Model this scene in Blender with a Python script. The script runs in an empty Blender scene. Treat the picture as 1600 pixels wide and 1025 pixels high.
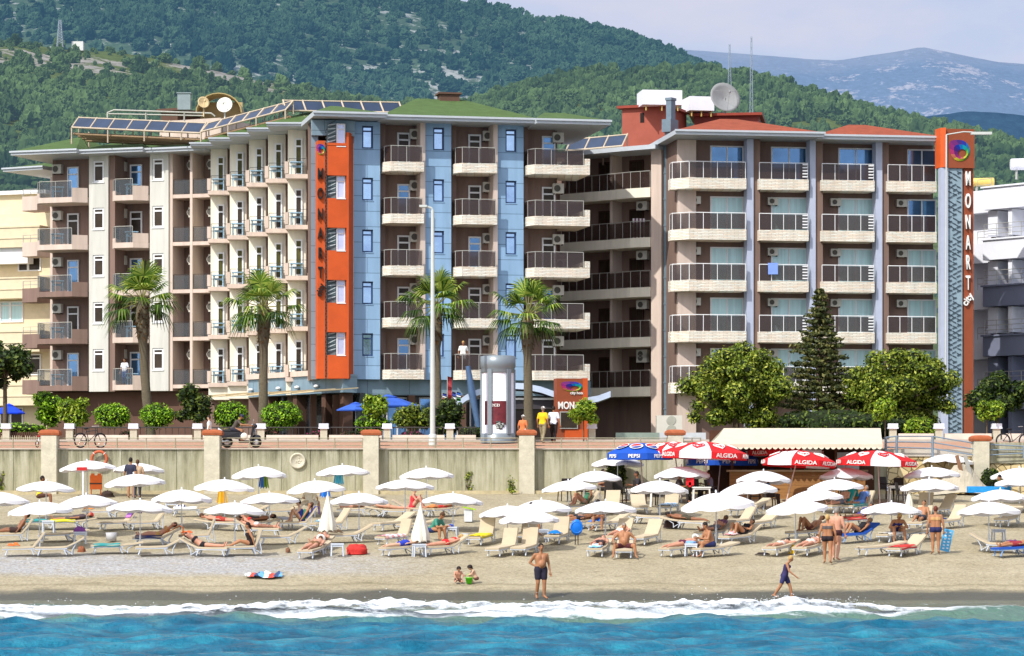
import bpy, bmesh, math, random
import numpy as np
from mathutils import Vector, Matrix, noise as mnoise
random.seed(7); rng = np.random.default_rng(11)
R = math.radians
sc = bpy.context.scene
COL = sc.collection
F, H, HY = 4700.0, 3.6, 760.0          # focal length in photo pixels, eye height, horizon row

# ------------------------------------------------------------------ camera
cam = bpy.data.objects.new('camera', bpy.data.cameras.new('camera')); COL.objects.link(cam)
cam.location = (0, 0, H); cam.rotation_euler = (R(90), 0, 0)
cam.data.sensor_width = 36; cam.data.lens = F / 1600 * 36
cam.data.shift_y = (HY - 512.5) / 1600
cam.data.clip_start = 0.5; cam.data.clip_end = 40000
sc.camera = cam
sc.render.resolution_x, sc.render.resolution_y = 1024, 656
sc.view_settings.view_transform = 'Standard'; sc.view_settings.look = 'None'
sc.view_settings.exposure = 0; sc.view_settings.gamma = 1

def at(px, py, Y):
    return ((px - 800) * Y / F, Y, H + (HY - py) * Y / F)
def zat(py, Y): return H + (HY - py) * Y / F
def xat(px, Y): return (px - 800) * Y / F

# ------------------------------------------------------------------ materials
def L(c, k=1.0):
    o = []
    for v in c:
        v = v / 255.0
        o.append(min(1, k * (v / 12.92 if v <= 0.04045 else ((v + 0.055) / 1.055) ** 2.4)))
    return o
MATS = {}
def new_mat(name):
    m = bpy.data.materials.new(name); m.use_nodes = True
    nt = m.node_tree; b = nt.nodes['Principled BSDF']
    return m, nt, b
def mat(name, rgb, k=1.0, rough=0.6, var=0.12, scale=2.5, bump=0.0, metal=0.0, spec=0.3, alpha=1.0, stretch=None, bscale=None, trans=0):
    """procedural material: rgb is the sRGB look, k scales it to an albedo"""
    if name in MATS: return MATS[name]
    m, nt, b = new_mat(name)
    c = L(rgb, k)
    N = nt.nodes; K = nt.links
    tc = N.new('ShaderNodeTexCoord'); mp = N.new('ShaderNodeMapping')
    if stretch: mp.inputs['Scale'].default_value = stretch
    K.new(tc.outputs['Object'], mp.inputs['Vector'])
    nz = N.new('ShaderNodeTexNoise'); nz.inputs['Scale'].default_value = scale; nz.inputs['Detail'].default_value = 5
    nz.inputs['Roughness'].default_value = 0.65
    K.new(mp.outputs['Vector'], nz.inputs['Vector'])
    rp = N.new('ShaderNodeValToRGB'); rp.color_ramp.elements[0].position = 0.3; rp.color_ramp.elements[1].position = 0.7
    rp.color_ramp.elements[0].color = [v * (1 - var) for v in c] + [1]
    rp.color_ramp.elements[1].color = [min(1, v * (1 + var)) for v in c] + [1]
    K.new(nz.outputs['Fac'], rp.inputs['Fac']); K.new(rp.outputs['Color'], b.inputs['Base Color'])
    b.inputs['Roughness'].default_value = rough; b.inputs['Metallic'].default_value = metal
    b.inputs['Specular IOR Level'].default_value = spec
    if alpha < 1: b.inputs['Alpha'].default_value = alpha
    if bump:
        n2 = N.new('ShaderNodeTexNoise'); n2.inputs['Scale'].default_value = bscale or scale * 4; n2.inputs['Detail'].default_value = 4
        K.new(mp.outputs['Vector'], n2.inputs['Vector'])
        bp = N.new('ShaderNodeBump'); bp.inputs['Strength'].default_value = bump; bp.inputs['Distance'].default_value = 0.05
        K.new(n2.outputs['Fac'], bp.inputs['Height']); K.new(bp.outputs['Normal'], b.inputs['Normal'])
    if trans:
        tr = N.new('ShaderNodeBsdfTranslucent'); mx = N.new('ShaderNodeMixShader'); mx.inputs[0].default_value = trans
        K.new(rp.outputs['Color'], tr.inputs['Color'])
        K.new(b.outputs[0], mx.inputs[1]); K.new(tr.outputs[0], mx.inputs[2])
        K.new(mx.outputs[0], N['Material Output'].inputs['Surface'])
    MATS[name] = m
    return m
def brick_mat(name, c1, c2, cm, k=1.0, scale=1.0, bw=0.3, rh=0.1, mortar=0.02, bump=0.6, rough=0.8, vec=(1, 1, 1), swap=True):
    """coursed stone, cladding panels or paving from a brick texture on the (x, z) plane"""
    if name in MATS: return MATS[name]
    m, nt, b = new_mat(name); N = nt.nodes; K = nt.links
    tc = N.new('ShaderNodeTexCoord'); sx = N.new('ShaderNodeSeparateXYZ'); cx = N.new('ShaderNodeCombineXYZ')
    K.new(tc.outputs['Object'], sx.inputs[0]); K.new(sx.outputs['X'], cx.inputs['X'])
    K.new(sx.outputs['Z' if swap else 'Y'], cx.inputs['Y'])
    br = N.new('ShaderNodeTexBrick'); br.inputs['Scale'].default_value = scale
    br.inputs['Brick Width'].default_value = bw; br.inputs['Row Height'].default_value = rh
    br.inputs['Mortar Size'].default_value = mortar; br.inputs['Mortar Smooth'].default_value = 0.3
    br.inputs['Color1'].default_value = L(c1, k) + [1]; br.inputs['Color2'].default_value = L(c2, k) + [1]
    br.inputs['Mortar'].default_value = L(cm, k) + [1]
    K.new(cx.outputs[0], br.inputs['Vector'])
    nz = N.new('ShaderNodeTexNoise'); nz.inputs['Scale'].default_value = 1.4; nz.inputs['Detail'].default_value = 6
    mpv = N.new('ShaderNodeMapping'); mpv.inputs['Scale'].default_value = (1.6, 1.6, 0.22 if swap else 1.6); K.new(tc.outputs['Object'], mpv.inputs['Vector']); K.new(mpv.outputs['Vector'], nz.inputs['Vector'])
    mx = N.new('ShaderNodeMix'); mx.data_type = 'RGBA'; mx.blend_type = 'MULTIPLY'; mx.inputs['Factor'].default_value = 0.42
    K.new(br.outputs['Color'], mx.inputs['A']); K.new(nz.outputs['Fac'], mx.inputs['B'])
    K.new(mx.outputs['Result'], b.inputs['Base Color'])
    n2 = N.new('ShaderNodeTexNoise'); n2.inputs['Scale'].default_value = 14; K.new(tc.outputs['Object'], n2.inputs['Vector'])
    ad = N.new('ShaderNodeMath'); ad.operation = 'MULTIPLY_ADD'; ad.inputs[1].default_value = -1.0
    K.new(br.outputs['Fac'], ad.inputs[0]); K.new(n2.outputs['Fac'], ad.inputs[2])
    bp = N.new('ShaderNodeBump'); bp.inputs['Strength'].default_value = bump; bp.inputs['Distance'].default_value = 0.04
    K.new(ad.outputs[0], bp.inputs['Height']); K.new(bp.outputs['Normal'], b.inputs['Normal'])
    b.inputs['Roughness'].default_value = rough; b.inputs['Specular IOR Level'].default_value = 0.2
    MATS[name] = m; return m
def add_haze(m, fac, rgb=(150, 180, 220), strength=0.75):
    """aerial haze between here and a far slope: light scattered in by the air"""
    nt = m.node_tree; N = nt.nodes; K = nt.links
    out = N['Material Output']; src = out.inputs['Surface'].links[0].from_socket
    em = N.new('ShaderNodeEmission'); em.inputs['Color'].default_value = L(rgb) + [1]; em.inputs['Strength'].default_value = strength  # the slope itself glows in the haze colour
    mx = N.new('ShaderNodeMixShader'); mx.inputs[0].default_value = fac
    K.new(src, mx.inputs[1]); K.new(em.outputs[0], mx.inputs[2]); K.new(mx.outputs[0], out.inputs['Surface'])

# ------------------------------------------------------------------ mesh builder
class MB:
    def __init__(s): s.v = []; s.f = []; s.m = []; s.sm = []
    def add(s, vs, fs, m=0, smooth=False):
        o = len(s.v); s.v.extend([tuple(q) for q in vs])
        for f in fs: s.f.append([i + o for i in f]); s.m.append(m); s.sm.append(smooth)
    def hexa(s, p, m=0):   # 8 points: bottom ring then top ring
        s.add(p, [(3, 2, 1, 0), (4, 5, 6, 7), (0, 1, 5, 4), (1, 2, 6, 5), (2, 3, 7, 6), (3, 0, 4, 7)], m)
    def box(s, x0, x1, y0, y1, z0, z1, m=0):
        s.hexa([(x0, y0, z0), (x1, y0, z0), (x1, y1, z0), (x0, y1, z0), (x0, y0, z1), (x1, y0, z1), (x1, y1, z1), (x0, y1, z1)], m)
    def cbox(s, c, d, m=0, rot=None):
        a = [(-1, -1, -1), (1, -1, -1), (1, 1, -1), (-1, 1, -1), (-1, -1, 1), (1, -1, 1), (1, 1, 1), (-1, 1, 1)]
        p = [Vector((i * d[0] / 2, j * d[1] / 2, k * d[2] / 2)) for i, j, k in a]
        if rot is not None: p = [rot @ q for q in p]
        s.hexa([q + Vector(c) for q in p], m)
    def tube(s, pts, r, n=6, m=0, smooth=True, cap=True):
        pts = [Vector(p) for p in pts]; rs = r if isinstance(r, (list, tuple)) else [r] * len(pts)
        vs = []; up = None
        for i, p in enumerate(pts):
            d = (pts[min(i + 1, len(pts) - 1)] - pts[max(i - 1, 0)]).normalized()
            if up is None:
                up = Vector((0, 0, 1)) if abs(d.z) < 0.9 else Vector((1, 0, 0))
            a = d.cross(up).normalized(); b = a.cross(d).normalized(); up = b
            for k in range(n):
                t = 2 * math.pi * k / n
                vs.append(p + (a * math.cos(t) + b * math.sin(t)) * rs[i])
        fs = []
        for i in range(len(pts) - 1):
            for k in range(n):
                k2 = (k + 1) % n; fs.append((i * n + k, i * n + k2, (i + 1) * n + k2, (i + 1) * n + k))
        s.add(vs, fs, m, smooth)
        if cap:
            s.add(vs[:n], [tuple(range(n))[::-1]], m); s.add(vs[-n:], [tuple(range(n))], m)
    def lathe(s, prof, n=16, c=(0, 0, 0), m=0, smooth=True, ax=None):
        vs = []
        for r, z in prof:
            for k in range(n):
                t = 2 * math.pi * k / n; q = Vector((r * math.cos(t), r * math.sin(t), z))
                if ax is not None: q = ax @ q
                vs.append(q + Vector(c))
        fs = []
        for i in range(len(prof) - 1):
            for k in range(n):
                k2 = (k + 1) % n; fs.append((i * n + k, i * n + k2, (i + 1) * n + k2, (i + 1) * n + k))
        s.add(vs, fs, m, smooth)
    def ell(s, c, r, n=10, m=0, rot=None, rings=7):
        prof = [(math.sin(math.pi * i / rings), -math.cos(math.pi * i / rings)) for i in range(rings + 1)]
        vs = []
        for a, z in prof:
            a = max(a, 1e-4)
            for k in range(n):
                t = 2 * math.pi * k / n; q = Vector((a * math.cos(t) * r[0], a * math.sin(t) * r[1], z * r[2]))
                if rot is not None: q = rot @ q
                vs.append(q + Vector(c))
        fs = [(i * n + k, i * n + (k + 1) % n, (i + 1) * n + (k + 1) % n, (i + 1) * n + k) for i in range(rings) for k in range(n)]
        s.add(vs, fs, m, True)
    def caps(s, a, b, ra, rb, n=8, m=0):
        """closed tapered capsule"""
        a = Vector(a); b = Vector(b); d = (b - a)
        if d.length < 1e-5: d = Vector((0, 0, 1e-3))
        d.normalize(); up = Vector((0, 0, 1)) if abs(d.z) < 0.9 else Vector((1, 0, 0))
        e = d.cross(up).normalized(); g = e.cross(d)
        rings = [(a - d * ra, 1e-4)] + [(a - d * ra * math.cos(t), ra * math.sin(t)) for t in (0.5, 1.05, 1.57)] + \
                [(b + d * rb * math.cos(t), rb * math.sin(t)) for t in (1.57, 1.05, 0.5)] + [(b + d * rb, 1e-4)]
        vs = []
        for c, r in rings:
            for k in range(n):
                t = 2 * math.pi * k / n; vs.append(c + (e * math.cos(t) + g * math.sin(t)) * r)
        fs = [(i * n + k, i * n + (k + 1) % n, (i + 1) * n + (k + 1) % n, (i + 1) * n + k) for i in range(len(rings) - 1) for k in range(n)]
        s.add(vs, fs, m, True)
    def torus(s, c, R_, r, n=20, k=6, m=0, rot=None):
        vs = []
        for i in range(n):
            t = 2 * math.pi * i / n
            for j in range(k):
                p = 2 * math.pi * j / k
                q = Vector(((R_ + r * math.cos(p)) * math.cos(t), (R_ + r * math.cos(p)) * math.sin(t), r * math.sin(p)))
                if rot is not None: q = rot @ q
                vs.append(q + Vector(c))
        fs = [(i * k + j, ((i + 1) % n) * k + j, ((i + 1) % n) * k + (j + 1) % k, i * k + (j + 1) % k) for i in range(n) for j in range(k)]
        s.add(vs, fs, m, True)
    def build(s, name, mats, parent=None, org=(0, 0, 0)):
        me = bpy.data.meshes.new(name)
        o = Vector(org)
        me.from_pydata([tuple(Vector(v) - o) for v in s.v], [], s.f)
        if not isinstance(mats, (list, tuple)): mats = [mats]
        for q in mats: me.materials.append(q)
        me.polygons.foreach_set('material_index', s.m); me.polygons.foreach_set('use_smooth', s.sm)
        me.update()
        ob = bpy.data.objects.new(name, me); COL.objects.link(ob)
        if parent: ob.parent = parent
        return ob
def tag(o, label=None, cat=None, group=None, kind=None):
    if label: o['label'] = label
    if cat: o['category'] = cat
    if group: o['group'] = group
    if kind: o['kind'] = kind
    return o
def thing(name, label, cat, loc=(0, 0, 0), rz=0.0, group=None):
    o = bpy.data.objects.new(name, None); COL.objects.link(o); o.empty_display_size = 0.3
    o.location = loc; o.rotation_euler = (0, 0, rz); tag(o, label, cat, group)
    return o
def copy_tree(o, parent=None):
    c = o.copy(); COL.objects.link(c)
    if parent: c.parent = parent
    for ch in list(o.children): copy_tree(ch, c)
    return c
def np_mesh(name, V, Fq, mats, parent=None, smooth=False, midx=None):
    """mesh from numpy arrays; Fq is (n, k) with k = 3 or 4"""
    me = bpy.data.meshes.new(name); n, k = Fq.shape
    me.vertices.add(len(V)); me.vertices.foreach_set('co', V.astype(np.float32).ravel())
    me.loops.add(n * k); me.loops.foreach_set('vertex_index', Fq.astype(np.int32).ravel())
    me.polygons.add(n); me.polygons.foreach_set('loop_start', (np.arange(n) * k).astype(np.int32))
    me.polygons.foreach_set('use_smooth', np.full(n, smooth))
    if not isinstance(mats, (list, tuple)): mats = [mats]
    for q in mats: me.materials.append(q)
    if midx is not None: me.polygons.foreach_set('material_index', midx.astype(np.int32))
    me.update(calc_edges=True); me.validate()
    ob = bpy.data.objects.new(name, me); COL.objects.link(ob)
    if parent: ob.parent = parent
    return ob
ORD = 'first second third fourth fifth sixth seventh eighth ninth tenth eleventh twelfth thirteenth fourteenth fifteenth sixteenth seventeenth eighteenth nineteenth twentieth'.split()
def ordw(i):
    if i < 20: return ORD[i]
    return ['twenty', 'thirty'][(i + 1) // 10 - 2] + '-' + ORD[(i + 1) % 10 - 1] if (i + 1) % 10 else ['twentieth', 'thirtieth'][(i + 1) // 10 - 2]
def text_mesh(txt, size, depth=0.03, bold=0.0):
    cu = bpy.data.curves.new('t', 'FONT'); cu.body = txt; cu.size = size; cu.extrude = depth; cu.offset = bold
    cu.align_x = 'CENTER'; cu.align_y = 'CENTER'
    o = bpy.data.objects.new('t', cu); COL.objects.link(o)
    dg = bpy.context.evaluated_depsgraph_get()
    me = bpy.data.meshes.new_from_object(o.evaluated_get(dg))
    bpy.data.objects.remove(o); bpy.data.curves.remove(cu)
    return me
def text_part(name, txt, size, M4, m, parent, depth=0.03, org=(0, 0, 0), sx=1.0, bold=0.0):
    """M4 places the text: local x right, y up, z towards the reader"""
    me = text_mesh(txt, size, depth, bold); me.name = name
    me.transform(Matrix.Translation(-Vector(org)) @ M4 @ Matrix.Diagonal((sx, 1, 1, 1)))
    me.materials.clear(); me.materials.append(m)
    o = bpy.data.objects.new(name, me); COL.objects.link(o)
    if parent: o.parent = parent
    return o

# ------------------------------------------------------------------ light
SUN = Vector((-0.62, -0.78, 1.0)).normalized()       # towards the sun: left of the camera, from the sea
sl = bpy.data.lights.new('sun', 'SUN'); sl.energy = 4.6; sl.angle = R(0.5); sl.color = (1.0, 0.965, 0.90)
so = bpy.data.objects.new('sun', sl); COL.objects.link(so); so.rotation_euler = SUN.to_track_quat('Z', 'Y').to_euler()
w = bpy.data.worlds.new('World'); sc.world = w; w.use_nodes = True
N = w.node_tree.nodes; K = w.node_tree.links
bg = N['Background']; bg.inputs['Strength'].default_value = 0.15
sky = N.new('ShaderNodeTexSky'); sky.sky_type = 'NISHITA'; sky.sun_disc = False
sky.sun_elevation = math.asin(SUN.z); sky.sun_rotation = math.atan2(SUN.x, SUN.y)
sky.air_density = 1.0; sky.dust_density = 1.6; sky.ozone_density = 2.0
tc = N.new('ShaderNodeTexCoord'); mp = N.new('ShaderNodeMapping'); mp.inputs['Scale'].default_value = (9, 9, 26)
K.new(tc.outputs['Generated'], mp.inputs['Vector'])
nz = N.new('ShaderNodeTexNoise'); nz.inputs['Scale'].default_value = 1.0; nz.inputs['Detail'].default_value = 7; nz.inputs['Roughness'].default_value = 0.55
K.new(mp.outputs['Vector'], nz.inputs['Vector'])
rp = N.new('ShaderNodeValToRGB'); rp.color_ramp.elements[0].position = 0.36; rp.color_ramp.elements[1].position = 0.66
rp.color_ramp.elements[0].color = (0.1, 0.1, 0.1, 1); rp.color_ramp.elements[1].color = (0.95, 0.95, 0.95, 1)
K.new(nz.outputs['Fac'], rp.inputs['Fac'])
mx = N.new('ShaderNodeMix'); mx.data_type = 'RGBA'
cl = [v / 0.15 for v in L((214, 216, 235))]
hz = N.new('ShaderNodeMix'); hz.data_type = 'RGBA'; hz.inputs['Factor'].default_value = 0.6; K.new(sky.outputs['Color'], hz.inputs['A']); hz.inputs['B'].default_value = [v / 0.15 for v in L((176, 194, 236))] + [1]
K.new(rp.outputs['Color'], mx.inputs['Factor']); K.new(hz.outputs['Result'], mx.inputs['A'])
mx.inputs['B'].default_value = cl + [1]
# glow added to the sun's side of the sky to fill shaded facades
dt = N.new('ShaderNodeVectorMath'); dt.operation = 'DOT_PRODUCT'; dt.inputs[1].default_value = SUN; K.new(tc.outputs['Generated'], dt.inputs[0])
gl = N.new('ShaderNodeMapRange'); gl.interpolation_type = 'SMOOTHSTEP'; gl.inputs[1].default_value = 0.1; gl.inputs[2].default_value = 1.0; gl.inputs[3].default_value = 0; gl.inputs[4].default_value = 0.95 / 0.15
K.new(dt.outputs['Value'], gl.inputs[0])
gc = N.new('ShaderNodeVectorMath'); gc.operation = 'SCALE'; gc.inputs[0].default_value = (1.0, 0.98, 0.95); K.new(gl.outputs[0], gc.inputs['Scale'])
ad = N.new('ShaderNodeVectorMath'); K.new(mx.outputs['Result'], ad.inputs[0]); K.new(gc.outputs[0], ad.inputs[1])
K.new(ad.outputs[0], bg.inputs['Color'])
# ------------------------------------------------------------------ ground heights
_gy = np.array([60, 78, 90, 95, 99, 105, 112, 119, 127, 130, 140])
_gz = np.array([-2.5, -1.1, -0.42, 0.0, 0.55, 1.25, 1.93, 2.59, 3.19, 3.32, 3.4])
def gz(Y): return float(np.interp(Y, _gy, _gz))
def gY(py):
    """depth of the beach seen at photo row py"""
    lo, hi = 88.0, 130.0
    for _ in range(50):
        mi = (lo + hi) / 2
        if HY + (H - gz(mi)) * F / mi > py: lo = mi
        else: hi = mi
    return (lo + hi) / 2
def beach(px, py):
    Y = gY(py); return (xat(px, Y), Y, gz(Y))
DECK = 5.22; GARDEN = 5.75
def deck(Y): return 5.22 + (Y - 130.35) * 0.052

def fbm(x, y, oct=4, s=1.0, seed=0.0):
    o = np.zeros_like(x); a = 1.0; f = s
    flat = np.stack([x.ravel(), y.ravel()], 1); r = np.zeros(len(flat))
    for _ in range(oct):
        r += a * np.array([mnoise.noise((p[0] * f + seed, p[1] * f + seed * 1.7, seed)) for p in flat]); a *= 0.5; f *= 2.03
    return r.reshape(x.shape)
def grid_faces(nx, ny):
    i, j = np.meshgrid(np.arange(nx - 1), np.arange(ny - 1)); a = (j * nx + i).ravel()
    return np.stack([a, a + 1, a + nx + 1, a + nx], 1)

# beach: sand and shingle
m, nt, b = new_mat('sand_shingle'); N = nt.nodes; K = nt.links
geo = N.new('ShaderNodeNewGeometry'); sx = N.new('ShaderNodeSeparateXYZ'); K.new(geo.outputs['Position'], sx.inputs[0])
def noise_node(scale, detail=5, rough=0.6, vec=None):
    n = N.new('ShaderNodeTexNoise'); n.inputs['Scale'].default_value = scale; n.inputs['Detail'].default_value = detail; n.inputs['Roughness'].default_value = rough
    K.new(vec or geo.outputs['Position'], n.inputs['Vector']); return n
def ramp(src, stops):
    r = N.new('ShaderNodeValToRGB'); e = r.color_ramp.elements
    while len(e) < len(stops): e.new(0.5)
    for q, (p, c) in zip(e, stops): q.position = p; q.color = list(c) + [1]
    K.new(src, r.inputs['Fac']); return r
def mixc(fac, a, b_, blend='MIX'):
    x = N.new('ShaderNodeMix'); x.data_type = 'RGBA'; x.blend_type = blend
    for s_, k_ in ((fac, 'Factor'), (a, 'A'), (b_, 'B')):
        if hasattr(s_, 'links'): K.new(s_, x.inputs[k_])
        else: x.inputs[k_].default_value = s_
    return x.outputs['Result']
def maprange(src, a, b_, c=0, d=1):
    x = N.new('ShaderNodeMapRange'); x.inputs[1].default_value = a; x.inputs[2].default_value = b_; x.inputs[3].default_value = c; x.inputs[4].default_value = d
    K.new(src, x.inputs[0]); return x.outputs[0]
def mathn(op, a, b_=None):
    x = N.new('ShaderNodeMath'); x.operation = op
    for s_, i_ in ((a, 0), (b_, 1)):
        if s_ is None: continue
        if hasattr(s_, 'links'): K.new(s_, x.inputs[i_])
        else: x.inputs[i_].default_value = s_
    return x.outputs[0]
big = noise_node(0.35, 5); fine = noise_node(9, 4, 0.8); med = noise_node(2.2, 5, 0.7)
sand = ramp(big.outputs['Fac'], [(0.3, L((206, 192, 158), 0.54)), (0.7, L((219, 206, 174), 0.58))])
spk = ramp(fine.outputs['Fac'], [(0.36, (0.62, 0.61, 0.58)), (0.5, (1, 1, 1)), (0.66, (1.3, 1.3, 1.32))])
c1 = mixc(0.75, sand.outputs['Color'], spk.outputs['Color'], 'MULTIPLY')
c1 = mixc(0.8, c1, ramp(med.outputs['Fac'], [(0.34, (0.78, 0.76, 0.72)), (0.46, (1, 1, 1)), (0.7, (1.08, 1.07, 1.05))]).outputs['Color'], 'MULTIPLY')
shing = ramp(fine.outputs['Fac'], [(0.3, L((150, 145, 138), 0.62)), (0.55, L((205, 203, 200), 0.68)), (0.75, L((240, 240, 242), 0.8))])
# shingle lies towards the left along the lower beach
sh1 = maprange(sx.outputs['Y'], 106.2, 103.5); sh2 = maprange(sx.outputs['Y'], 99.5, 101.0)
sh3 = maprange(sx.outputs['X'], -1.5, -9.0); nzs = maprange(med.outputs['Fac'], 0.35, 0.6)
shf = mathn('MULTIPLY', mathn('MULTIPLY', sh1, sh2), mathn('MULTIPLY', sh3, mathn('ADD', nzs, 0.45)))
shc = N.new('ShaderNodeClamp'); K.new(shf, shc.inputs[0])
c2 = mixc(shc.outputs[0], c1, shing.outputs['Color'])
yw = mathn('ADD', sx.outputs['Y'], mathn('MULTIPLY', mathn('SUBTRACT', big.outputs['Fac'], 0.5), 2.2))
wet = maprange(yw, 97.3, 96.5)
c3 = mixc(wet, c2, L((116, 114, 96), 0.5) + [1])
# faint strand lines left by earlier waves
strand = maprange(mathn('ABSOLUTE', mathn('SUBTRACT', yw, 98.1)), 0.35, 0.0, 0, 0.45)
c4 = mixc(strand, c3, L((140, 130, 95), 0.6) + [1])
K.new(c4, b.inputs['Base Color']); b.inputs['Specular IOR Level'].default_value = 0.15
rg = maprange(wet, 0, 1, 0.9, 0.38); K.new(rg, b.inputs['Roughness'])
bp = N.new('ShaderNodeBump'); bp.inputs['Strength'].default_value = 0.9; bp.inputs['Distance'].default_value = 0.12
hh = mathn('ADD', mathn('MULTIPLY', med.outputs['Fac'], 1.2), mathn('MULTIPLY', fine.outputs['Fac'], 0.5))
K.new(hh, bp.inputs['Height']); K.new(bp.outputs['Normal'], b.inputs['Normal'])
SAND = m
xs = np.concatenate([np.linspace(-400, -40, 20), np.linspace(-38, 38, 190), np.linspace(40, 400, 20)]); ys = np.linspace(60, 130.4, 130)
X, Y = np.meshgrid(xs, ys)
Z = np.interp(Y, _gy, _gz) + 0.05 * fbm(X, Y, 3, 0.45, 3.1) * np.clip((Y - 94) / 3, 0, 1) - 0.03
ob = np_mesh('beach', np.stack([X.ravel(), Y.ravel(), Z.ravel()], 1), grid_faces(len(xs), len(ys)), SAND, smooth=True); tag(ob, kind='structure')

# ------------------------------------------------------------------ sea
m, nt, b = new_mat('sea_water'); N = nt.nodes; K = nt.links
geo = N.new('ShaderNodeNewGeometry'); sx = N.new('ShaderNodeSeparateXYZ'); K.new(geo.outputs['Position'], sx.inputs[0])
mp = N.new('ShaderNodeMapping'); mp.inputs['Scale'].default_value = (0.75, 0.55, 1); K.new(geo.outputs['Position'], mp.inputs['Vector'])
n1 = noise_node(0.9, 6, 0.65, mp.outputs['Vector']); n2 = noise_node(2.2, 6, 0.7, mp.outputs['Vector'])
deep = ramp(n1.outputs['Fac'], [(0.30, L((6, 84, 112), 0.7)), (0.48, L((14, 114, 146), 0.75)), (0.68, L((50, 152, 174), 0.83))])
yw = mathn('ADD', sx.outputs['Y'], mathn('MULTIPLY', mathn('SUBTRACT', n1.outputs['Fac'], 0.5), 7))
deep = mixc(maprange(sx.outputs['Z'], -0.02, -0.26), deep.outputs['Color'], L((6, 72, 96), 0.7) + [1])  # wave troughs painted darker by height, shade put into the water colour
shal = maprange(yw, 77, 80.5)
c1 = mixc(shal, deep, L((112, 150, 132), 0.62) + [1])
mk = maprange(yw, 86.5, 91); c2 = mixc(mk, c1, L((128, 132, 108), 0.55) + [1])
# thin foam streaks
st = ramp(n2.outputs['Fac'], [(0.60, (0, 0, 0)), (0.68, (1, 1, 1))])
zone = mathn('ADD', mathn('MULTIPLY', maprange(sx.outputs['Y'], 79, 83), 0.55), 0.03)
c3 = mixc(mathn('MULTIPLY', st.outputs['Color'], zone), c2, (0.75, 0.8, 0.8, 1))
fa = N.new('ShaderNodeAttribute'); fa.attribute_name = 'foam'; n3 = noise_node(2.0, 8, 0.75)
fo = ramp(mathn('ADD', mathn('MULTIPLY', fa.outputs['Fac'], 0.86), mathn('MULTIPLY', n3.outputs['Fac'], 0.9)), [(0.66, (0, 0, 0)), (0.78, (0.5, 0.5, 0.5)), (0.92, (1, 1, 1))])
c3 = mixc(fo.outputs['Color'], c3, (0.80, 0.85, 0.88, 1))
K.new(c3, b.inputs['Base Color']); b.inputs['Roughness'].default_value = 0.2; b.inputs['IOR'].default_value = 1.2
bp = N.new('ShaderNodeBump'); bp.inputs['Strength'].default_value = 0.8; bp.inputs['Distance'].default_value = 0.4
K.new(n2.outputs['Fac'], bp.inputs['Height']); K.new(bp.outputs['Normal'], b.inputs['Normal'])
SEA = m
def breaker(X):      # line of the breaking wave and its height
    Yb = 83.9 + 0.5 * np.sin(X * 0.31 + 0.5) + 0.35 * np.sin(X * 0.83) + np.clip((X - 4) * 0.28, 0, 4.2)
    hb = np.interp(X, [-60, -16, -9, -4, 0, 4, 8, 10, 12, 60], [0.10, 0.18, 0.26, 0.42, 0.30, 0.34, 0.40, 0.20, 0.06, 0.05])
    return Yb, hb
xs = np.concatenate([np.linspace(-3000, -45, 16), np.linspace(-42, 42, 330), np.linspace(45, 3000, 16)])
ys = np.concatenate([np.linspace(-3000, 20, 16), np.linspace(30, 55, 30), np.linspace(55.3, 97, 260)])
X, Y = np.meshgrid(xs, ys)
W = 0.20 * fbm(X * 0.6, Y * 1.0, 4, 0.5, 5.2) + 0.13 * fbm(X * 0.8, Y, 3, 1.0, 15.2) + 0.09 * np.sin(Y * 0.75 + 1.3 * fbm(X * 0.3, Y * 0.3, 2, 0.4, 8.8) + X * 0.06)
fade = np.clip((95.5 - Y) / 12, 0.05, 1) * np.clip((Y + 400) / 420, 0, 1)
Yb, hb = breaker(X)
d = Y - Yb
crest = hb * np.where(d < 0, np.exp(-(d / 2.3) ** 2), np.exp(-(d / 1.5) ** 2))
Z = W * fade + crest * 0.5
np_ob = np_mesh('sea', np.stack([X.ravel(), Y.ravel(), Z.ravel()], 1), grid_faces(len(xs), len(ys)), SEA, smooth=True)
fo_ = np.where(d < 0, np.exp(-(d / (1.0 + 3.0 * hb)) ** 2), np.exp(-(d / 4.0) ** 2)) * np.clip(0.45 + hb * 1.8, 0, 1) * (np.abs(X) < 60)
at_ = np_ob.data.attributes.new('foam', 'FLOAT', 'POINT'); at_.data.foreach_set('value', fo_.astype(np.float32).ravel()); tag(np_ob, kind='structure')
# foam: a torn, lumpy crest with spray above it
FOAM = mat('white_foam', (240, 246, 250), 0.78, rough=0.9, var=0.16, scale=4, bump=0.8, spec=0.1, bscale=14)
LACE = mat('foam_lace', (240, 246, 250), 0.78, rough=0.9, var=0.10, scale=4, bump=0.35, spec=0.1, bscale=10, trans=0.0)
nt = LACE.node_tree; N = nt.nodes; K = nt.links; b = N['Principled BSDF']; geo = N.new('ShaderNodeNewGeometry')
ea = N.new('ShaderNodeAttribute'); ea.attribute_name = 'edge'; n1 = noise_node(2.6, 6, 0.7)
al = ramp(mathn('ADD', mathn('MULTIPLY', ea.outputs['Fac'], 0.55), n1.outputs['Fac']), [(0.66, (0, 0, 0)), (0.92, (1, 1, 1))]); K.new(al.outputs['Color'], b.inputs['Alpha'])
xs = np.linspace(-24, 24, 520); vv = np.linspace(0, 1, 22)
X, V = np.meshgrid(xs, vv)
Yb, hb = breaker(X)
wid = 1.0 + 1.6 * np.clip(hb / 0.4, 0.15, 1) + 0.9 * fbm(X * 0.9, V * 2, 3, 0.8, 2.0)
wid = np.maximum(wid, 0.25)
Yf = Yb - 0.75 * wid + V * wid * 1.5
prof = np.sin(np.pi * np.clip(V, 0, 1)) ** 0.6
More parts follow.
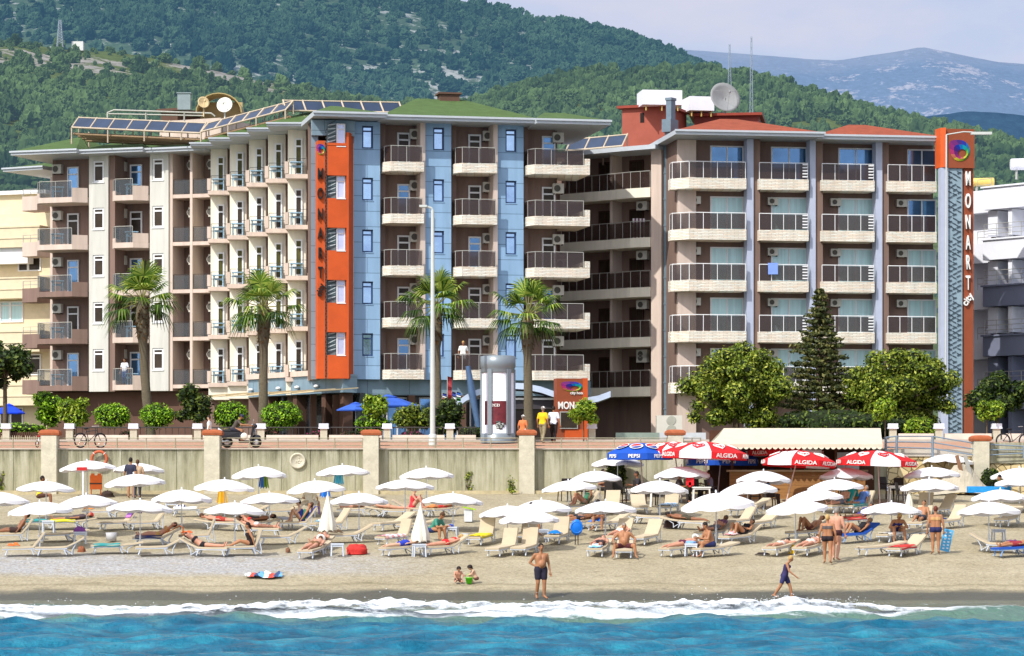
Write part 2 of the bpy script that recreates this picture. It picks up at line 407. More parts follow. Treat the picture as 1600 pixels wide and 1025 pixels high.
lump = fbm(X * 1.6, V * 3.0 + X * 0.2, 4, 1.1, 9.0)
base = hb * 0.5 * np.where(Yf < Yb, np.exp(-((Yf - Yb) / 2.3) ** 2), np.exp(-((Yf - Yb) / 1.5) ** 2))
Zf = base + prof * (0.05 + hb * 0.45) * (0.8 + 0.6 * lump) - 0.10 + 0.13 * prof
np_mesh_ob = np_mesh('wave_foam', np.stack([X.ravel(), Yf.ravel(), Zf.ravel()], 1), grid_faces(520, 22), LACE, smooth=True)
tag(np_mesh_ob, kind='stuff')
at_ = np_mesh_ob.data.attributes.new('edge', 'FLOAT', 'POINT'); at_.data.foreach_set('value', np.clip(np.minimum(V * 1.9, (1 - V) * 2.4), 0, 1).astype(np.float32).ravel())
mb = MB()
for i in range(1100):
    x = random.uniform(-23, 23) if i % 3 else random.gauss(8.3, 1.6); Yb, hb = breaker(np.array(x)); hb = float(hb)
    cl = 0.5 + 0.5 * math.sin(x * 2.1) * math.sin(x * 0.7 + 1)
    hgt = hb * (0.9 + random.random() ** 3 * 1.3 * cl); r = random.uniform(0.004, 0.014)
    mb.ell((x + random.gauss(0, 0.15), float(Yb) + random.gauss(0.1, 0.5), hgt), (r * 1.3, r, r), 5, rings=3)
tag(mb.build('sea_spray', FOAM), kind='stuff')

# ------------------------------------------------------------------ promenade, garden and inland ground
PAVE = brick_mat('terracotta_paving', (226, 172, 140), (216, 160, 126), (214, 186, 164), 0.74, bw=0.4, rh=0.2, swap=False)
mb = MB(); mb.hexa([(-400, 130.35, 4.6), (400, 130.35, 4.6), (400, 139, 4.6), (-400, 139, 4.6), (-400, 130.35, deck(130.35)), (400, 130.35, deck(130.35)), (400, 139, deck(139)), (-400, 139, deck(139))]); tag(mb.build('promenade', PAVE), kind='structure')
SOIL = mat('garden_soil', (120, 118, 80), 0.5, var=0.35, scale=1.5, bump=0.6)
xs = np.array([-9000, -400, -100, 0, 100, 400, 9000.]); ys = np.array([139.2, 160, 240, 420, 1500, 5000, 16000.])
X, Y = np.meshgrid(xs, ys); Z = np.interp(Y, [139, 160, 240, 420, 16000], [GARDEN, 6.0, 6.2, 8.0, 8.0])
tag(np_mesh('ground', np.stack([X.ravel(), Y.ravel(), Z.ravel()], 1), grid_faces(7, 7), SOIL), kind='structure')
mb = MB(); mb.box(-400, 400, 139.0, 139.2, 4.6, GARDEN + 0.02)
tag(mb.build('garden_kerb', mat('kerb_stone', (215, 205, 190), 0.6)), kind='structure')

# ------------------------------------------------------------------ hills
def hill_material(name, green, rock, haze, rockbias, hz=(132, 165, 200), hs=0.8, sc_=0.02):
    global N, K, geo
    m, nt, b = new_mat(name); N = nt.nodes; K = nt.links
    geo = N.new('ShaderNodeNewGeometry')
    a = noise_node(sc_, 6, 0.65); c = noise_node(sc_ * 9, 5, 0.75)
    g = ramp(c.outputs['Fac'], [(0.3, [v * 0.55 for v in green]), (0.7, [v * 1.35 for v in green])])
    r = ramp(c.outputs['Fac'], [(0.3, [v * 0.28 for v in rock]), (0.5, rock), (0.68, [v * 1.25 for v in rock])])
    at_ = N.new('ShaderNodeAttribute'); at_.attribute_name = 'rock'
    f = mathn('ADD', mathn('SUBTRACT', mathn('ADD', a.outputs['Fac'], mathn('MULTIPLY', c.outputs['Fac'], 0.6)), rockbias), at_.outputs['Fac'])
    fr = ramp(f, [(0.46, (0, 0, 0)), (0.54, (1, 1, 1))])
    col = mixc(fr.outputs['Color'], g.outputs['Color'], r.outputs['Color'])
    K.new(col, b.inputs['Base Color']); b.inputs['Roughness'].default_value = 0.95; b.inputs['Specular IOR Level'].default_value = 0.05
    bp = N.new('ShaderNodeBump'); bp.inputs['Strength'].default_value = 1.0; bp.inputs['Distance'].default_value = 0.25 / sc_ * 0.06
    K.new(c.outputs['Fac'], bp.inputs['Height']); K.new(bp.outputs['Normal'], b.inputs['Normal'])
    add_haze(m, haze, hz, hs)
    return m
def hill(name, Y0, Yr, sky_pts, nx, ny, nscale, namp, material, zb=8.0, back=0.35, rock_fn=None, power=1.0, seed=1.0, ridge=0.35):
    sp = np.array(sky_pts, float)
    Xr = (sp[:, 0] - 800) * Yr / F; Zr = H + (HY - sp[:, 1]) * Yr / F
    span = max(-Xr.min(), Xr.max())
    xs = np.linspace(Xr.min(), Xr.max(), nx); t = np.concatenate([np.linspace(0, 1, ny), 1 + np.linspace(0.03, back, max(4, ny // 6))])
    X, T = np.meshgrid(xs, t); Yg = Y0 + (Yr - Y0) * T
    S = np.interp(X, Xr, Zr)
    prof = np.where(T <= 1, np.clip(T, 0, 1) ** power, 1 - (T - 1) * 1.4)
    nf = fbm(X, Yg, 5, nscale, seed)
    Z = zb + (S - zb) * prof + namp * nf * np.clip(T * 3, 0, 1) * np.clip((1.02 - T) * 1.6, ridge, 1.0) - np.where(T < 0.01, 4, 0)
    ob = np_mesh(name, np.stack([X.ravel(), Yg.ravel(), Z.ravel()], 1), grid_faces(nx, len(t)), material, smooth=True)
    tag(ob, kind='structure')
    rk = np.zeros(X.size) if rock_fn is None else rock_fn(X.ravel(), Yg.ravel(), T.ravel(), Z.ravel())
    a = ob.data.attributes.new('rock', 'FLOAT', 'POINT'); a.data.foreach_set('value', rk.astype(np.float32))
    return ob, X, Yg, Z, T
NEAR_SKY = [(-900, 30), (-300, 55), (0, 66), (60, 68), (100, 78), (170, 80), (240, 92), (330, 112), (400, 128), (470, 140), (560, 172), (640, 178), (720, 172), (790, 158), (860, 138),
            (940, 125), (1020, 130), (1100, 122), (1180, 136), (1260, 158), (1330, 176), (1400, 196), (1480, 225), (1560, 250), (1650, 268), (2000, 300), (2500, 330)]
MAIN_SKY = [(-900, -150), (0, -110), (300, -85), (560, -45), (730, 0), (800, 16), (900, 44), (1000, 68), (1080, 96), (1130, 118), (1180, 128), (1260, 162), (1340, 190), (1420, 218), (1520, 262), (1700, 330), (2500, 500)]
FAR_SKY = [(-200, 150), (800, 60), (1030, 72), (1100, 78), (1180, 84), (1260, 92), (1310, 94), (1360, 86), (1410, 78), (1440, 72), (1500, 84), (1560, 96), (1640, 104), (2000, 120), (2800, 160)]
DARK_SKY = [(1200, 330), (1340, 240), (1400, 200), (1450, 184), (1510, 178), (1560, 180), (1620, 186), (1800, 200), (2300, 240)]
def rock_near(X, Y, T, Z):
    px = 800 + X * F / Y; py = HY - (Z - H) * F / Y
    band = np.exp(-((py - np.interp(px, [0, 200, 330, 420, 480], [95, 105, 110, 128, 150])) / 24) ** 2) * np.clip((500 - px) / 80, 0, 1)
    patch = np.exp(-(((px - 1340) / 70) ** 2 + ((py - 225) / 20) ** 2)) * 0.2
    spot = np.exp(-(((px - 30) / 60) ** 2 + ((py - 200) / 22) ** 2)) * 0.12
    return 0.36 * band + patch * 1.5 + spot * 1.4
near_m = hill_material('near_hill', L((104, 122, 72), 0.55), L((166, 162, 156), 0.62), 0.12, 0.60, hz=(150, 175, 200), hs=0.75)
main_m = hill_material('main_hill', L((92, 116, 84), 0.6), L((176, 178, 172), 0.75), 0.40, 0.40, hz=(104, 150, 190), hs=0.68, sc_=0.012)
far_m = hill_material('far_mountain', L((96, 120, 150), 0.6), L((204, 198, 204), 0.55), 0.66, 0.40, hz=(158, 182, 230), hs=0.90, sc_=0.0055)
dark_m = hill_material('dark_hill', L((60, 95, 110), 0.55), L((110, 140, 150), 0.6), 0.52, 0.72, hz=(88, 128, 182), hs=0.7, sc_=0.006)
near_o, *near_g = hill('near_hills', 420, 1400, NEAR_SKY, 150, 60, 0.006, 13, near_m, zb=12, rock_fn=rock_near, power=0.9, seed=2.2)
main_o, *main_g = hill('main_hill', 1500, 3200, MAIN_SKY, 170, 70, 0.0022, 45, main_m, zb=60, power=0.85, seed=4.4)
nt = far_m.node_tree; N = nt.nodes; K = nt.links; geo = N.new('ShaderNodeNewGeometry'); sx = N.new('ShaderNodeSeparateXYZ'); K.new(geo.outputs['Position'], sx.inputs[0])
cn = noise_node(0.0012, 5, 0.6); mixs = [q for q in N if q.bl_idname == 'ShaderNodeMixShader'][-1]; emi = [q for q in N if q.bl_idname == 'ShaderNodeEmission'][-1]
zz = mathn('ADD', sx.outputs['Z'], mathn('MULTIPLY', mathn('SUBTRACT', cn.outputs['Fac'], 0.5), 500)); cm = maprange(zz, 1330, 1640)   # summit cloud painted as a paler glow in the mountain's material
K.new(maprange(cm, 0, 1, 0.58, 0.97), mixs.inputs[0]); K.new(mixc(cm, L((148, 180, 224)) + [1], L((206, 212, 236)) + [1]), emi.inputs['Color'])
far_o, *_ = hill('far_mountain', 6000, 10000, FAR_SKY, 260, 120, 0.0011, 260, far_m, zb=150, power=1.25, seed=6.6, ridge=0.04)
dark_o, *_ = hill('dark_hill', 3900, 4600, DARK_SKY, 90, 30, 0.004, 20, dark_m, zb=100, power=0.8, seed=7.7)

# forest on the slopes: crowns scattered by geometry nodes
def forest_mat(name, dark, lite, haze, hz, hs):
    m, nt, b = new_mat(name); N = nt.nodes; K = nt.links
    oi = N.new('ShaderNodeObjectInfo'); r = N.new('ShaderNodeValToRGB'); e = r.color_ramp.elements
    e[0].color = list(dark) + [1]; e[1].color = list(lite) + [1]
    g = N.new('ShaderNodeNewGeometry'); n = N.new('ShaderNodeTexNoise'); n.inputs['Scale'].default_value = 0.8 if haze < 0.2 else 0.3; n.inputs['Detail'].default_value = 3
    K.new(g.outputs['Position'], n.inputs['Vector'])
    a = N.new('ShaderNodeMath'); a.operation = 'MULTIPLY_ADD'; a.inputs[1].default_value = 0.6; K.new(oi.outputs['Random'], a.inputs[0])
    s_ = N.new('ShaderNodeMath'); s_.operation = 'SUBTRACT'; s_.inputs[1].default_value = 0.3; K.new(n.outputs['Fac'], s_.inputs[0])
    n2 = N.new('ShaderNodeTexNoise'); n2.inputs['Scale'].default_value = 0.02 if haze < 0.2 else 0.008; n2.inputs['Detail'].default_value = 3; K.new(g.outputs['Position'], n2.inputs['Vector'])
    s2 = N.new('ShaderNodeMath'); s2.operation = 'MULTIPLY_ADD'; s2.inputs[1].default_value = 1.3; s2.inputs[2].default_value = -0.65; K.new(n2.outputs['Fac'], s2.inputs[0])
    s3 = N.new('ShaderNodeMath'); K.new(s_.outputs[0], s3.inputs[0]); K.new(s2.outputs[0], s3.inputs[1])
    K.new(s3.outputs[0], a.inputs[2]); K.new(a.outputs[0], r.inputs['Fac']); K.new(r.outputs['Color'], b.inputs['Base Color'])
    b.inputs['Roughness'].default_value = 0.9; b.inputs['Specular IOR Level'].default_value = 0.05
    add_haze(m, haze, hz, hs); return m
def forest(name, src, dens_fn, density, size, smin, smax, material, seed):
    me = src.data.copy(); me.name = name
    co = np.zeros(len(me.vertices) * 3, np.float32); me.vertices.foreach_get('co', co); co = co.reshape(-1, 3)
    a = me.attributes.new('dens', 'FLOAT', 'POINT'); a.data.foreach_set('value', dens_fn(co).astype(np.float32))
    ob = bpy.data.objects.new(name, me); COL.objects.link(ob); tag(ob, kind='stuff')
    ng = bpy.data.node_groups.new(name, 'GeometryNodeTree')
    ng.interface.new_socket('Geometry', in_out='INPUT', socket_type='NodeSocketGeometry')
    ng.interface.new_socket('Geometry', in_out='OUTPUT', socket_type='NodeSocketGeometry')
    n = ng.nodes; k = ng.links
    gi = n.new('NodeGroupInput'); go = n.new('NodeGroupOutput')
    d = n.new('GeometryNodeDistributePointsOnFaces'); d.inputs['Seed'].default_value = seed
    na = n.new('GeometryNodeInputNamedAttribute'); na.data_type = 'FLOAT'; na.inputs['Name'].default_value = 'dens'
    mu = n.new('ShaderNodeMath'); mu.operation = 'MULTIPLY'; mu.inputs[1].default_value = density
    k.new(na.outputs['Attribute'], mu.inputs[0]); k.new(mu.outputs[0], d.inputs['Density'])
    k.new(gi.outputs[0], d.inputs['Mesh'])
    g2i = n.new('GeometryNodeGeometryToInstance')
    for i in range(4):
        ico = n.new('GeometryNodeMeshIcoSphere'); ico.inputs['Radius'].default_value = 1; ico.inputs['Subdivisions'].default_value = 4
        pos = n.new('GeometryNodeInputPosition'); tx = n.new('ShaderNodeTexNoise'); tx.noise_dimensions = '4D'
        tx.inputs['W'].default_value = i * 3.7 + seed; tx.inputs['Scale'].default_value = 1.5; tx.inputs['Detail'].default_value = 4; tx.inputs['Roughness'].default_value = 0.75
        k.new(pos.outputs[0], tx.inputs['Vector'])
        mr = n.new('ShaderNodeMapRange'); mr.inputs[1].default_value = 0.28; mr.inputs[2].default_value = 0.72; mr.inputs[3].default_value = 0.25; mr.inputs[4].default_value = 1.45
        k.new(tx.outputs[0], mr.inputs[0])
        vm = n.new('ShaderNodeVectorMath'); vm.operation = 'SCALE'; k.new(pos.outputs[0], vm.inputs[0]); k.new(mr.outputs[0], vm.inputs['Scale'])
        v2 = n.new('ShaderNodeVectorMath'); v2.operation = 'MULTIPLY_ADD'
        v2.inputs[1].default_value = (1, 1, (0.9, 1.25, 0.75, 1.5)[i]); v2.inputs[2].default_value = (0, 0, 0.55)
        k.new(vm.outputs[0], v2.inputs[0])
        sp_ = n.new('GeometryNodeSetPosition'); k.new(ico.outputs[0], sp_.inputs['Geometry']); k.new(v2.outputs[0], sp_.inputs['Position'])
        sm = n.new('GeometryNodeSetMaterial'); sm.inputs['Material'].default_value = material; k.new(sp_.outputs[0], sm.inputs[0])
        k.new(sm.outputs[0], g2i.inputs[0])
    io = n.new('GeometryNodeInstanceOnPoints'); io.inputs['Pick Instance'].default_value = True
    k.new(d.outputs['Points'], io.inputs['Points']); k.new(g2i.outputs[0], io.inputs['Instance'])
    rr = n.new('FunctionNodeRandomValue'); rr.data_type = 'FLOAT_VECTOR'
    rr.inputs[0].default_value = (-0.15, -0.15, 0); rr.inputs[1].default_value = (0.15, 0.15, 6.28)
    k.new(rr.outputs[0], io.inputs['Rotation'])
    rs = n.new('FunctionNodeRandomValue'); rs.data_type = 'FLOAT'; rs.inputs[2].default_value = size * smin; rs.inputs[3].default_value = size * smax
    k.new(rs.outputs[1], io.inputs['Scale'])
    k.new(io.outputs[0], go.inputs[0])
    md = ob.modifiers.new('forest', 'NODES'); md.node_group = ng
    me.materials.clear(); me.materials.append(material)
    return ob
def dens_near(co):
    px = 800 + co[:, 0] * F / co[:, 1]; py = HY - (co[:, 2] - H) * F / co[:, 1]
    rk = rock_near(co[:, 0], co[:, 1], None, co[:, 2])
    nf = np.array([mnoise.noise((p[0] * 0.02, p[1] * 0.012, 3.0)) for p in co])
    d = np.clip(0.68 + 1.2 * nf - 4.2 * rk, 0.05, 1.0)
    return d * np.where((np.abs(px - 800) < 1350) & (py < 330), 1, 0)
def dens_main(co):
    px = 800 + co[:, 0] * F / co[:, 1]
    nf = np.array([mnoise.noise((p[0] * 0.006, p[1] * 0.004, 9.0)) for p in co])
    return np.clip(0.55 + 1.3 * nf, 0.08, 1.0) * np.where(np.abs(px - 800) < 1350, 1, 0)
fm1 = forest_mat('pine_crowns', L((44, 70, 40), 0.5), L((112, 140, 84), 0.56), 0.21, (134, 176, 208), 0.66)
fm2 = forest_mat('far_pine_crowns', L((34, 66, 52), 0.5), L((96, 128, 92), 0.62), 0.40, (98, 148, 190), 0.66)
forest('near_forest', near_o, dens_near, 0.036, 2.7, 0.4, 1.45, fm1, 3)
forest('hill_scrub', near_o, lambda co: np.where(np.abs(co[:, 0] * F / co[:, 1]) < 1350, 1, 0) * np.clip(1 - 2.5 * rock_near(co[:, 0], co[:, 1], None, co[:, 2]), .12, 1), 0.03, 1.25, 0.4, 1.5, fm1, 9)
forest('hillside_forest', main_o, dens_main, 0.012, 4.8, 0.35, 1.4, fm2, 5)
# ------------------------------------------------------------------ facade helpers
class Fr:
    """facade line: t runs to the right along it, w outward to the viewer"""
    def __init__(s, pxa, Ya, pxb, Yb):
        s.o = Vector((xat(pxa, Ya), Ya)); e = Vector((xat(pxb, Yb), Yb)); s.len = (e - s.o).length
        s.u = (e - s.o) / s.len; s.n = Vector((s.u.y, -s.u.x))
    def p(s, t, w, z): q = s.o + s.u * t + s.n * w; return (q.x, q.y, z)
    def t(s, px, w=0.0):
        k = (px - 800) / F; o = s.o + s.n * w
        return (k * o.y - o.x) / (s.u.x - k * s.u.y)
    def box(s, mb, t0, t1, z0, z1, w0, w1, m=0):
        mb.hexa([s.p(t0, w1, z0), s.p(t1, w1, z0), s.p(t1, w0, z0), s.p(t0, w0, z0),
                 s.p(t0, w1, z1), s.p(t1, w1, z1), s.p(t1, w0, z1), s.p(t0, w0, z1)], m)
    def prism(s, mb, tw, z0, z1, m=0):
        n = len(tw); v = [s.p(t, w, z0) for t, w in tw] + [s.p(t, w, z1) for t, w in tw]
        f = [tuple(range(n))[::-1], tuple(range(n, 2 * n))] + [(i, (i + 1) % n, n + (i + 1) % n, n + i) for i in range(n)]
        mb.add(v, f, m)
    def mat(s, t, w, z):
        """matrix for text on the facade"""
        q = s.p(t, w, z); M4 = Matrix.Identity(4)
        M4.col[0] = (s.u.x, s.u.y, 0, 0); M4.col[1] = (0, 0, 1, 0); M4.col[2] = (s.n.x, s.n.y, 0, 0); M4.col[3] = (*q, 1)
        return M4
def wall_open(fr, mb, t0, t1, z0, z1, w0, w1, opens, m=0):
    """wall slab with rectangular openings, as whole strips beside and between them"""
    zs = sorted({z0, z1, *[o[2] for o in opens], *[o[3] for o in opens]})
    for za, zb in zip(zs, zs[1:]):
        row = sorted([o for o in opens if o[2] <= za + 1e-6 and o[3] >= zb - 1e-6]); t = t0
        for o in row:
            if o[0] > t + 1e-4: fr.box(mb, t, o[0], za, zb, w0, w1, m)
            t = o[1]
        if t < t1 - 1e-4: fr.box(mb, t, t1, za, zb, w0, w1, m)

WHITE = mat('white_frame', (240, 240, 240), 0.85, rough=0.4, var=0.05)
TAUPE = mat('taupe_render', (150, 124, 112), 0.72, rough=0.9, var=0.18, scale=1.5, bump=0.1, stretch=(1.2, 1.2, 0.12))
TAUPE_D = mat('brown_render', (118, 88, 74), 0.62, rough=0.9, var=0.12, scale=0.9)
PINK = mat('pale_render', (226, 205, 190), 0.75, rough=0.9, var=0.14, scale=1.6, stretch=(1.2, 1.2, 0.12))
CREAM = mat('cream_render', (246, 238, 218), 0.84, rough=0.9, var=0.10, scale=1.6, stretch=(1.2, 1.2, 0.12))
PANELC = mat('panel_cream', (232, 230, 220), 0.66, rough=0.9, var=0.14, scale=1.5, stretch=(1.2, 1.2, 0.12))
ORANGE = mat('orange_render', (216, 92, 38), 0.78, rough=0.75, var=0.10, scale=1.2, bump=0.15)
ORANGE_D = mat('rust_panel', (164, 84, 52), 0.68, rough=0.6, var=0.08)
PANEL = brick_mat('blue_grey_cladding', (140, 172, 202), (146, 178, 208), (98, 124, 148), 1.12, bw=40, rh=0.85, mortar=0.022, bump=0.05, rough=0.35)
PANEL2 = brick_mat('grey_blue_cladding', (136, 160, 174), (142, 166, 180), (98, 118, 130), 0.95, bw=2.3, rh=0.9, mortar=0.02, bump=0.05, rough=0.35)
STONE = brick_mat('split_stone', (246, 234, 216), (228, 212, 192), (196, 180, 160), 1.3, bw=0.42, rh=0.085, mortar=0.012, bump=0.9)
FASCIA = mat('grey_fascia', (196, 202, 208), 0.8, rough=0.5, var=0.05)
SOFFIT = mat('soffit', (170, 160, 145), 0.7, rough=0.8)
GREENROOF = mat('green_shingle', (90, 116, 62), 0.64, rough=0.95, var=0.18, scale=1.6, bump=0.8, bscale=9)
REDROOF = mat('red_shingle', (176, 88, 58), 0.6, rough=0.9, var=0.22, scale=1.8, bump=0.8, bscale=9)
STEEL = mat('brushed_steel', (190, 188, 180), 0.8, rough=0.4, var=0.05, metal=0.3)
BRONZE = mat('bronze_glass', (74, 58, 54), 0.7, rough=0.12, var=0.1, spec=0.6, alpha=0.64)
ACW = mat('ac_casing', (222, 218, 206), 0.8, rough=0.5, var=0.04)
DARK = mat('dark_void', (34, 26, 24), 0.8, rough=0.8)
CONC = mat('pale_concrete', (216, 206, 190), 0.7, rough=0.9, var=0.12, scale=1.0)
def glass(name, rgb, k, metal, rough=0.08, vscale=0.6):
    return mat(name, rgb, k, rough=rough, var=0.25, scale=vscale, metal=metal, spec=0.8)
SKYGLASS = glass('sky_glass', (178, 208, 250), 1.0, 0.9)
LILACGLASS = glass('curtained_glass', (205, 214, 245), 0.85, 0.25)
BLUEGLASS = glass('blue_glass', (104, 148, 192), 0.85, 0.7)
CURTAIN = mat('teal_curtain', (190, 226, 228), 0.92, rough=0.15, var=0.16, scale=1.5, spec=0.6, stretch=(4, 4, 0.15))
DIMGLASS = mat('dim_glass', (76, 64, 52), 0.6, rough=0.25, var=0.4, scale=1.0, spec=0.2)
GREENGLASS = mat('garden_glass', (112, 108, 56), 0.5, rough=0.3, var=0.4, scale=1.6, spec=0.15)
NAVY = mat('navy_frame', (52, 76, 116), 0.8, rough=0.5)
IRON = mat('dark_iron', (70, 66, 62), 0.6, rough=0.5)

def window(fr, root, org, t0, t1, z0, z1, w, frame=WHITE, pane=SKYGLASS, transom=0.26, fw=0.07, mull=False, name='window', jamb=None):
    mb = MB(); fr.box(mb, t0, t0 + fw, z0, z1, w - 0.08, w); fr.box(mb, t1 - fw, t1, z0, z1, w - 0.08, w)
    fr.box(mb, t0 + fw, t1 - fw, z0, z0 + fw, w - 0.08, w); fr.box(mb, t0 + fw, t1 - fw, z1 - fw, z1, w - 0.08, w)
    zt = z1 - (z1 - z0) * transom
    if transom: fr.box(mb, t0 + fw, t1 - fw, zt - fw / 2, zt + fw / 2, w - 0.08, w - 0.002)
    if mull: tm = (t0 + t1) / 2; fr.box(mb, tm - 0.035, tm + 0.035, z0 + fw, z1 - fw, w - 0.08, w - 0.004)
    o = mb.build(name, frame, root, org)
    mb = MB(); fr.box(mb, t0 + fw * 0.8, t1 - fw * 0.8, z0 + fw * 0.8, z1 - fw * 0.8, w - 0.07, w - 0.05)
    mb.build('pane', pane, o, org)
    return o
def door(fr, root, org, t0, t1, z0, z1, w, pane=DIMGLASS, frame=WHITE):
    o = window(fr, root, org, t0, t1, z0, z1, w, frame, pane, 0.22, 0.09, name='balcony_door')
    return o
def ac_unit(fr, root, org, t, z, w, sx=0.62, sz=0.55, front=True):
    mb = MB(); fr.box(mb, t - sx / 2, t + sx / 2, z, z + sz, w, w + 0.32, 0)
    c = Vector(fr.p(t - sx * 0.12, w + 0.322, z + sz / 2)); rot = Matrix(((fr.u.x, 0, fr.n.x), (fr.u.y, 0, fr.n.y), (0, 1, 0)))
    mb.lathe([(0.001, 0.004), (sz * 0.30, 0.004), (sz * 0.34, 0.0)], 12, c, 1, False, rot)
    mb.torus(c, sz * 0.38, 0.015, 14, 4, 0, rot)
    fr.box(mb, t - sx * 0.4, t - sx * 0.35, z - 0.06, z, w, w + 0.3, 2); fr.box(mb, t + sx * 0.35, t + sx * 0.4, z - 0.06, z, w, w + 0.3, 2)
    return mb.build('air_conditioner', [ACW, mat('fan_grey', (110, 106, 98), 0.6), IRON], root, org)  # the fan is a plain grey disc on the casing
def railing(fr, parent, org, tw, z0, h, posts=0.9, glassm=BRONZE, post=STEEL, rails=1, pr=0.022, ladder=False):
    """posts and top rail along a polyline of (t, w) points, glass between"""
    mb = MB(); g = MB()
    for (ta, wa), (tb, wb) in zip(tw, tw[1:]):
        ln = math.hypot(tb - ta, wb - wa); n = max(1, round(ln / posts))
        for i in range(n + 1):
            if i == n and (tb, wb) != tw[-1]: continue
            f = i / n; t, w_ = ta + (tb - ta) * f, wa + (wb - wa) * f
            mb.tube([fr.p(t, w_, z0), fr.p(t, w_, z0 + h)], pr, 5)
        for r in range(rails):
            z = z0 + h - r * h / max(rails, 1); mb.tube([fr.p(ta, wa, z), fr.p(tb, wb, z)], pr * 1.1, 5)
        if glassm:
            e = Vector((tb - ta, wb - wa)).normalized(); nn = Vector((e.y, -e.x)) * 0.008
            g.hexa([fr.p(ta + nn.x, wa + nn.y, z0 + 0.04), fr.p(tb + nn.x, wb + nn.y, z0 + 0.04), fr.p(tb - nn.x, wb - nn.y, z0 + 0.04), fr.p(ta - nn.x, wa - nn.y, z0 + 0.04),
                    fr.p(ta + nn.x, wa + nn.y, z0 + h - 0.05), fr.p(tb + nn.x, wb + nn.y, z0 + h - 0.05), fr.p(tb - nn.x, wb - nn.y, z0 + h - 0.05), fr.p(ta - nn.x, wa - nn.y, z0 + h - 0.05)])
    o = mb.build('railing', post, parent, org)
    if glassm: g.build('glass_panel', glassm, parent, org)
    return o
def hip_roof(fr, root, org, t0, t1, w0, w1, z, h, roof, fas=0.26, ridge=None, inset=0.06):
    """fascia ring, soffit and a hipped shingle roof; w0 is the back, w1 the front edge"""
    mb = MB(); fr.box(mb, t0, t1, z, z + fas, w0, w1, 0)
    fr.box(mb, t0 - 0.05, t1 + 0.05, z + fas * 0.62, z + fas + 0.012, w1 + 0.002, w1 + 0.10, 0)
    a = inset; hw = (w1 - w0) / 2; wm = (w0 + w1) / 2
    ra = ridge if ridge is not None else max(0.0, (t1 - t0) / 2 - hw)
    tm = (t0 + t1) / 2; zt = z + fas
    b = [fr.p(t0 + a, w1 - a, zt), fr.p(t1 - a, w1 - a, zt), fr.p(t1 - a, w0 + a, zt), fr.p(t0 + a, w0 + a, zt), fr.p(tm - ra, wm, zt + h), fr.p(tm + ra, wm, zt + h)]
    f = MB(); f.add(b, [(0, 1, 5, 4), (1, 2, 5), (2, 3, 4, 5), (3, 0, 4)], 0)
    mb.build('eaves', [FASCIA], root, org)
    return f.build('roof', [roof], root, org)

# ================================================================== the big hotel: orange block, stepped wing, left block
FZ, FH = 9.5, 2.856
A = Fr(487, 165, 925, 168.2)
ho = A.p(A.t(620), -8, 6.0)
hotel = thing('hotel_building', 'large hotel with orange corner column, blue-grey panels and green shingle roof', 'hotel', ho)
W0 = -9.0
T = lambda px, w=0.0: A.t(px, w)
zt_, zb_ = FZ + 5 * FH - 0.1, FZ
mb = MB()      # core block behind the facade
A.prism(mb, [(T(487), -1.55), (T(875), -1.55), (T(875), -11), (T(487) + 2.9, -11)], zb_, zt_); mb.build('core_wall', TAUPE, hotel, ho)
mb = MB(); A.prism(mb, [(T(486), 0), (T(497), 0), (T(497), -1.5), (T(486) + .4, -1.5)], zb_, zt_); A.box(mb, T(486), T(553), zb_ + 5 * FH - 0.95, zt_, 0.0, 0.34); mb.build('corner_panel', PANEL2, hotel, ho)
# orange column
op = MB(); wins = []
ztop_or = zat(226, 165)
oz = [(FZ + k * FH + 1.28, FZ + k * FH + 2.53) for k in range(5)]
to0, to1, to2, to3 = T(496.5, .9), T(508, .9), T(511.5, .9), T(541.5, .9)
A.box(op, to0, to1, zb_, zat(219, 164), 0.003, 0.9)
wall_open(A, op, to2, to3, zb_, zat(222, 164) , 0.003, 0.9, [(T(511.5, .9), T(541.4, .9), a, min(b, zat(226, 164))) for a, b in oz])
A.prism(op, [(to3 + .002, 0.003), (to3 + .002, 0.9), (T(545, .9), 0.9), (T(552), 0.003)], zb_, zat(205, 164))
op.build('orange_column', ORANGE, hotel, ho)
jp = MB()
A.box(jp, to1 + .002, to2 - .002, zb_, zat(219, 164), 0.003, 0.8, 0)
for k in range(88):
    z = zb_ + 0.08 + k * 0.155; s_ = (k % 2) * 0.05
    A.box(jp, to1 + 0.03 + s_, to1 + 0.075 + s_, z, z + 0.08, 0.802, 0.83, 1)
jp.build('perforated_joint', [mat('joint_grey', (150, 145, 138), 0.6), IRON], hotel, ho)
for a, b in oz:
    if b > zat(226, 164) + 0.01: pass
    window(A, hotel, ho, T(526, .75), T(541, .9) - 0.02, a, b, 0.68, WHITE, LILACGLASS, 0.24, 0.06)
    mb = MB(); A.box(mb, T(512, .7), T(525, .7), a, b, 0.2, 0.62, 0)
    for q in range(11):
        z = a + 0.05 + q * 0.112; t0 = T(512.5, .7); t1 = T(524.6, .7); j = (q * 37 % 5) / 5 * 0.12
        mb.hexa([A.p(t0, .655, z + j), A.p(t1, .655, z + 0.22 - j), A.p(t1, .622, z + .22 - j), A.p(t0, .622, z + j),
                 A.p(t0, .655, z + 0.045 + j), A.p(t1, .655, z + 0.27 - j), A.p(t1, .622, z + .27 - j), A.p(t0, .622, z + .045 + j)], 1 + q % 2)
    mb.build('zigzag_panel', [mat('panel_grey', (120, 138, 140), 0.7), mat('panel_slate', (70, 84, 90), 0.7), mat('panel_silver', (205, 214, 216), 0.8)], hotel, ho)
    mb = MB(); A.box(mb, T(525, .7) + .002, T(541, .9) - .02, a - 0.05, a - 0.003, 0.3, 0.93); mb.build('window_sill', WHITE, hotel, ho)
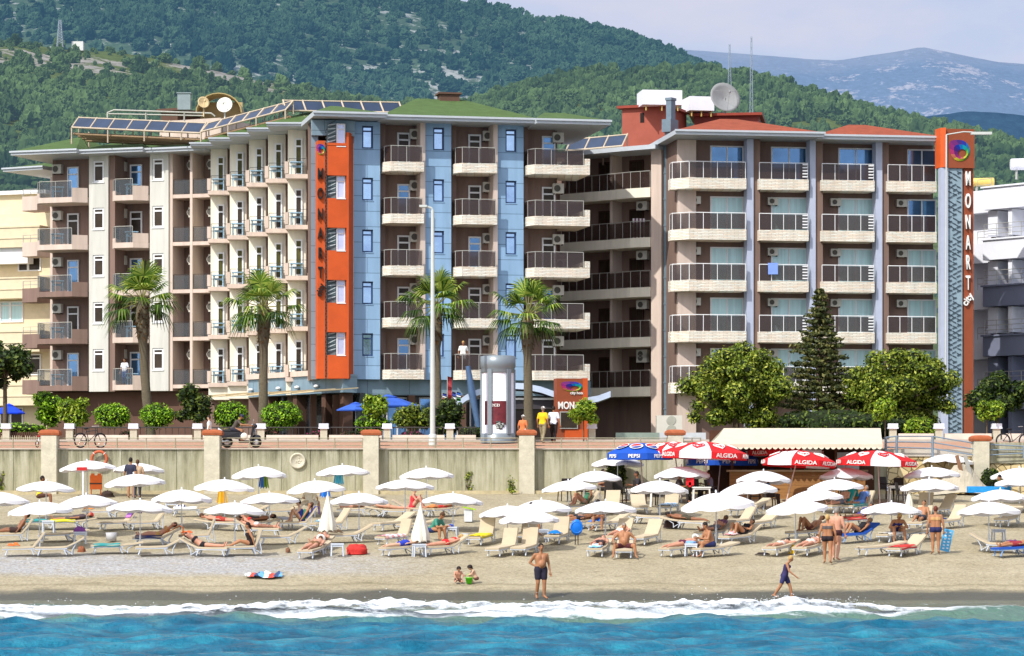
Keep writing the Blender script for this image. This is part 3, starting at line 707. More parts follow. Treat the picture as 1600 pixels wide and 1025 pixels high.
# blue panels with windows
for (pa, pb, wa, wb) in ((552.5, 594, 566, 583), (664, 705, 677, 694), (777, 818, 790, 807)):
    mb = MB(); op_ = [(T(wa), T(wb), a, b) for a, b in oz]
    wall_open(A, mb, T(pa) + .004, T(pb), zb_, zt_, -1.5, 0.0, op_); mb.build('blue_panel', PANEL, hotel, ho)
    mb = MB(); A.box(mb, T(pa) - .03, T(pa), zb_, zt_ - 1.2, -1, 0.02); mb.build('edge_trim', PINK, hotel, ho)
    for i, (a, b) in enumerate(oz):
        window(A, hotel, ho, T(wa) + .01, T(wb) - .01, a + .01, b - .01, -0.14, NAVY, SKYGLASS, 0.22, 0.075)
        mb = MB(); A.box(mb, T(wa) - 0.02, T(wb) + 0.02, a - 0.05, a - 0.001, -0.1, 0.03); mb.build('window_sill', PANEL, hotel, ho)
# balcony bays
def pigeon(): pass
for bi, (pa, pb, da, db, pier) in enumerate(((594, 656, 621, 641, 664), (705, 770, 732, 752, 777), (818, 875, 847, 868, None))):
    mb = MB(); t0, t1 = T(pa), T(pb)
    A.box(mb, t0 + .003, t1 - .003, zb_, zt_, -1.55, -1.3, 0)
    A.box(mb, t0 + .003, t0 + 0.42, zb_, zt_, -1.3, -0.75, 0)
    mb.build('bay_wall', TAUPE, hotel, ho)
    if pier:
        mb = MB(); A.box(mb, t1, T(pier) - .01, zb_, zt_, -1.5, 0.18); mb.build('pier', PINK, hotel, ho)
    for k in range(5):
        zf = FZ + k * FH
        door(A, hotel, ho, T(da, -1.2), T(db, -1.2), zf + 0.52, zf + 2.35, -1.22, DIMGLASS if (k + bi) % 3 else BLUEGLASS)
        ac_unit(A, hotel, ho, T(pb - 6 if pier else pb - 2, -.9), zf + 1.98, -1.25, 0.62, 0.55)
        mb = MB()
        if pier:
            A.prism(mb, [(t0 + 0.13, -1.3), (t0 + 0.13, 0.25), (t0 + 0.45, 0.75), (t1 + 0.10, 0.75), (t1 + 0.1, 0.19), (t1 - .004, 0.19), (t1 - .004, -1.3)], zf, zf + 0.52)
            rl = [(t0 + 0.2, -1.2), (t0 + 0.2, 0.22), (t0 + 0.5, 0.68), (t1 + 0.02, 0.68)]
        else:
            te = T(922, .9)
            A.prism(mb, [(t0 + 0.13, -1.3), (t0 + 0.13, 0.25), (t0 + 0.45, 0.85), (te, 0.85), (te, -2.6), (t1 + 0.2, -2.6), (t1 + .2, -1.3)], zf, zf + 0.52)
            A.box(mb, te - 0.28, te + 0.004, zf + 0.522, zf + 0.90, -2.6, 0.855)
            rl = [(t0 + 0.2, -1.2), (t0 + 0.2, 0.22), (t0 + 0.5, 0.78), (te - 0.35, 0.78)]
        o = mb.build('balcony', STONE, hotel, ho)
        railing(A, o, ho, rl, zf + 0.52, 0.88, posts=0.95)
mb = MB(); A.box(mb, T(875) + .004, T(880), zb_, zt_, -11, -1.6); mb.build('end_wall', TAUPE, hotel, ho)
# roof over the block: three stepped hips
hip_roof(A, hotel, ho, T(484), T(597), -11, 1.55, zt_ + .06, 1.1, GREENROOF, ridge=0.2)
hip_roof(A, hotel, ho, T(590), T(836), -11.5, 1.25, zt_, 1.75, GREENROOF, ridge=1.4)
hip_roof(A, hotel, ho, T(828), T(943), -8, 1.75, zt_ - .06, 0.95, GREENROOF, ridge=0.6)
mb = MB(); A.box(mb, T(686, -5), T(716, -5), zt_ + 1.5, zt_ + 2.25, -5.6, -4.6); A.box(mb, T(683, -5), T(719, -5), zt_ + 2.25, zt_ + 2.35, -5.7, -4.5); mb.build('chimney', TAUPE_D, hotel, ho)
# sign on the orange column: emblem, letters, script
RAINBOW = [(120, 30, 120), (70, 30, 130), (30, 50, 170), (0, 120, 200), (0, 170, 190), (30, 170, 110), (110, 190, 60), (180, 205, 50), (225, 215, 60), (210, 120, 90), (190, 50, 110), (150, 30, 120)]
RBM = [mat('emblem_%s' % n, c, 0.6, rough=0.4, var=0.06) for n, c in zip('plum violet blue azure teal emerald green lime yellow coral magenta purple'.split(), RAINBOW)]
def emblem(fr, root, org, t, z, w, sx, sz, name='emblem'):
    """rainbow drop with an off-centre ring"""
    mb = MB(); n = 36; out = []; inn = []; ctr = []
    for i in range(n):
        a = math.pi * 0.78 - 2 * math.pi * i / n
        r = 1.0 + 0.28 * math.exp(-((i if i < n / 2 else n - i) / 2.6) ** 2)
        out.append((math.cos(a) * r, math.sin(a) * r * 0.95)); inn.append((0.22 + math.cos(a) * 0.42, -0.22 + math.sin(a) * 0.36))
        ctr.append(((out[-1][0] * .5 + inn[-1][0] * .5), (out[-1][1] * .5 + inn[-1][1] * .5)))
    def q(p, ww): return fr.p(t + p[0] * sx / 2, w + ww, z + p[1] * sz / 2)
    for i in range(n):
        j = (i + 1) % n; c = int(i / n * 12) % 12
        mb.add([q(out[i], .0), q(out[j], .0), q(ctr[j], .05), q(ctr[i], .05)], [(0, 1, 2, 3)], c)
        mb.add([q(ctr[i], .05), q(ctr[j], .05), q(inn[j], .03), q(inn[i], .03)], [(0, 1, 2, 3)], (c + 2) % 12)
    return mb.build(name, RBM, root, org)
LETTER_D = mat('dark_letter', (44, 34, 30), 0.8, rough=0.5); LETTER_W = mat('white_letter', (240, 238, 232), 0.9, rough=0.5)
emblem(A, hotel, ho, T(501.5, .95), zat(233, 164), 0.93, 0.46, 0.62)
for ch, py in zip('MONART', (272, 303, 335, 365, 396, 426)):
    text_part('sign_letter', ch, 0.84, A.mat(T(500.5, .95), 0.99, zat(py, 164)), LETTER_D, hotel, 0.07, ho, 0.52, 0.015)
text_part('sign_letter', 'city', 0.5, A.mat(T(500.5, .95), 0.99, zat(453, 164)) @ Matrix.Rotation(R(72), 4, 'Z') @ Matrix.Shear('XZ', 4, (0, 0)), LETTER_D, hotel, 0.05, ho, 1.0, 0.012)
# ground floor: cladding band, glass front, brown columns
mb = MB(); A.box(mb, T(545), T(925), zat(617, 166), FZ - .004, -11, -0.35); mb.build('cladding_band', PANEL2, hotel, ho)
mb = MB(); A.box(mb, T(540, -.6), T(880, -.6), 5.9, zat(617, 166) - .004, -11, -1.2); mb.build('ground_floor_front', mat('lobby_front', (58, 44, 38), 0.7, spec=0.5, rough=0.3, var=0.3), hotel, ho)
for pa, pb in ((523, 536), (488, 496), (640, 650), (720, 730), (756, 766)):
    mb = MB(); A.box(mb, T(pa), T(pb), 5.8, zat(617, 166), -0.9, -0.3); mb.build('column', TAUPE_D, hotel, ho)
for pa, pb in ((545, 600), (604, 638), (655, 716), (734, 752)):
    window(A, hotel, ho, T(pa, -1), T(pb, -1), 6.0, 8.55, -1.05, WHITE, BLUEGLASS, 0.0, 0.08, True, name='shop_window')

# ---- stepped wing
WB = [(329, 359, 179.0), (359, 389, 176.6), (389, 419, 174.3), (419, 450, 172.0), (450, 482, 169.6), (482, 489, 167.4)]
tables = []
for i, (pa, pb, Yb) in enumerate(WB):
    fr = Fr(pa, Yb, pb, Yb); tw = fr.len
    mb = MB(); fr.box(mb, 0, tw + 1.6, FZ - 0.4, FZ + 5 * FH - 0.1, -7, -1.2); mb.build('wing_wall', CREAM, hotel, ho)
    if i == 5:
        for k in range(5):
            zf = FZ + k * FH; mb = MB(); fr.box(mb, -0.05, tw + .3, zf, zf + 0.27, -1.2, 0.0)
            o = mb.build('balcony', PINK, hotel, ho); railing(fr, o, ho, [(0.03, -.03), (tw + .25, -.03)], zf + .27, 0.8, 0.5, None, IRON, 3, .015)
            mb = MB(); fr.box(mb, 0.0, tw, zf + .27, zf + FH, -1.19, -0.9); mb.build('wing_wall', CREAM, hotel, ho)
        continue
    for k in range(5):
        zf = FZ + k * FH
        # lit cream pier with its door, brown recess to the right
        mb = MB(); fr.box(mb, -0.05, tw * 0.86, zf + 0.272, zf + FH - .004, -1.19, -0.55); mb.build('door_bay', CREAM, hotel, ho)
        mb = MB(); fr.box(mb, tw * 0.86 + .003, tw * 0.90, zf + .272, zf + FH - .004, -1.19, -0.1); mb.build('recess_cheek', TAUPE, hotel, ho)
        door(fr, hotel, ho, tw * 0.30, tw * 0.68, zf + 0.30, zf + 2.36, -0.455, GREENGLASS if (i * 3 + k) % 3 else DIMGLASS)
        mb = MB(); fr.box(mb, -0.12, tw + 0.02, zf, zf + 0.24, -1.2, 0.45)
        fr.box(mb, -0.16, 0.06, zf + .272, zf + 0.95, 0.2, 0.46)
        o = mb.build('balcony', PINK, hotel, ho)
        railing(fr, o, ho, [(0.08, 0.40), (tw - 0.05, 0.40)], zf + 0.27, 0.85, 0.55, None, IRON, 2, .013)
        tables.append((fr, tw, zf + 0.27, i, k))
    hip_roof(fr, hotel, ho, -1.1, tw + 2.2, -5, 1.15, FZ + 5 * FH - 0.05 + .012 * i, 1.0, GREENROOF, 0.2)
# ---- left block
Lf = Fr(56, 184.0, 329, 180.2); TL = lambda px, w=0: Lf.t(px, w)
zl0, zl1 = FZ - 0.15, FZ + 5 * FH - 0.1
mb = MB(); Lf.box(mb, TL(64), TL(329), zl0, zl1, -12, -1.5); mb.build('core_wall', TAUPE, hotel, ho)
lw = [(FZ + k * FH + 1.12, FZ + k * FH + 2.42) for k in range(5)]
for pa, pb, wa, wb, cm in ((142, 172, 148, 165, PANELC), (237, 266, 241, 258, PANELC)):
    mb = MB(); wall_open(Lf, mb, TL(pa), TL(pb), zl0, zl1, -1.49, 0.25, [(TL(wa), TL(wb), a, b) for a, b in lw]); mb.build('cream_panel', cm, hotel, ho)
    for a, b in lw:
        window(Lf, hotel, ho, TL(wa) + .01, TL(wb) - .01, a + .01, b - .01, 0.2, WHITE, DIMGLASS, 0.22, 0.10)
        mb = MB(); Lf.box(mb, TL(wa) - .04, TL(wb) + .04, a - .06, a - .001, 0.1, 0.30); mb.build('window_sill', WHITE, hotel, ho)
for pa, pb in ((172, 181), (266, 271), (298, 302)):
    mb = MB(); Lf.box(mb, TL(pa) + .003, TL(pb), zl0, zl1, -1.49, 0.12); mb.build('pier', PINK if pa > 180 else TAUPE, hotel, ho)
for k in range(5):
    zf = FZ + k * FH
    for pa, pb, da, db, ch in ((63, 140, 105, 123, True), (181, 235, 203, 222, False)):
        t0, t1 = TL(pa), TL(pb)
        mb = MB(); Lf.prism(mb, [(t0, -1.48), (t0, 0.45), (t0 + 0.35, 0.85), (t1 - 0.75, 0.85), (t1 - .01, 0.25), (t1 - .01, -1.48)], zf - 0.1, zf + 0.22)
        Lf.prism(mb, [(t1 - 0.75, 0.85), (t1 - .01, 0.25), (t1 - .09, 0.17), (t1 - .80, 0.75)], zf + .223, zf + 0.78)
        Lf.prism(mb, [(t0, -0.5), (t0, 0.45), (t0 + 0.35, 0.85), (t0 + 0.42, 0.78), (t0 + 0.1, 0.42), (t0 + .1, -0.5)], zf + .223, zf + 0.5)
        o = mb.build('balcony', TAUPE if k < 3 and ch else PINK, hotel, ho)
        railing(Lf, o, ho, [(t0 + 0.05, -0.4), (t0 + 0.05, 0.43), (t0 + 0.36, 0.8), (t1 - 0.8, 0.8)], zf + 0.22, 0.98, 0.9, mat('pale_glass', (90, 100, 105), 0.6, rough=0.1, alpha=0.35, spec=0.6), STEEL, 1, .02)
        door(Lf, hotel, ho, TL(da, -1.4), TL(db, -1.4), zf + 0.2, zf + 2.30, -1.38, DIMGLASS if k % 2 else BLUEGLASS)
        ac_unit(Lf, hotel, ho, TL(pa + (26 if ch else 8), -1.2), zf + 1.9, -1.45, 0.62, 0.56)
    for pa, pb in ((271, 298), (302, 329)):
        t0, t1 = TL(pa), TL(pb)
        mb = MB(); Lf.box(mb, t0, t1 - .004, zf, zf + 0.22, -1.48, 0.1); o = mb.build('balcony', PINK, hotel, ho)
        railing(Lf, o, ho, [(t0 + .03, 0.05), (t1 - .05, 0.05)], zf + 0.22, 0.9, 1.1, mat('pale_glass', (0, 0, 0)), IRON, 1, .016)
        ac_unit(Lf, hotel, ho, t1 - 0.25, zf + 1.75, -0.9, 0.34, 0.6)
        door(Lf, hotel, ho, t0 + .45, t1 - 0.1, zf + 0.2, zf + 2.3, -1.38, DIMGLASS, TAUPE)
    # small side balconies at the far left
    sf = Fr(38, 188, 66, 187.3)
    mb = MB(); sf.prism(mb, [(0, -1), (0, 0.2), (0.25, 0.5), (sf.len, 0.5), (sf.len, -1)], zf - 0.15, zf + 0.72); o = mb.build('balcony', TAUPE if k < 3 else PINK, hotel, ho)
    railing(sf, o, ho, [(0.05, 0.2), (0.28, 0.45), (sf.len, 0.45)], zf + .72, 0.45, 0.5, None, STEEL, 2, .016)
mb = MB(); Lf.box(mb, TL(60), TL(76), zl0, zl1 - 1.0, -9, -1.52); mb.build('side_wall', PINK, hotel, ho)
hip_roof(Lf, hotel, ho, TL(40), TL(142), -8, 1.9, zl1, 1.35, GREENROOF, 0.24)
hip_roof(Lf, hotel, ho, TL(136), TL(240), -8, 1.5, zl1 - .03, 1.2, GREENROOF, 0.24)
hip_roof(Lf, hotel, ho, TL(236), TL(334), -8, 1.2, zl1 - .06, 1.0, GREENROOF, 0.24)
sf = Fr(20, 189, 62, 188)
hip_roof(sf, hotel, ho, 0, sf.len + 1, -4, 1.0, zat(268, 188), 0.5, GREENROOF, 0.22)
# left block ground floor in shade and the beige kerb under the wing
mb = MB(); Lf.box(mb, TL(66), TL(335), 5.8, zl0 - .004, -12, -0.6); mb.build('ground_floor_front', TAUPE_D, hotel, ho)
for i, (pa, pb, Yb) in enumerate(WB[:5]):
    fr = Fr(pa, Yb, pb, Yb); mb = MB(); fr.box(mb, -.1, fr.len, FZ - 0.75, FZ - .004, -1.2, 0.2); mb.build('wing_base', CREAM, hotel, ho)
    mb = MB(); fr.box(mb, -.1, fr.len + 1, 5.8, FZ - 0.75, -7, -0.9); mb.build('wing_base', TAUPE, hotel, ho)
# blue-grey canopy wall that runs out to the orange column, with round lights, and the awning below it
cf = Fr(388, 173.5, 536, 164.6)
mb = MB(); cf.box(mb, 0, cf.len, zat(616, 168), FZ + 0.25, -0.9, 0.0); cf.box(mb, -.05, cf.len * 0.67, FZ + .252, FZ + 0.55, -0.5, 0.12, 1)
o = mb.build('canopy_wall', [PANEL2, PINK], hotel, ho)
for f in (0.05, 0.35, 0.55, 0.75):
    mb = MB(); mb.ell(cf.p(cf.len * f, 0.14, FZ - 0.35), (0.16, 0.16, 0.10), 8, 0, rings=5); mb.build('wall_light', WHITE, o, ho)
mb = MB()
cf2 = Fr(322, 172, 525, 161.5)
n = 6
for i in range(n):
    a, b = cf2.len * i / n, cf2.len * (i + 1) / n
    z0, z1 = zat(618, 170) - 0.10, zat(618, 170) + 0.16
    mb.hexa([cf2.p(a, 1.4, z0 - .05), cf2.p(b - .06, 1.4, z0 + .02), cf2.p(b - .06, -1.5, z1), cf2.p(a, -1.5, z1 - .06), cf2.p(a, 1.4, z0), cf2.p(b - .06, 1.4, z0 + .08), cf2.p(b - .06, -1.5, z1 + .06), cf2.p(a, -1.5, z1)], 0)
mb.build('awning', mat('cream_canvas', (225, 205, 165), 0.8, rough=0.9), hotel, ho)
mb = MB(); cf.box(mb, 0, cf.len, 5.8, zat(616, 168) - .004, -1.4, -1.1); mb.build('restaurant_front', mat('dark_glazing', (60, 66, 66), 0.7, rough=0.15, spec=0.6), hotel, ho)
for f in (0.15, 0.45, 0.75, 0.93):
    mb = MB(); cf.box(mb, cf.len * f, cf.len * f + 0.45, 5.8, zat(616, 168) - .006, -0.8, -0.2); mb.build('column', TAUPE_D, hotel, ho)
# plant room and chimney on the roof
pf = Fr(243, 188, 345, 186)
mb = MB(); pf.box(mb, 0.3, pf.len, 22, 26.4, -5, 0); mb.build('plant_room', PINK, hotel, ho)
mb = MB(); pf.box(mb, 0.4, 1.6, 26.4, 27.0, -3, 0.0); pf.box(mb, 0.2, 1.9, 27.0, 27.15, -3.2, 0.2); mb.build('chimney', TAUPE_D, hotel, ho)

# ================================================================== right hotel
Cf = Fr(1055, 168.4, 1466, 170.7); TAUPE_C = mat('warm_taupe', (144, 118, 106), 0.72, rough=0.9, var=0.14, scale=1.5, stretch=(1.2, 1.2, 0.12))
TC = lambda px, w=0: Cf.t(px, w)
co_ = Cf.p(Cf.len / 2, -7, 6.0)
aph = thing('apartment_hotel', 'brown hotel block with red tiled hip roof, glass balconies and white columns', 'hotel', co_)
CZ = 8.82; czt = CZ + 5 * FH
mb = MB(); Cf.box(mb, TC(1062), TC(1466), 5.9, czt + 0.1, -12, -1.0); mb.build('core_wall', TAUPE_C, aph, co_)
LILAC = mat('lilac_white_column', (206, 214, 236), 0.66, rough=0.5, var=0.05)
bays = [(1055, 1166, 1110, 1163), (1186, 1264, 1205, 1262), (1284, 1367, 1310, 1366), (1387, 1464, 1418, 1464)]
mb = MB(); Cf.box(mb, TC(1055, -1.4), TC(1083, -1.4), 5.9, czt, -0.99, -0.6); mb.build('bay_wall', PINK, aph, co_)
for pa, pb, pc in ((1166, 1176, 1187), (1264, 1273, 1285), (1367, 1377, 1388)):
    mb = MB(); Cf.box(mb, TC(pa), TC(pb), 5.9, czt, -0.6, 0.22); mb.build('column', LILAC, aph, co_)
    mb = MB(); Cf.box(mb, TC(pb) + .003, TC(pc), 5.9, czt, -0.99, 0.1); mb.build('bay_divider', TAUPE_C, aph, co_)
for bi, (pa, pb, da, db) in enumerate(bays):
    t0, t1 = TC(pa, .5), TC(pb, .5)
    for k in range(5):
        zf = CZ + k * FH
        window(Cf, aph, co_, TC(da, -.9), TC(db, -.9) - .02, zf + 0.62, zf + 2.58, -0.92, WHITE, BLUEGLASS if (k == 4 or (k == 3 and bi == 3)) else CURTAIN, 0.0, 0.08, True, name='sliding_window')
        if k < 4: ac_unit(Cf, aph, co_, TC(pa + (30 if bi == 0 else 20), -1), zf + 2.12, -0.98, 0.6, 0.42)
        mb = MB()
        if bi == 0: poly = [(t0 - 0.1, -0.98), (t0 - 0.1, -0.3), (t0 + 0.75, 0.6), (t1 - .01, 0.6), (t1 - .01, -0.98)]; rl = [(t0, -.95), (t0, -0.3), (t0 + 0.8, 0.52), (t1 - .05, 0.52)]
        else: poly = [(t0, -0.98), (t0, 0.5), (t1 - .01, 0.5), (t1 - .01, -0.98)]; rl = [(t0 + .04, 0.42), (t1 - .05, 0.42)]
        Cf.prism(mb, poly, zf, zf + 0.6); o = mb.build('balcony', STONE, aph, co_)
        railing(Cf, o, co_, rl, zf + 0.6, 0.92, 0.72, BRONZE, WHITE, 1, .024)
        if bi < 3:
            mb = MB()
            for q in range(5): Cf.box(mb, t1 - 0.36, t1 - 0.08, zf + 0.72 + q * 0.17, zf + 0.79 + q * 0.17, 0.44, 0.50)
            mb.build('ladder_rail', WHITE, o, co_)
hip_roof(Cf, aph, co_, TC(1046), TC(1276), -9, 1.7, czt + .02, 1.3, REDROOF, 0.26, ridge=0.5)
hip_roof(Cf, aph, co_, TC(1268), TC(1466), -9, 1.3, czt - .05, 1.2, REDROOF, 0.26, ridge=0.5)
# sign pylon
Pf = Fr(1466, 169.2, 1518, 169.5); 
PT = lambda px, w=0: Pf.t(px, w)
mb = MB(); Pf.box(mb, PT(1465), PT(1518), zat(263, 169), zat(202, 169), -0.25, 0.55, 0); Pf.prism(mb, [(PT(1463), -0.25), (PT(1465), .55), (PT(1478, .75), 0.75), (PT(1478, .75), .551)], zat(262.5, 169), zat(201, 169), 1)
o = mb.build('pylon_head', [ORANGE_D, ORANGE], aph, co_)
emblem(Pf, o, co_, PT(1500, .6), zat(236, 169), 0.58, 1.15, 1.25)
mb = MB(); Pf.box(mb, PT(1465), PT(1476.5), 5.9, zat(263.2, 169), 0.1, 0.6); mb.build('pylon_column', LILAC, aph, co_)
mb = MB(); Pf.box(mb, PT(1476.7), PT(1500), 5.9, zat(263.4, 169), -1.2, 0.45, 0)
random.seed(5)
for q in range(112):
    z = 6.1 + q * 0.138; 
    for cidx in range(3):
        ta = PT(1477.5) + cidx * 0.26; s_ = 1 if (q + cidx) % 2 else -1; j = random.uniform(-.03, .03)
        if random.random() < 0.25: continue
        mb.hexa([Pf.p(ta + j, .50, z), Pf.p(ta + .22 + j, .50, z + .10 * s_), Pf.p(ta + .22 + j, .452, z + .10 * s_), Pf.p(ta + j, .452, z),
                 Pf.p(ta + j, .50, z + .04), Pf.p(ta + .22 + j, .50, z + .04 + .10 * s_), Pf.p(ta + .22 + j, .452, z + .04 + .10 * s_), Pf.p(ta + j, .452, z + .04)], 1)
mb.build('wave_relief', [mat('relief_grey', (150, 172, 184), 0.8), mat('relief_slate', (72, 86, 98), 0.8)], aph, co_)
mb = MB(); Pf.box(mb, PT(1502.5), PT(1518), 5.9, zat(263.4, 169), -1.0, 0.35); mb.build('sign_strip', ORANGE_D, aph, co_)
for ch, py in zip('MONART', (280, 315, 348, 380, 411, 443)):
    text_part('sign_letter', ch, 1.12, Pf.mat(PT(1512.5, .45), 0.44, zat(py, 169)), LETTER_W, aph, 0.07, co_, 0.36, 0.02)
text_part('sign_letter', 'city', 0.52, Pf.mat(PT(1512, .45), 0.44, zat(468, 169)) @ Matrix.Rotation(R(55), 4, 'Z'), LETTER_W, aph, 0.05, co_, 1.0, 0.012)
# courtyard wing
Df = Fr(872, 176.2, 1038, 172.4); TD = lambda px, w=0: Df.t(px, w)
mb = MB(); Df.box(mb, TD(812), TD(1024), 5.9, zat(240, 174) + .3, -8, -1.6); mb.build('courtyard_wall', TAUPE, aph, co_)
mb = MB(); Df.box(mb, TD(1022), TD(1038), 5.9, zat(237, 173), -3, 0.35); mb.build('pier', PINK, aph, co_)
mb = MB(); Df.box(mb, TD(1038) + .003, TD(1056), 5.9, zat(240, 173), -3, -0.6); mb.build('duct_recess', TAUPE_D, aph, co_)
for k in range(5):
    zf = CZ + k * FH - 0.05
    mb = MB(); ts = TD(985, .4)
    Df.prism(mb, [(TD(868), -1.6), (TD(868), -0.5), (ts - 1.2, 0.15), (ts, 0.45), (TD(1022) - .004, 0.45), (TD(1022) - .004, -1.6)], zf, zf + 0.55); o = mb.build('balcony', CREAM, aph, co_)
    railing(Df, o, co_, [(TD(870), -0.55), (ts - 1.2, 0.1), (ts, 0.38), (TD(1021), 0.38)], zf + 0.55, 0.95, 0.62, BRONZE, STEEL, 1, .02)
    for da, db in ((936, 956), (984, 1006)):
        window(Df, aph, co_, TD(da, -1.55), TD(db, -1.55), zf + 0.56, zf + 2.4, -1.49, mat('brown_frame', (70, 44, 34), 0.8), DIMGLASS, 0, 0.08, True, name='balcony_door')
    ac_unit(Df, aph, co_, TD(1008, -1), zf - 0.62 if k else zf + 2.0, -0.9, 0.7, 0.5)
    ac_unit(Df, aph, co_, TD(881, -1), zf + 1.9, -1.0, 0.6, 0.6)
    mb = MB(); Df.box(mb, TD(957, -.8), TD(961, -.8), zf + .56, zf + FH, -1.6, -0.5); mb.build('fin', PINK, aph, co_)
mb = MB()
Df.prism(mb, [(TD(868), -3), (TD(868), 0.3), (TD(985), 1.0), (TD(1040), 1.2), (TD(1040), -3)], zat(240, 174), zat(240, 174) + 0.25); mb.build('eaves', FASCIA, aph, co_)
DUCT = mat('galvanised_duct', (128, 146, 158), 0.7, rough=0.45, metal=0.25, var=0.15)
mb = MB(); Df.box(mb, TD(1040), TD(1050), 7.5, zat(225, 172), -0.59, 0.2); 
for z in np.arange(8, 23, 1.5): Df.box(mb, TD(1039.5), TD(1050.5), z, z + .08, -0.585, 0.23)
Df.box(mb, TD(1038), TD(1052), zat(206, 172), zat(186, 172), -0.6, 0.3); Df.box(mb, TD(1040), TD(1050), zat(225, 172), zat(206, 172), -0.5, 0.1)
Df.box(mb, TD(1042), TD(1050), zat(186, 172), zat(152, 172), -0.4, 0.1); Df.box(mb, TD(1041), TD(1051), zat(156, 172), zat(152, 172), -0.45, 0.15)
mb.build('ventilation_duct', DUCT, aph, co_)
mb = MB(); Df.box(mb, TD(1051), TD(1056), 7.5, zat(232, 172), -0.595, 0.05); mb.build('drain_pipe', mat('pipe', (190, 175, 150), 0.7), aph, co_)
# brick penthouse on the roof
BRICK = mat('red_render', (190, 104, 86), 0.62, rough=0.85, var=0.12, scale=1.4); 
Bf = Fr(972, 180, 1040, 179)
mb = MB(); Bf.box(mb, 0, Bf.len, 23, zat(170, 180), -4, 0); Bf.box(mb, -.25, Bf.len + .2, zat(170, 180), zat(166, 180), -4.2, .25, 1)
Bf.box(mb, 1.15, 1.4, zat(193, 180), zat(178, 180), 0.001, 0.02, 2)
mb.build('rooftop_tower', [BRICK, mat('brick_cap', (150, 62, 46), 0.8), DARK], aph, co_)
Bf2 = Fr(1085, 182, 1186, 181.5)
mb = MB(); Bf2.box(mb, 0, Bf2.len, 23, zat(182, 182), -4, 0); Bf2.box(mb, -.3, Bf2.len + .2, zat(182, 182), zat(178, 182), -4.2, .3, 1); mb.build('rooftop_tower', [mat('brick_dark', (140, 62, 52), 0.7), MATS['brick_cap']], aph, co_)

# ---- things that stand on the roofs
TANK = mat('white_tank', (238, 240, 246), 0.85, rough=0.5, var=0.04)
def roof_tank(label, pa, pb, ya, yb, Y):
    fr = Fr(pa, Y, pb, Y + 0.3); o = fr.p(fr.len / 2, -1, zat(yb, Y))
    t = thing('water_tank', label, 'water tank', o, group='white tanks on the right hotel')
    mb = MB(); fr.box(mb, 0, fr.len, zat(yb, Y), zat(ya, Y), -2, 0); mb.build('tank_box', TANK, t, o)
    mb = MB()
    for f in (0.1, 0.5, 0.9): mb.tube([fr.p(fr.len * f, -.15, zat(yb, Y) - .002), fr.p(fr.len * f, -.15, zat(yb + 9, Y))], .05, 5); mb.tube([fr.p(fr.len * f, -1.8, zat(yb, Y) - .002), fr.p(fr.len * f, -1.8, zat(yb + 9, Y))], .05, 5)
    mb.build('stand', mat('yellow_steel', (215, 190, 110), 0.7), t, o)
roof_tank('bigger white box tank on yellow legs above the red rooftop tower', 1004, 1066, 140, 163, 178)
roof_tank('smaller white box tank behind the large grey dish', 1078, 1116, 150, 172, 181)
def dish(label, px, py, rpx, Y, rgb, tilt=18, turn=0, mastpx=20, name='satellite_dish'):
    s = Y / F; r = rpx * s; c = Vector(at(px, py, Y)); base = c - Vector((0, -0.1, mastpx * s))
    t = thing(name, label, 'satellite dish', base)
    rot = Matrix.Rotation(R(turn), 3, 'Z') @ Matrix.Rotation(R(90 - tilt), 3, 'X')
    mb = MB(); prof = [(max(.001, r * q), 0.32 * r * q * q) for q in (0, .2, .4, .6, .8, 1.0)] + [(r, 0.32 * r + 0.02), (r * 0.8, 0.32 * r * .64 + .03), (0.001, 0.03)]
    mb.lathe([(a, z - 0.3 * r) for a, z in prof], 24, c, 0, True, rot); mb.build('reflector', mat('dish_%d' % rgb[0], rgb, 0.8, rough=0.5, var=0.08), t, base)
    mb = MB(); tip = c + rot @ Vector((0, 0, r * 0.75))
    for a in (30, 150, 270):
        mb.tube([c + rot @ Vector((r * .9 * math.cos(R(a)), r * .9 * math.sin(R(a)), 0)), tip], .009, 4)
    mb.ell(tip, (.06, .06, .09), 8); mb.tube([base, c + Vector((0, 0.25, 0))], .05, 6); mb.build('mast', MATS['dish_%d' % rgb[0]], t, base)
dish('huge grey satellite dish beside white tanks on the right hotel', 1133, 152, 25, 178, (150, 152, 152), 20, 20, 25)
dish('white satellite dish on the left roof in front of a curved shelter', 351, 164, 12.5, 181, (240, 236, 225), 15, -8, 22)
dish('small beige satellite dish left of the white one', 318, 160, 9.5, 182, (226, 200, 150), 15, 25, 22)
# curved shelter behind the dishes
o = at(338, 176, 187); t = thing('roof_shelter', 'beige curved metal shelter on the hotel roof behind two dishes', 'shelter', o)
mb = MB(); prof = []
for i in range(13):
    a = math.pi * (1 - i / 12); prof.append((math.cos(a) * 1.45 + 0.15, math.sin(a) * 1.25 + (0.0)))
v = []
for x, z in prof:
    for y in (0, 2.2): v.append((o[0] + x, o[1] + y, o[2] + z))
for x, z in prof:
    for y in (0, 2.2): v.append((o[0] + x * 0.95, o[1] + y, o[2] + z * 0.95))
f = []
for i in range(12):
    f += [(2 * i, 2 * i + 2, 2 * i + 3, 2 * i + 1), (26 + 2 * i, 26 + 2 * i + 1, 26 + 2 * i + 3, 26 + 2 * i + 2), (2 * i, 26 + 2 * i, 26 + 2 * i + 2, 2 * i + 2)]
mb.add(v, f, 0); mb.build('arched_roof', mat('shelter_beige', (196, 172, 116), 0.7, var=0.15), t, o)
mb = MB(); mb.box(o[0] - 1.2, o[0] + 1.45, o[1] + 2.0, o[1] + 2.15, o[2] - 1.2, o[2] + 0.9); mb.build('back_wall', mat('shelter_inside', (190, 168, 118), 0.8), t, o)
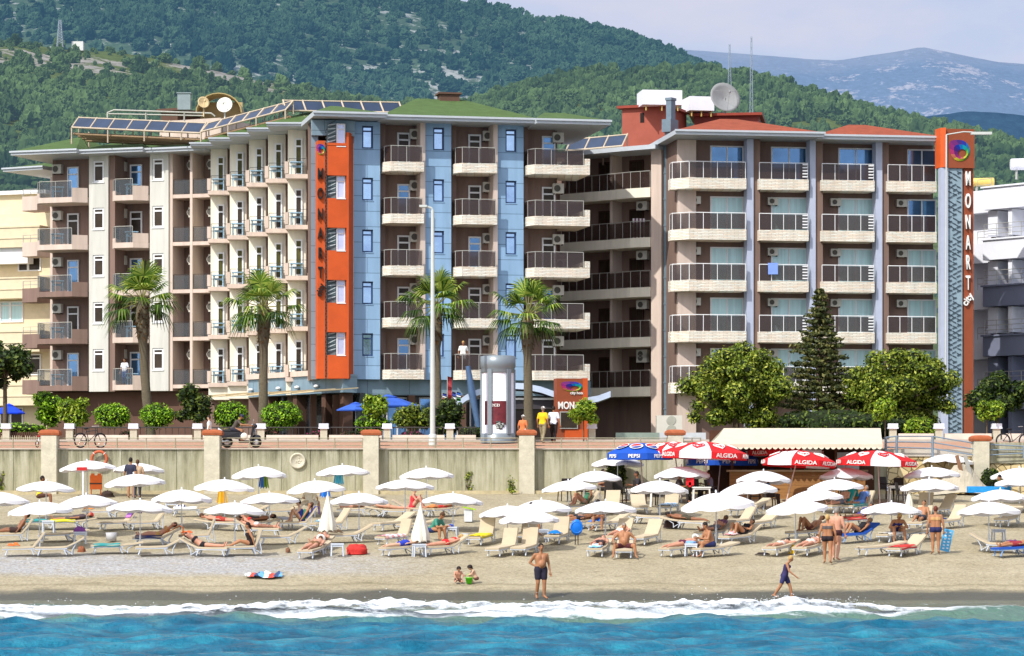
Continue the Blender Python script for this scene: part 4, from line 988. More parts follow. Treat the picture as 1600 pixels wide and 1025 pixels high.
o = at(288, 172, 187); mb = MB(); mb.box(-.4, .4, -.3, .3, 0, 1.0); mb.box(-.45, .45, -.35, .35, 1.0, 1.06)
q = mb.build('vent_box', mat('vent_grey', (150, 164, 166), 0.8)); q.location = o; tag(q, 'tall grey ventilation box beside the roof chimney', 'vent box')
# solar arrays
def solar(label, P0, P1, n, hgt, lean, legz, group='solar panel arrays on the hotel roof'):
    P0, P1 = Vector(P0), Vector(P1); u = (P1 - P0) / n; ud = Vector((u.x, u.y, 0)).normalized(); nb = Vector((-ud.y, ud.x, 0))
    t = thing('solar_array', label, 'solar panels', P0, group=group); up = nb * lean + Vector((0, 0, hgt))
    fm = MB()
    for i in range(n):
        a = P0 + u * i + u * 0.05; b = P0 + u * (i + 0.95)
        mb = MB(); off = Vector((0, 0, -.06))
        mb.hexa([a + off, b + off, b + up + off, a + up + off, a, b, b + up, a + up], 0)
        mb.build('solar_panel', mat('solar_glass', (58, 80, 112), 0.5, rough=0.15, metal=0.2, var=0.25, spec=0.7, scale=0.8), t, P0)
    for i in range(n + 1):
        a = P0 + u * i; fm.tube([a - up * .05, a + up * 1.06], .06, 4)
        fm.tube([a + up * 1.0, a + nb * lean * 1.05 + Vector((0, 0, -.2))], .04, 4)
        if i % 2 == 0: fm.tube([a, Vector((a.x, a.y, legz))], .05, 4); fm.tube([a + nb * 2.4, Vector((a.x, a.y, legz)) + nb * 2.4], .05, 4); fm.tube([a + nb * 1.2 + Vector((0, 0, -.25)), Vector((a.x, a.y, legz)) + nb * 2.4], .035, 4)
    fm.tube([P0, P1], .06, 4); fm.tube([P0 + up, P1 + up], .05, 4); fm.build('support_frame', mat('frame_beige', (214, 196, 170), 0.7), t, P0)
    g = MB()
    for q in (0.3, 0.9, 1.5, 2.1): g.tube([P0 + nb * q + Vector((0, 0, -.32 - .12 * q)), P1 + nb * q + Vector((0, 0, -.32 - .12 * q))], .09, 4)
    g.build('support_beams', mat('rusty_steel', (176, 146, 112), 0.7), t, P0)
solar('left row of blue solar panels on beige steel trusses', at(112, 199, 181), at(312, 208, 178.5), 7, 0.70, 0.95, 24.2)
solar('short row of solar panels stepping up beside the dishes', at(314, 206, 178), at(446, 172, 169.5), 6, 0.55, 0.5, 24.0)
solar('right row of solar panels on the ridge above the stepped wing', at(448, 173, 170), at(630, 176, 172.5), 6, 0.66, 0.7, 24.2)
solar('low row of solar panels beside the red rooftop tower', at(884, 236, 177), at(972, 228, 175.5), 3, 0.75, 0.8, 22.4)
# roof pipes
t = mat('pipe_grey', (190, 188, 176), 0.8)
mb = MB(); mb.tube([at(168, 184, 184), at(168, 176, 184), at(178, 172, 184), at(330, 177, 184), at(336, 182, 184)], .06, 5); mb.tube([at(168, 178, 185), at(318, 181, 185)], .05, 5)
for px in (168, 228, 288): mb.tube([at(px, 176, 184), at(px, 200, 184)], .05, 4)
q = mb.build('roof_pipe', t); tag(q, 'long grey pipe running above the left solar panels', 'pipe')
# balcony furniture on the stepped wing
BLUECH = mat('pale_blue_plastic', (170, 208, 232), 0.8, rough=0.5); BLUED = mat('blue_plastic', (60, 110, 160), 0.8, rough=0.5)
def table_mesh(s=1.0):
    mb = MB(); mb.cbox((0, 0, .68), (.72, .6, .05), 0)
    for a in (-.28, .28):
        for b in (-.22, .22): mb.cbox((a, b, .33), (.05, .05, .66), 0)
    mb.cbox((0, .0, .45), (.66, .04, .12), 0)
    return mb
tp = None
FLO = ['lowest', 'second lowest', 'middle', 'second highest', 'top']
for fr, tw, z, i, k in tables:
    if tp is None:
        tp = table_mesh().build('balcony_table', BLUECH); q = tp
    else: q = tp.copy(); COL.objects.link(q)
    q.location = fr.p(tw * 0.42, 0.0, z); q.rotation_euler.z = random.uniform(-.2, .2)
    tag(q, 'pale blue table on the %s balcony, %s bay of the stepped white wing' % (FLO[k], ordw(i)), 'table', 'blue tables on the stepped wing')
for k in range(5):
    for j, (px, nm) in enumerate(((92, 'far left corner'), (208, 'second')), 0):
        q = tp.copy(); COL.objects.link(q); q.location = Lf.p(TL(px), 0.2, FZ + k * FH + .22); q.rotation_euler.z = .3
        tag(q, 'pale blue table on the %s balcony, %s column of the left block' % (FLO[k], nm), 'table', 'blue tables on the left block')
# ================================================================== neighbours
nl = Fr(-60, 192, 66, 190); no_ = nl.p(nl.len / 2, -5, 6)
nb_ = thing('apartment_building', 'cream apartment building with horizontal bands at the far left edge', 'building', no_)
CR2 = mat('sand_render', (236, 220, 186), 0.78, rough=0.9, var=0.07)
mb = MB(); nl.box(mb, 0, nl.len, 5.9, zat(330, 190), -10, -1.2); mb.build('wall', CR2, nb_, no_)
mb = MB(); nl.box(mb, 0.5, nl.len - 1.2, zat(330, 190), zat(296, 190), -9, -2.5); nl.box(mb, 0.2, nl.len - 1.0, zat(296, 190), zat(290, 190), -9, -2.2, 1); mb.build('top_storey', [CR2, WHITE], nb_, no_)
for k, yb in enumerate((352, 432, 516, 600)):
    z0 = zat(yb + 38, 190); mb = MB(); nl.box(mb, -.1, nl.len - .2, z0 + 0.2, z0 + 1.45, -1.2, 0.0); nl.box(mb, -.15, nl.len - .15, z0 + 1.45, z0 + 1.55, -1.2, .06); nl.box(mb, -.12, nl.len - .15, z0 + 0.75, z0 + 0.82, -1.2, .05)
    mb.build('balcony', CR2, nb_, no_)
    for wa, wb in ((14, 30), (30, 50)):
        window(nl, nb_, no_, nl.t(wa - 28 if k % 2 else wa), nl.t(wb - 28 if k % 2 else wb), z0 - 1.25, z0 + 0.1, -1.12, WHITE, CURTAIN if k == 1 else DIMGLASS, 0.2, .08)
mb = MB(); nl.box(mb, nl.t(-30), nl.t(40), zat(410, 190), zat(366, 190), -1.0, -.25); mb.build('shutter', WHITE, nb_, no_)
nr = Fr(1518, 178, 1680, 172); no2 = nr.p(nr.len / 2, -5, 6)
nbr = thing('apartment_building', 'white apartment building with dark blue-grey balcony bands at the right edge', 'building', no2)
WH2 = mat('white_render', (238, 240, 248), 0.85, rough=0.8, var=0.04); SLATE = mat('slate_render', (128, 134, 156), 0.75, rough=0.8, var=0.06)
mb = MB(); nr.box(mb, -3.2, nr.len, 5.9, zat(292, 177), -9, -1.4); mb.build('wall', WH2, nbr, no2)
tm_ = nr.t(1541)
for k, (za, zb, mm) in enumerate(((326, 292, WH2), (405, 374, WH2), (478, 447, SLATE), (556, 525, SLATE), (640, 606, SLATE))):
    mb = MB(); nr.box(mb, tm_, nr.len, zat(za, 176), zat(zb, 176), -1.4, 0.3); nr.box(mb, tm_ - .1, nr.len, zat(zb, 176), zat(zb - 2.5, 176), -1.4, .4); o = mb.build('balcony', mm, nbr, no2)
    if k: railing(nr, o, no2, [(tm_ + .05, .25), (nr.len, .25)], zat(zb - 2.5, 176), 0.85, 0.9, None, STEEL, 3, .018)
    mb = MB(); nr.box(mb, -1.0, tm_ - .004, zat(za + 4, 177), zat(zb + 4, 177), -1.4, -0.5); o2 = mb.build('side_balcony', WH2, nbr, no2)
    railing(nr, o2, no2, [(0, -.55), (tm_ - .05, -.55)], zat(zb + 4, 177), 0.7, 0.9, None, STEEL, 2, .018)
    z1 = zat(za, 176) - 0.05
    for pa, pb in ((1543, 1556), (1578, 1598)):
        window(nr, nbr, no2, nr.t(pa, -1.3) + .25, nr.t(pb, -1.3), z1 - 1.9, z1 - 0.5, -1.33, mat('brown_frame', (0, 0, 0)), DIMGLASS, 0.25, .07)
    mb = MB(); nr.box(mb, tm_ + .05, nr.t(1557), z1 - 1.5, z1, -1.39, -0.1); nr.box(mb, nr.t(1577), nr.t(1583), z1 - 1.5, z1, -1.39, 0.1); mb.build('wall_pier', WH2 if k < 3 else SLATE, nbr, no2)
def cyl_tank(label, pa, pb, py, rpx, Y, rgb):
    s = Y / F; o = at((pa + pb) / 2, py + rpx, Y); t = thing('solar_water_tank', label, 'water tank', o)
    mb = MB(); a = Vector(at(pa, py, Y)); b = Vector(at(pb, py - 1, Y)); r = rpx * s
    mb.tube([a, a + (b - a) * .03, b - (b - a) * .03, b], [r * .9, r, r, r * .9], 14); mb.build('tank', mat('tank_%d' % rgb[2], rgb, 0.8, rough=0.45), t, o)
    mb = MB()
    for f in (.2, .8): mb.tube([a + (b - a) * f, a + (b - a) * f - Vector((0, 0, rpx * 2.6 * s))], .08, 5)
    mb.build('stand', STEEL, t, o)
cyl_tank('yellow horizontal water tank on the white building roof', 1519, 1553, 285, 6.5, 180, (236, 204, 110))
cyl_tank('white horizontal water tank at the right edge on the roof', 1579, 1625, 257, 9, 178, (240, 240, 245))
random.seed(21); rng = np.random.default_rng(5)
# ------------------------------------------------------------------ sea wall
m, nt, b = new_mat('stained_concrete'); N = nt.nodes; K = nt.links
geo = N.new('ShaderNodeNewGeometry'); sx = N.new('ShaderNodeSeparateXYZ'); K.new(geo.outputs['Position'], sx.inputs[0])
mp = N.new('ShaderNodeMapping'); mp.inputs['Scale'].default_value = (3.2, 3.2, 0.35); K.new(geo.outputs['Position'], mp.inputs['Vector'])
n1 = noise_node(1.0, 6, 0.7, mp.outputs['Vector']); n2 = noise_node(0.5, 4); n3 = noise_node(14, 3)
c = ramp(n1.outputs['Fac'], [(0.30, L((136, 134, 110), 0.66)), (0.46, L((178, 174, 146), 0.7)), (0.62, L((196, 192, 170), 0.74))])
c2 = mixc(0.5, c.outputs['Color'], ramp(n2.outputs['Fac'], [(0.3, (0.75, 0.76, 0.66)), (0.7, (1.2, 1.17, 1.1))]).outputs['Color'], 'MULTIPLY')
topd = mathn('MULTIPLY', maprange(sx.outputs['Z'], 4.5, 5.2), maprange(n1.outputs['Fac'], 0.62, 0.38))
c3 = mixc(mathn('MULTIPLY', topd, 0.7), c2, L((92, 90, 66), 0.7) + [1])
K.new(c3, b.inputs['Base Color']); b.inputs['Roughness'].default_value = 0.9
bp = N.new('ShaderNodeBump'); bp.inputs['Strength'].default_value = 0.4; bp.inputs['Distance'].default_value = 0.03; K.new(n3.outputs['Fac'], bp.inputs['Height']); K.new(bp.outputs['Normal'], b.inputs['Normal'])
WALLM = m
# rubble stone used to the right
m, nt, b = new_mat('rubble_stone'); N = nt.nodes; K = nt.links
geo = N.new('ShaderNodeNewGeometry'); vo = N.new('ShaderNodeTexVoronoi'); vo.inputs['Scale'].default_value = 2.6; K.new(geo.outputs['Position'], vo.inputs['Vector'])
ve = N.new('ShaderNodeTexVoronoi'); ve.feature = 'DISTANCE_TO_EDGE'; ve.inputs['Scale'].default_value = 2.6; K.new(geo.outputs['Position'], ve.inputs['Vector'])
hs = N.new('ShaderNodeSeparateColor'); K.new(vo.outputs['Color'], hs.inputs[0])
c = ramp(hs.outputs[0], [(0.0, L((188, 164, 112), 0.7)), (1.0, L((226, 206, 156), 0.75))])
e = ramp(ve.outputs['Distance'], [(0.0, (0.35, 0.3, 0.25)), (0.06, (1, 1, 1))])
K.new(mixc(1.0, c.outputs['Color'], e.outputs['Color'], 'MULTIPLY'), b.inputs['Base Color']); b.inputs['Roughness'].default_value = 0.9
bp = N.new('ShaderNodeBump'); bp.inputs['Strength'].default_value = 0.8; bp.inputs['Distance'].default_value = 0.1; K.new(e.outputs['Color'], bp.inputs['Height']); K.new(bp.outputs['Normal'], b.inputs['Normal'])
RUBBLE = m
PIL = mat('pilaster_render', (220, 212, 188), 0.72, rough=0.9, var=0.14, scale=3, bump=0.3)
TERRA = mat('terracotta', (190, 106, 66), 0.66, rough=0.85, var=0.2, scale=6)
XR = xat(1386, 130)
o = (0, 130, 3.3); wall = thing('sea_wall', 'long stained concrete sea wall between beach and promenade', 'wall', o)
mb = MB()
grooves = [xat(p, 130) for p in (21, 128, 190, 233, 276, 375, 395, 440, 485, 530, 555, 620, 638, 684, 728, 772, 812, 840, 875, 920, 965, 1010, 1055, 1100, 1150, 1200, 1250, 1300, 1350)]
edges = [-120] + [q for q in grooves] + [XR]
for a, b_ in zip(edges, edges[1:]): mb.box(a + 0.012, b_ - 0.012, 130.0, 130.349, 2.2, 5.20)
mb.box(-120, XR, 130.03, 130.345, 2.2, 5.19)
mb.build('concrete_panels', WALLM, wall, o)
mb = MB(); mb.box(-120, XR, 129.93, 130.349, 5.201, 5.25); mb.build('coping', CONC, wall, o)
mb = MB(); mb.box(-120, XR, 129.55, 129.995, 2.4, 3.42); mb.build('footing', mat('footing', (205, 190, 150), 0.72, var=.2, bump=.4), wall, o)
# round plaque cast in the wall
c = at(465, 720, 129.98); mb = MB(); rot = Matrix.Rotation(R(90), 3, 'X'); mb.lathe([(.001, .06), (.26, .06), (.27, .09), (.34, .09), (.35, 0)], 28, c, 0, True, rot)
for i in range(12): a = random.uniform(0, 6.28); r = random.uniform(0, .2); mb.ell((c[0] + r * math.cos(a), c[1] - .06, c[2] + r * math.sin(a)), (.05, .02, .03), 6, rings=4)
q = mb.build('wall_plaque', PIL, wall, o)
for i, px in enumerate((78, 332, 580, 823, 1055, 1532, -176)):
    x = xat(px, 129.8); mb = MB(); top = zat(681 if px < 1500 else 690, 129.8)
    mb.box(x - 0.33, x + 0.33, 129.45, 130.36, 2.6, top); mb.build('pilaster', PIL, wall, o)
    mb = MB(); z = top
    mb.lathe([(0.46, z + .002), (0.60, z + .03), (0.63, z + .12), (0.60, z + .2), (0.45, z + .26), (0.01, z + .28)], 4, (x, 129.9, 0), 0, False, Matrix.Rotation(R(45), 3, 'Z'))
    mb.build('pilaster_cap', TERRA, wall, o)
mb = MB(); mb.tube([(xat(86, 130), 129.8, 2.6), (xat(97, 130), 129.8, 2.6)], .1); 
o = (XR + 10, 130, 3.3); rw = thing('stone_wall', 'tan rubble stone retaining wall beside the beach bar', 'wall', o)
xs = np.linspace(XR + .003, 120, 160); zs = np.linspace(2.4, 5.0, 14); X, Z = np.meshgrid(xs, zs)
Y = 130.2 - 0.9 * (1 - (Z - 2.4) / 2.6) + 0.12 * fbm(X, Z, 3, 1.3, 4.0)
np_mesh('rubble_face', np.stack([X - o[0], Y - o[1], Z - o[2]], 2).reshape(-1, 3), grid_faces(160, 14), RUBBLE, rw)
mb = MB(); mb.box(XR + .003, 120, 130.1, 130.349, 4.9, 5.22); mb.box(xat(1545, 130), 120, 129.95, 130.09, 4.6, 5.5, 1); mb.build('coping', [CONC, WALLM], rw, o)

# ------------------------------------------------------------------ railings
RAILM = mat('weathered_rail', (178, 168, 140), 0.75, rough=0.5, var=0.2, metal=0.2); RAILB = mat('blue_grey_rail', (140, 156, 170), 0.75, rough=0.5, var=0.1, metal=0.2)
segs = [(-176, 78), (78, 332), (332, 580), (580, 823), (823, 1055), (1055, 1108)]
nm = ['at the far left edge', 'between the first and second pillars', 'in front of the scooter', 'in front of the lamp post', 'in front of the orange entrance sign', 'left of the bar awning']
for i, (a, b_) in enumerate(segs):
    x0, x1 = xat(a, 130) + .36, xat(b_, 130) - .36; o = ((x0 + x1) / 2, 130.15, 5.25)
    t = thing('promenade_railing', 'low beige metal railing on the sea wall %s' % nm[i], 'railing', o, group='railings on the sea wall')
    n = max(2, round((x1 - x0) / 1.25))
    for k in range(n + 1):
        x = x0 + (x1 - x0) * k / n; mb = MB(); mb.tube([(x, 130.15, 5.22), (x, 130.15, 5.25 + .46)], .03, 6); mb.cbox((x, 130.15, 5.26), (.16, .12, .03)); mb.build('post', RAILM, t, o)
    mb = MB()
    for z in (.12, .28, .44): mb.tube([(x0, 130.15, 5.25 + z), (x1, 130.15, 5.25 + z)], .02, 5)
    mb.build('rails', RAILM, t, o)
o = (xat(1480, 129.9), 129.9, 5.2); t = thing('ramp_railing', 'blue-grey railing sloping down the ramp right of the beach bar', 'railing', o)
pts = [(1384, 683, 710), (1401, 681, 712), (1457, 681, 715), (1529, 693, 726), (1600, 697, 716), (1680, 700, 716)]
for px, ya, yb in pts:
    mb = MB(); mb.tube([at(px, yb, 129.7), at(px, ya, 129.7)], .06, 6); mb.build('post', RAILB, t, o)
mb = MB()
for f in (0.02, .3, .58):
    mb.tube([at(px, ya + (yb - ya) * f, 129.7) for px, ya, yb in pts], .03, 5)
mb.build('rails', RAILB, t, o)

# ------------------------------------------------------------------ garden wall, pillars, planters
GW = mat('pale_garden_wall', (240, 222, 205), 0.75, rough=0.9, var=0.12, scale=2)
gx = [10, 109, 209, 309, 408, 506, 605, 703]
pill = gx + [925, 1395, 1467, 1557]
o = (xat(380, 139.4), 139.4, 5.7); t = thing('garden_wall', 'low pale garden wall running behind the promenade', 'wall', o)
for a, b_ in zip(gx[1:], gx[2:] + [752]):
    mb = MB(); mb.box(xat(a, 139.4) + .25, xat(b_, 139.4) - .25, 139.25, 139.55, 5.5, 5.98); mb.build('wall_panel', GW, t, o)
mb = MB()
for a, b_ in ((1395, 1467), (1467, 1557), (1557, 1700)): mb.box(xat(a, 139.4) + .25, xat(b_, 139.4) - .25, 139.25, 139.55, 5.5, 6.05)
mb.build('wall_panel', GW, t, o)
pp = None
for i, px in enumerate(pill):
    x = xat(px, 139.4)
    if pp is None:
        pp = thing('garden_pillar', '', 'pillar', (x, 139.4, 5.65)); mb = MB(); mb.box(-.16, .16, -.16, .16, 0, .62); mb.build('shaft', PIL, pp)
        mb = MB(); mb.box(-.24, .24, -.24, .24, .622, .68); mb.box(-.22, .22, -.22, .22, .68, .86); mb.build('lamp_cap', mat('lamp_white', (236, 240, 250), 0.85), pp); q = pp
    else: q = copy_tree(pp); q.location = (x, 139.4, 5.65)
    tag(q, 'small garden pillar with white square cap, %s from the left' % ordw(i), 'pillar', 'white-capped garden pillars')
HED = mat('dark_rail', (74, 70, 68), 0.6, rough=0.5)
for i, (a, b_) in enumerate(zip(gx[1:], gx[2:] + [752])):
    o = (xat((a + b_) / 2, 139.4), 139.4, 5.98); mb = MB()
    mb.tube([(xat(a, 139.4) + .2, 139.4, 6.33), (xat(b_, 139.4) - .2, 139.4, 6.33)], .03, 5)
    for k in range(9):
        x = xat(a, 139.4) + .3 + (xat(b_, 139.4) - xat(a, 139.4) - .6) * k / 8; mb.tube([(x, 139.4, 5.9), (x, 139.4, 6.33)], .016, 4)
    q = mb.build('garden_fence', HED, None, o); q.location = o; tag(q, 'thin dark garden fence, %s stretch from the left between white-capped pillars' % ordw(i), 'fence', 'garden fence stretches')

# ------------------------------------------------------------------ plants
def leaf_arrays(centres, radii, n, size, flat=0.5, out=0.6, shell=0.55, bend=0.0):
    """n leaf quads scattered towards the surface of ellipsoid clumps"""
    C = np.asarray(centres, float); Rr = np.asarray(radii, float)
    wts = (Rr.prod(1)) ** (2 / 3); ci = rng.choice(len(C), n, p=wts / wts.sum())
    d = rng.normal(size=(n, 3)); d /= np.linalg.norm(d, axis=1)[:, None]
    rr = shell + (1 - shell) * rng.random(n) ** 0.6; rr *= 1 + rng.normal(0, .08, n)
    P = C[ci] + d * rr[:, None] * Rr[ci]
    nrm = d * out + rng.normal(size=(n, 3)) * flat + np.array([0, 0, .35]); nrm /= np.linalg.norm(nrm, axis=1)[:, None]
    a = np.cross(nrm, rng.normal(size=(n, 3))); a /= np.linalg.norm(a, axis=1)[:, None]; b = np.cross(nrm, a)
    s = size * (0.6 + 0.8 * rng.random(n)); a *= s[:, None]; b *= (s * 0.5)[:, None]
    V = np.stack([P - a, P - b * 1.0, P + a, P + b], 1).reshape(-1, 3)
    return V, np.arange(n * 4).reshape(-1, 4), rng.random(n)
def leaf_mats(name, dark, mid, lite, k=0.8):
    return [mat(name + '_' + q, c, k, rough=0.55, var=0.2, scale=1.2, trans=0.3, spec=0.25) for q, c in (('dark', dark), ('mid', mid), ('light', lite))]
LM_HEDGE = leaf_mats('hedge_leaf', (66, 106, 18), (120, 168, 30), (172, 210, 54), 0.95)
LM_TREE = leaf_mats('broad_leaf', (62, 82, 24), (124, 144, 44), (184, 190, 76), .9)
LM_DARK = leaf_mats('dark_leaf', (30, 46, 20), (60, 84, 30), (116, 134, 52), 0.75)
LM_PINE = leaf_mats('pine_leaf', (52, 64, 34), (88, 96, 50), (132, 128, 72), 0.9)
LM_LIGHT = leaf_mats('young_leaf', (84, 116, 22), (140, 172, 40), (190, 206, 72), 0.8)
LM_PALM = leaf_mats('palm_leaf', (48, 76, 24), (104, 138, 46), (176, 192, 82), 0.8)
BARK = mat('bark', (120, 104, 84), 0.6, rough=0.95, var=0.3, scale=6, bump=0.8)
PBARK = mat('palm_bark', (140, 128, 104), 0.6, rough=0.95, var=0.25, scale=5, bump=0.9, stretch=(1, 1, 6))
def crown(name, centres, radii, n, size, mats, parent, wts=(0.3, 0.45, 0.25), **k):
    V, Fq, r = leaf_arrays(centres, radii, n, size, **k)
    mi = np.where(r < wts[0], 0, np.where(r < wts[0] + wts[1], 1, 2))
    # each leaf's tone is picked at random by the weights
    return np_mesh(name, V, Fq, mats, parent, midx=mi)
def clumps(rx, ry, rz, n, cr, zc, jit=1.0, seed=0):
    rs = np.random.default_rng(seed); C = []; Q = []
    for i in range(n):
        d = rs.normal(size=3); d /= np.linalg.norm(d); q = rs.random() ** 0.4 * 0.98
        C.append((d[0] * rx * q, d[1] * ry * q, zc + d[2] * rz * q)); s = cr * (0.5 + 0.85 * rs.random()); Q.append((s, s, s * 0.8))
    return C, Q
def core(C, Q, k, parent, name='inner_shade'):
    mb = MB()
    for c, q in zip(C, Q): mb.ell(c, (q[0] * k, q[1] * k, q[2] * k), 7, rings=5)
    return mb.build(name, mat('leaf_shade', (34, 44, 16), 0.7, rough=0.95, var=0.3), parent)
def tree(name, label, px, ybase, Y, zb, h, rx, rz, mats, n=5000, size=0.13, nc=26, cr=0.9, trunk=.14, cat='tree', group=None, seed=1, lean=0.0, trunk_col=None):
    x = xat(px, Y); t = thing(name, label, cat, (x, Y, zb), group=group)
    zc = h - rz; C, Q = clumps(rx - cr * .35, rx * .8 - cr * .3, max(rz - cr * .35, .1), nc, cr, zc, seed=seed)
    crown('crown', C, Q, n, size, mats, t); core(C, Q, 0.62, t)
    mb = MB(); mb.tube([(0, 0, -.1), (lean * .3, 0, zc * .5), (lean * .6, 0, zc)], [trunk, trunk * .8, trunk * .6], 7)
    for i in range(0, min(nc, 9)): mb.tube([(lean * .5, 0, zc * .8), Vector(C[i]) * 0.9 + Vector((0, 0, zc * .08))], [trunk * .5, trunk * .15], 5)
    mb.build('trunk', trunk_col or BARK, t); return t
def bush(name, label, px, Y, zb, rx, rz, mats, n=2600, size=.07, group=None, seed=1, box=False):
    t = thing(name, label, 'bush', (xat(px, Y), Y, zb), group=group)
    C = [(0, 0, rz)]; Q = [(rx, rx * .8, rz)]
    rs = np.random.default_rng(seed)
    for i in range(14):
        a = rs.random() * 6.28; e = rs.random() * 1.4 - .3
        C.append((math.cos(a) * math.cos(e) * rx * .55, math.sin(a) * math.cos(e) * rx * .45, rz + math.sin(e) * rz * .55)); Q.append((rx * .5, rx * .45, rz * .48))
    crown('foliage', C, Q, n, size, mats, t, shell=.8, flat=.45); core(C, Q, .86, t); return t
Yh = 141.0; zg = 5.75
for lab, px, w_, yt, yb in (('round clipped bright green bush left of the first palm trunk', 175, 56, 630, 670), ('round clipped bright green bush right of the first palm trunk', 245, 52, 630, 670),
                           ('round clipped hedge bush behind the scooter rider', 361, 54, 627, 672), ('wide clipped hedge bush right of the second palm trunk', 440, 62, 627, 672)):
    s = Yh / F; bush('clipped_bush', lab, px, Yh, zat(yb, Yh), w_ * s / 2, (yb - yt) * s / 2, LM_HEDGE, 4200, .065, 'clipped bushes in the hotel garden', seed=px)
tree('garden_tree', 'dark glossy conical tree between the clipped bushes', 303, 672, 141, zat(676, 141), 2.45, 1.0, 1.15, LM_DARK, 3000, .1, 22, .42, .06, seed=3)
tree('garden_tree', 'dark broad tree cut by the left edge behind the blue parasol', 8, 680, 142, zat(682, 142), 4.6, 1.3, 1.25, LM_DARK, 3600, .11, 22, .55, .13, seed=4)
tree('garden_tree', 'light green bushy tree with thin pale trunk near the left pillar', 116, 672, 141.5, zat(676, 141), 1.95, .95, .85, LM_LIGHT, 2600, .085, 18, .42, .05, seed=5)
tree('garden_tree', 'mid green bushy tree behind the left pillar', 70, 672, 143, zat(676, 143), 1.95, .75, .8, LM_HEDGE, 2200, .085, 16, .42, .06, seed=6)
tree('garden_tree', 'two-tiered light green tree on a white stem left of the lamp post', 586, 690, 140.5, zat(680, 140), 1.95, .62, .6, LM_LIGHT, 2200, .08, 14, .34, .04, seed=7)
bush('garden_bush', 'light green bush under the two-tiered tree', 582, 140.8, zat(676, 141), .85, .42, LM_HEDGE, 2000, .065, seed=8)
tree('garden_tree', 'dense dark green rounded bush tree right of the lamp post', 702, 672, 142, zat(676, 142), 1.65, 1.0, .8, LM_DARK, 2800, .085, 20, .45, .06, seed=9)
tree('garden_tree', 'brownish green loose bush tree left of the lamp post', 645, 672, 143, zat(676, 143), 1.4, 1.0, .65, LM_TREE, 2200, .085, 18, .42, .06, seed=10)
tree('small_tree', 'small light green tree in front of the orange entrance sign', 912, 690, 138.8, deck(138.8), 1.95, .72, .62, LM_LIGHT, 2400, .08, 16, .34, .035, seed=11)
tree('small_tree', 'small ball-topped tree behind the right end of the awning', 1383, 690, 139.6, 5.7, 1.85, .58, .42, LM_LIGHT, 1700, .075, 12, .3, .035, seed=12)
tree('small_tree', 'small light green tree on pale trunk before the white building', 1542, 690, 139.6, 5.7, 1.95, .8, .5, LM_LIGHT, 1900, .08, 14, .34, .045, seed=13)
tree('broad_tree', 'big rounded yellow-green tree left of the tall pine', 1150, 680, 150, 5.8, 4.75, 2.95, 2.25, LM_TREE, 26000, .088, 95, .58, .2, seed=14)
tree('broad_tree', 'big yellow-green tree right of the tall pine before the sign pylon', 1410, 680, 151, 5.8, 4.85, 2.95, 2.3, LM_TREE, 26000, .088, 95, .58, .2, seed=15)
tree('broad_tree', 'dark glossy tree with bare branch before the white building', 1558, 680, 146, 5.8, 3.5, 1.45, 1.35, LM_DARK, 4500, .115, 30, .5, .12, seed=16)
bush('garden_bush', 'dark undergrowth bush below the tall pine', 1290, 149, 5.8, 2.6, .85, LM_DARK, 3200, .1, seed=17)
bush('garden_bush', 'bright light green bush right of the ball-topped tree', 1437, 143, 5.8, .75, .55, LM_LIGHT, 1800, .09, seed=18)
bush('garden_bush', 'dark hedge bush below the right yellow-green tree', 1350, 146, 5.8, 2.4, .7, LM_DARK, 2800, .1, seed=19)
bush('garden_bush', 'low dark bush left of the advertising column', 738, 140.2, zat(686, 140), .62, .3, LM_DARK, 1300, .06, seed=20)
bush('garden_bush', 'low green hedge beside the left wooden fence', 30, 141, zat(682, 141), 1.3, .32, LM_HEDGE, 1700, .065, seed=23)
for lab, px, w_ in (('magenta flowering shrub right of the second palm', 494, .42), ('magenta flowering shrub left of the lamp post', 644, .5), ('dark red flowering shrub beside the scooter front', 420, .45), ('reddish flowering shrub left of the first pillar cap', 200, .4), ('dull red flowering shrub below the blue parasols', 548, .5)):
    bush('flower_shrub', lab, px, 139.9, zat(686, 139.9), w_, .2, [MATS['dark_leaf_dark'], mat('magenta_flower', (176, 50, 110), .8, trans=.2) if 'magenta' in lab else mat('red_flower', (130, 70, 60), .7), MATS['dark_leaf_mid']], 700, .05, 'flowering shrubs along the garden wall', seed=px)
# tall norfolk pine
t = thing('tall_pine', 'tall dark layered pine rising in front of the right hotel balconies', 'tree', (xat(1281, 152), 152, 5.8)); zt = zat(455, 152) - 5.8
mb = MB(); mb.tube([(0, 0, 0), (.03, 0, zt * .5), (0, 0, zt)], [.16, .1, .02], 7); BR = MB(); V = []; 
C = []; Q = []
for lv in range(22):
    f = lv / 21; z = 1.0 + (zt - 1.05) * f; rad = (1.75 * (1 - f) ** 0.8 + .1) * random.uniform(.85, 1.12)
    nb_ = 7 if f < .8 else 5
    for k in range(nb_):
        a = 6.28 * k / nb_ + lv * .7; l = rad * random.uniform(.6, 1.15)
        tip = Vector((math.cos(a) * l, math.sin(a) * l, z + l * .12)); mb.tube([(0, 0, z), tip * .6 + Vector((0, 0, z * .4 - .05)), tip], [.03, .02, .008], 4)
        for s_ in (0.45, .65, .85, 1.0):
            C.append(tuple(Vector((0, 0, z)).lerp(tip, s_) + Vector((0, 0, .03)))); Q.append((.18 + .12 * rad * s_, .18 + .12 * rad * s_, .13))
mb.build('trunk', BARK, t); crown('crown', C, Q, 16000, .1, LM_PINE, t, shell=.2)
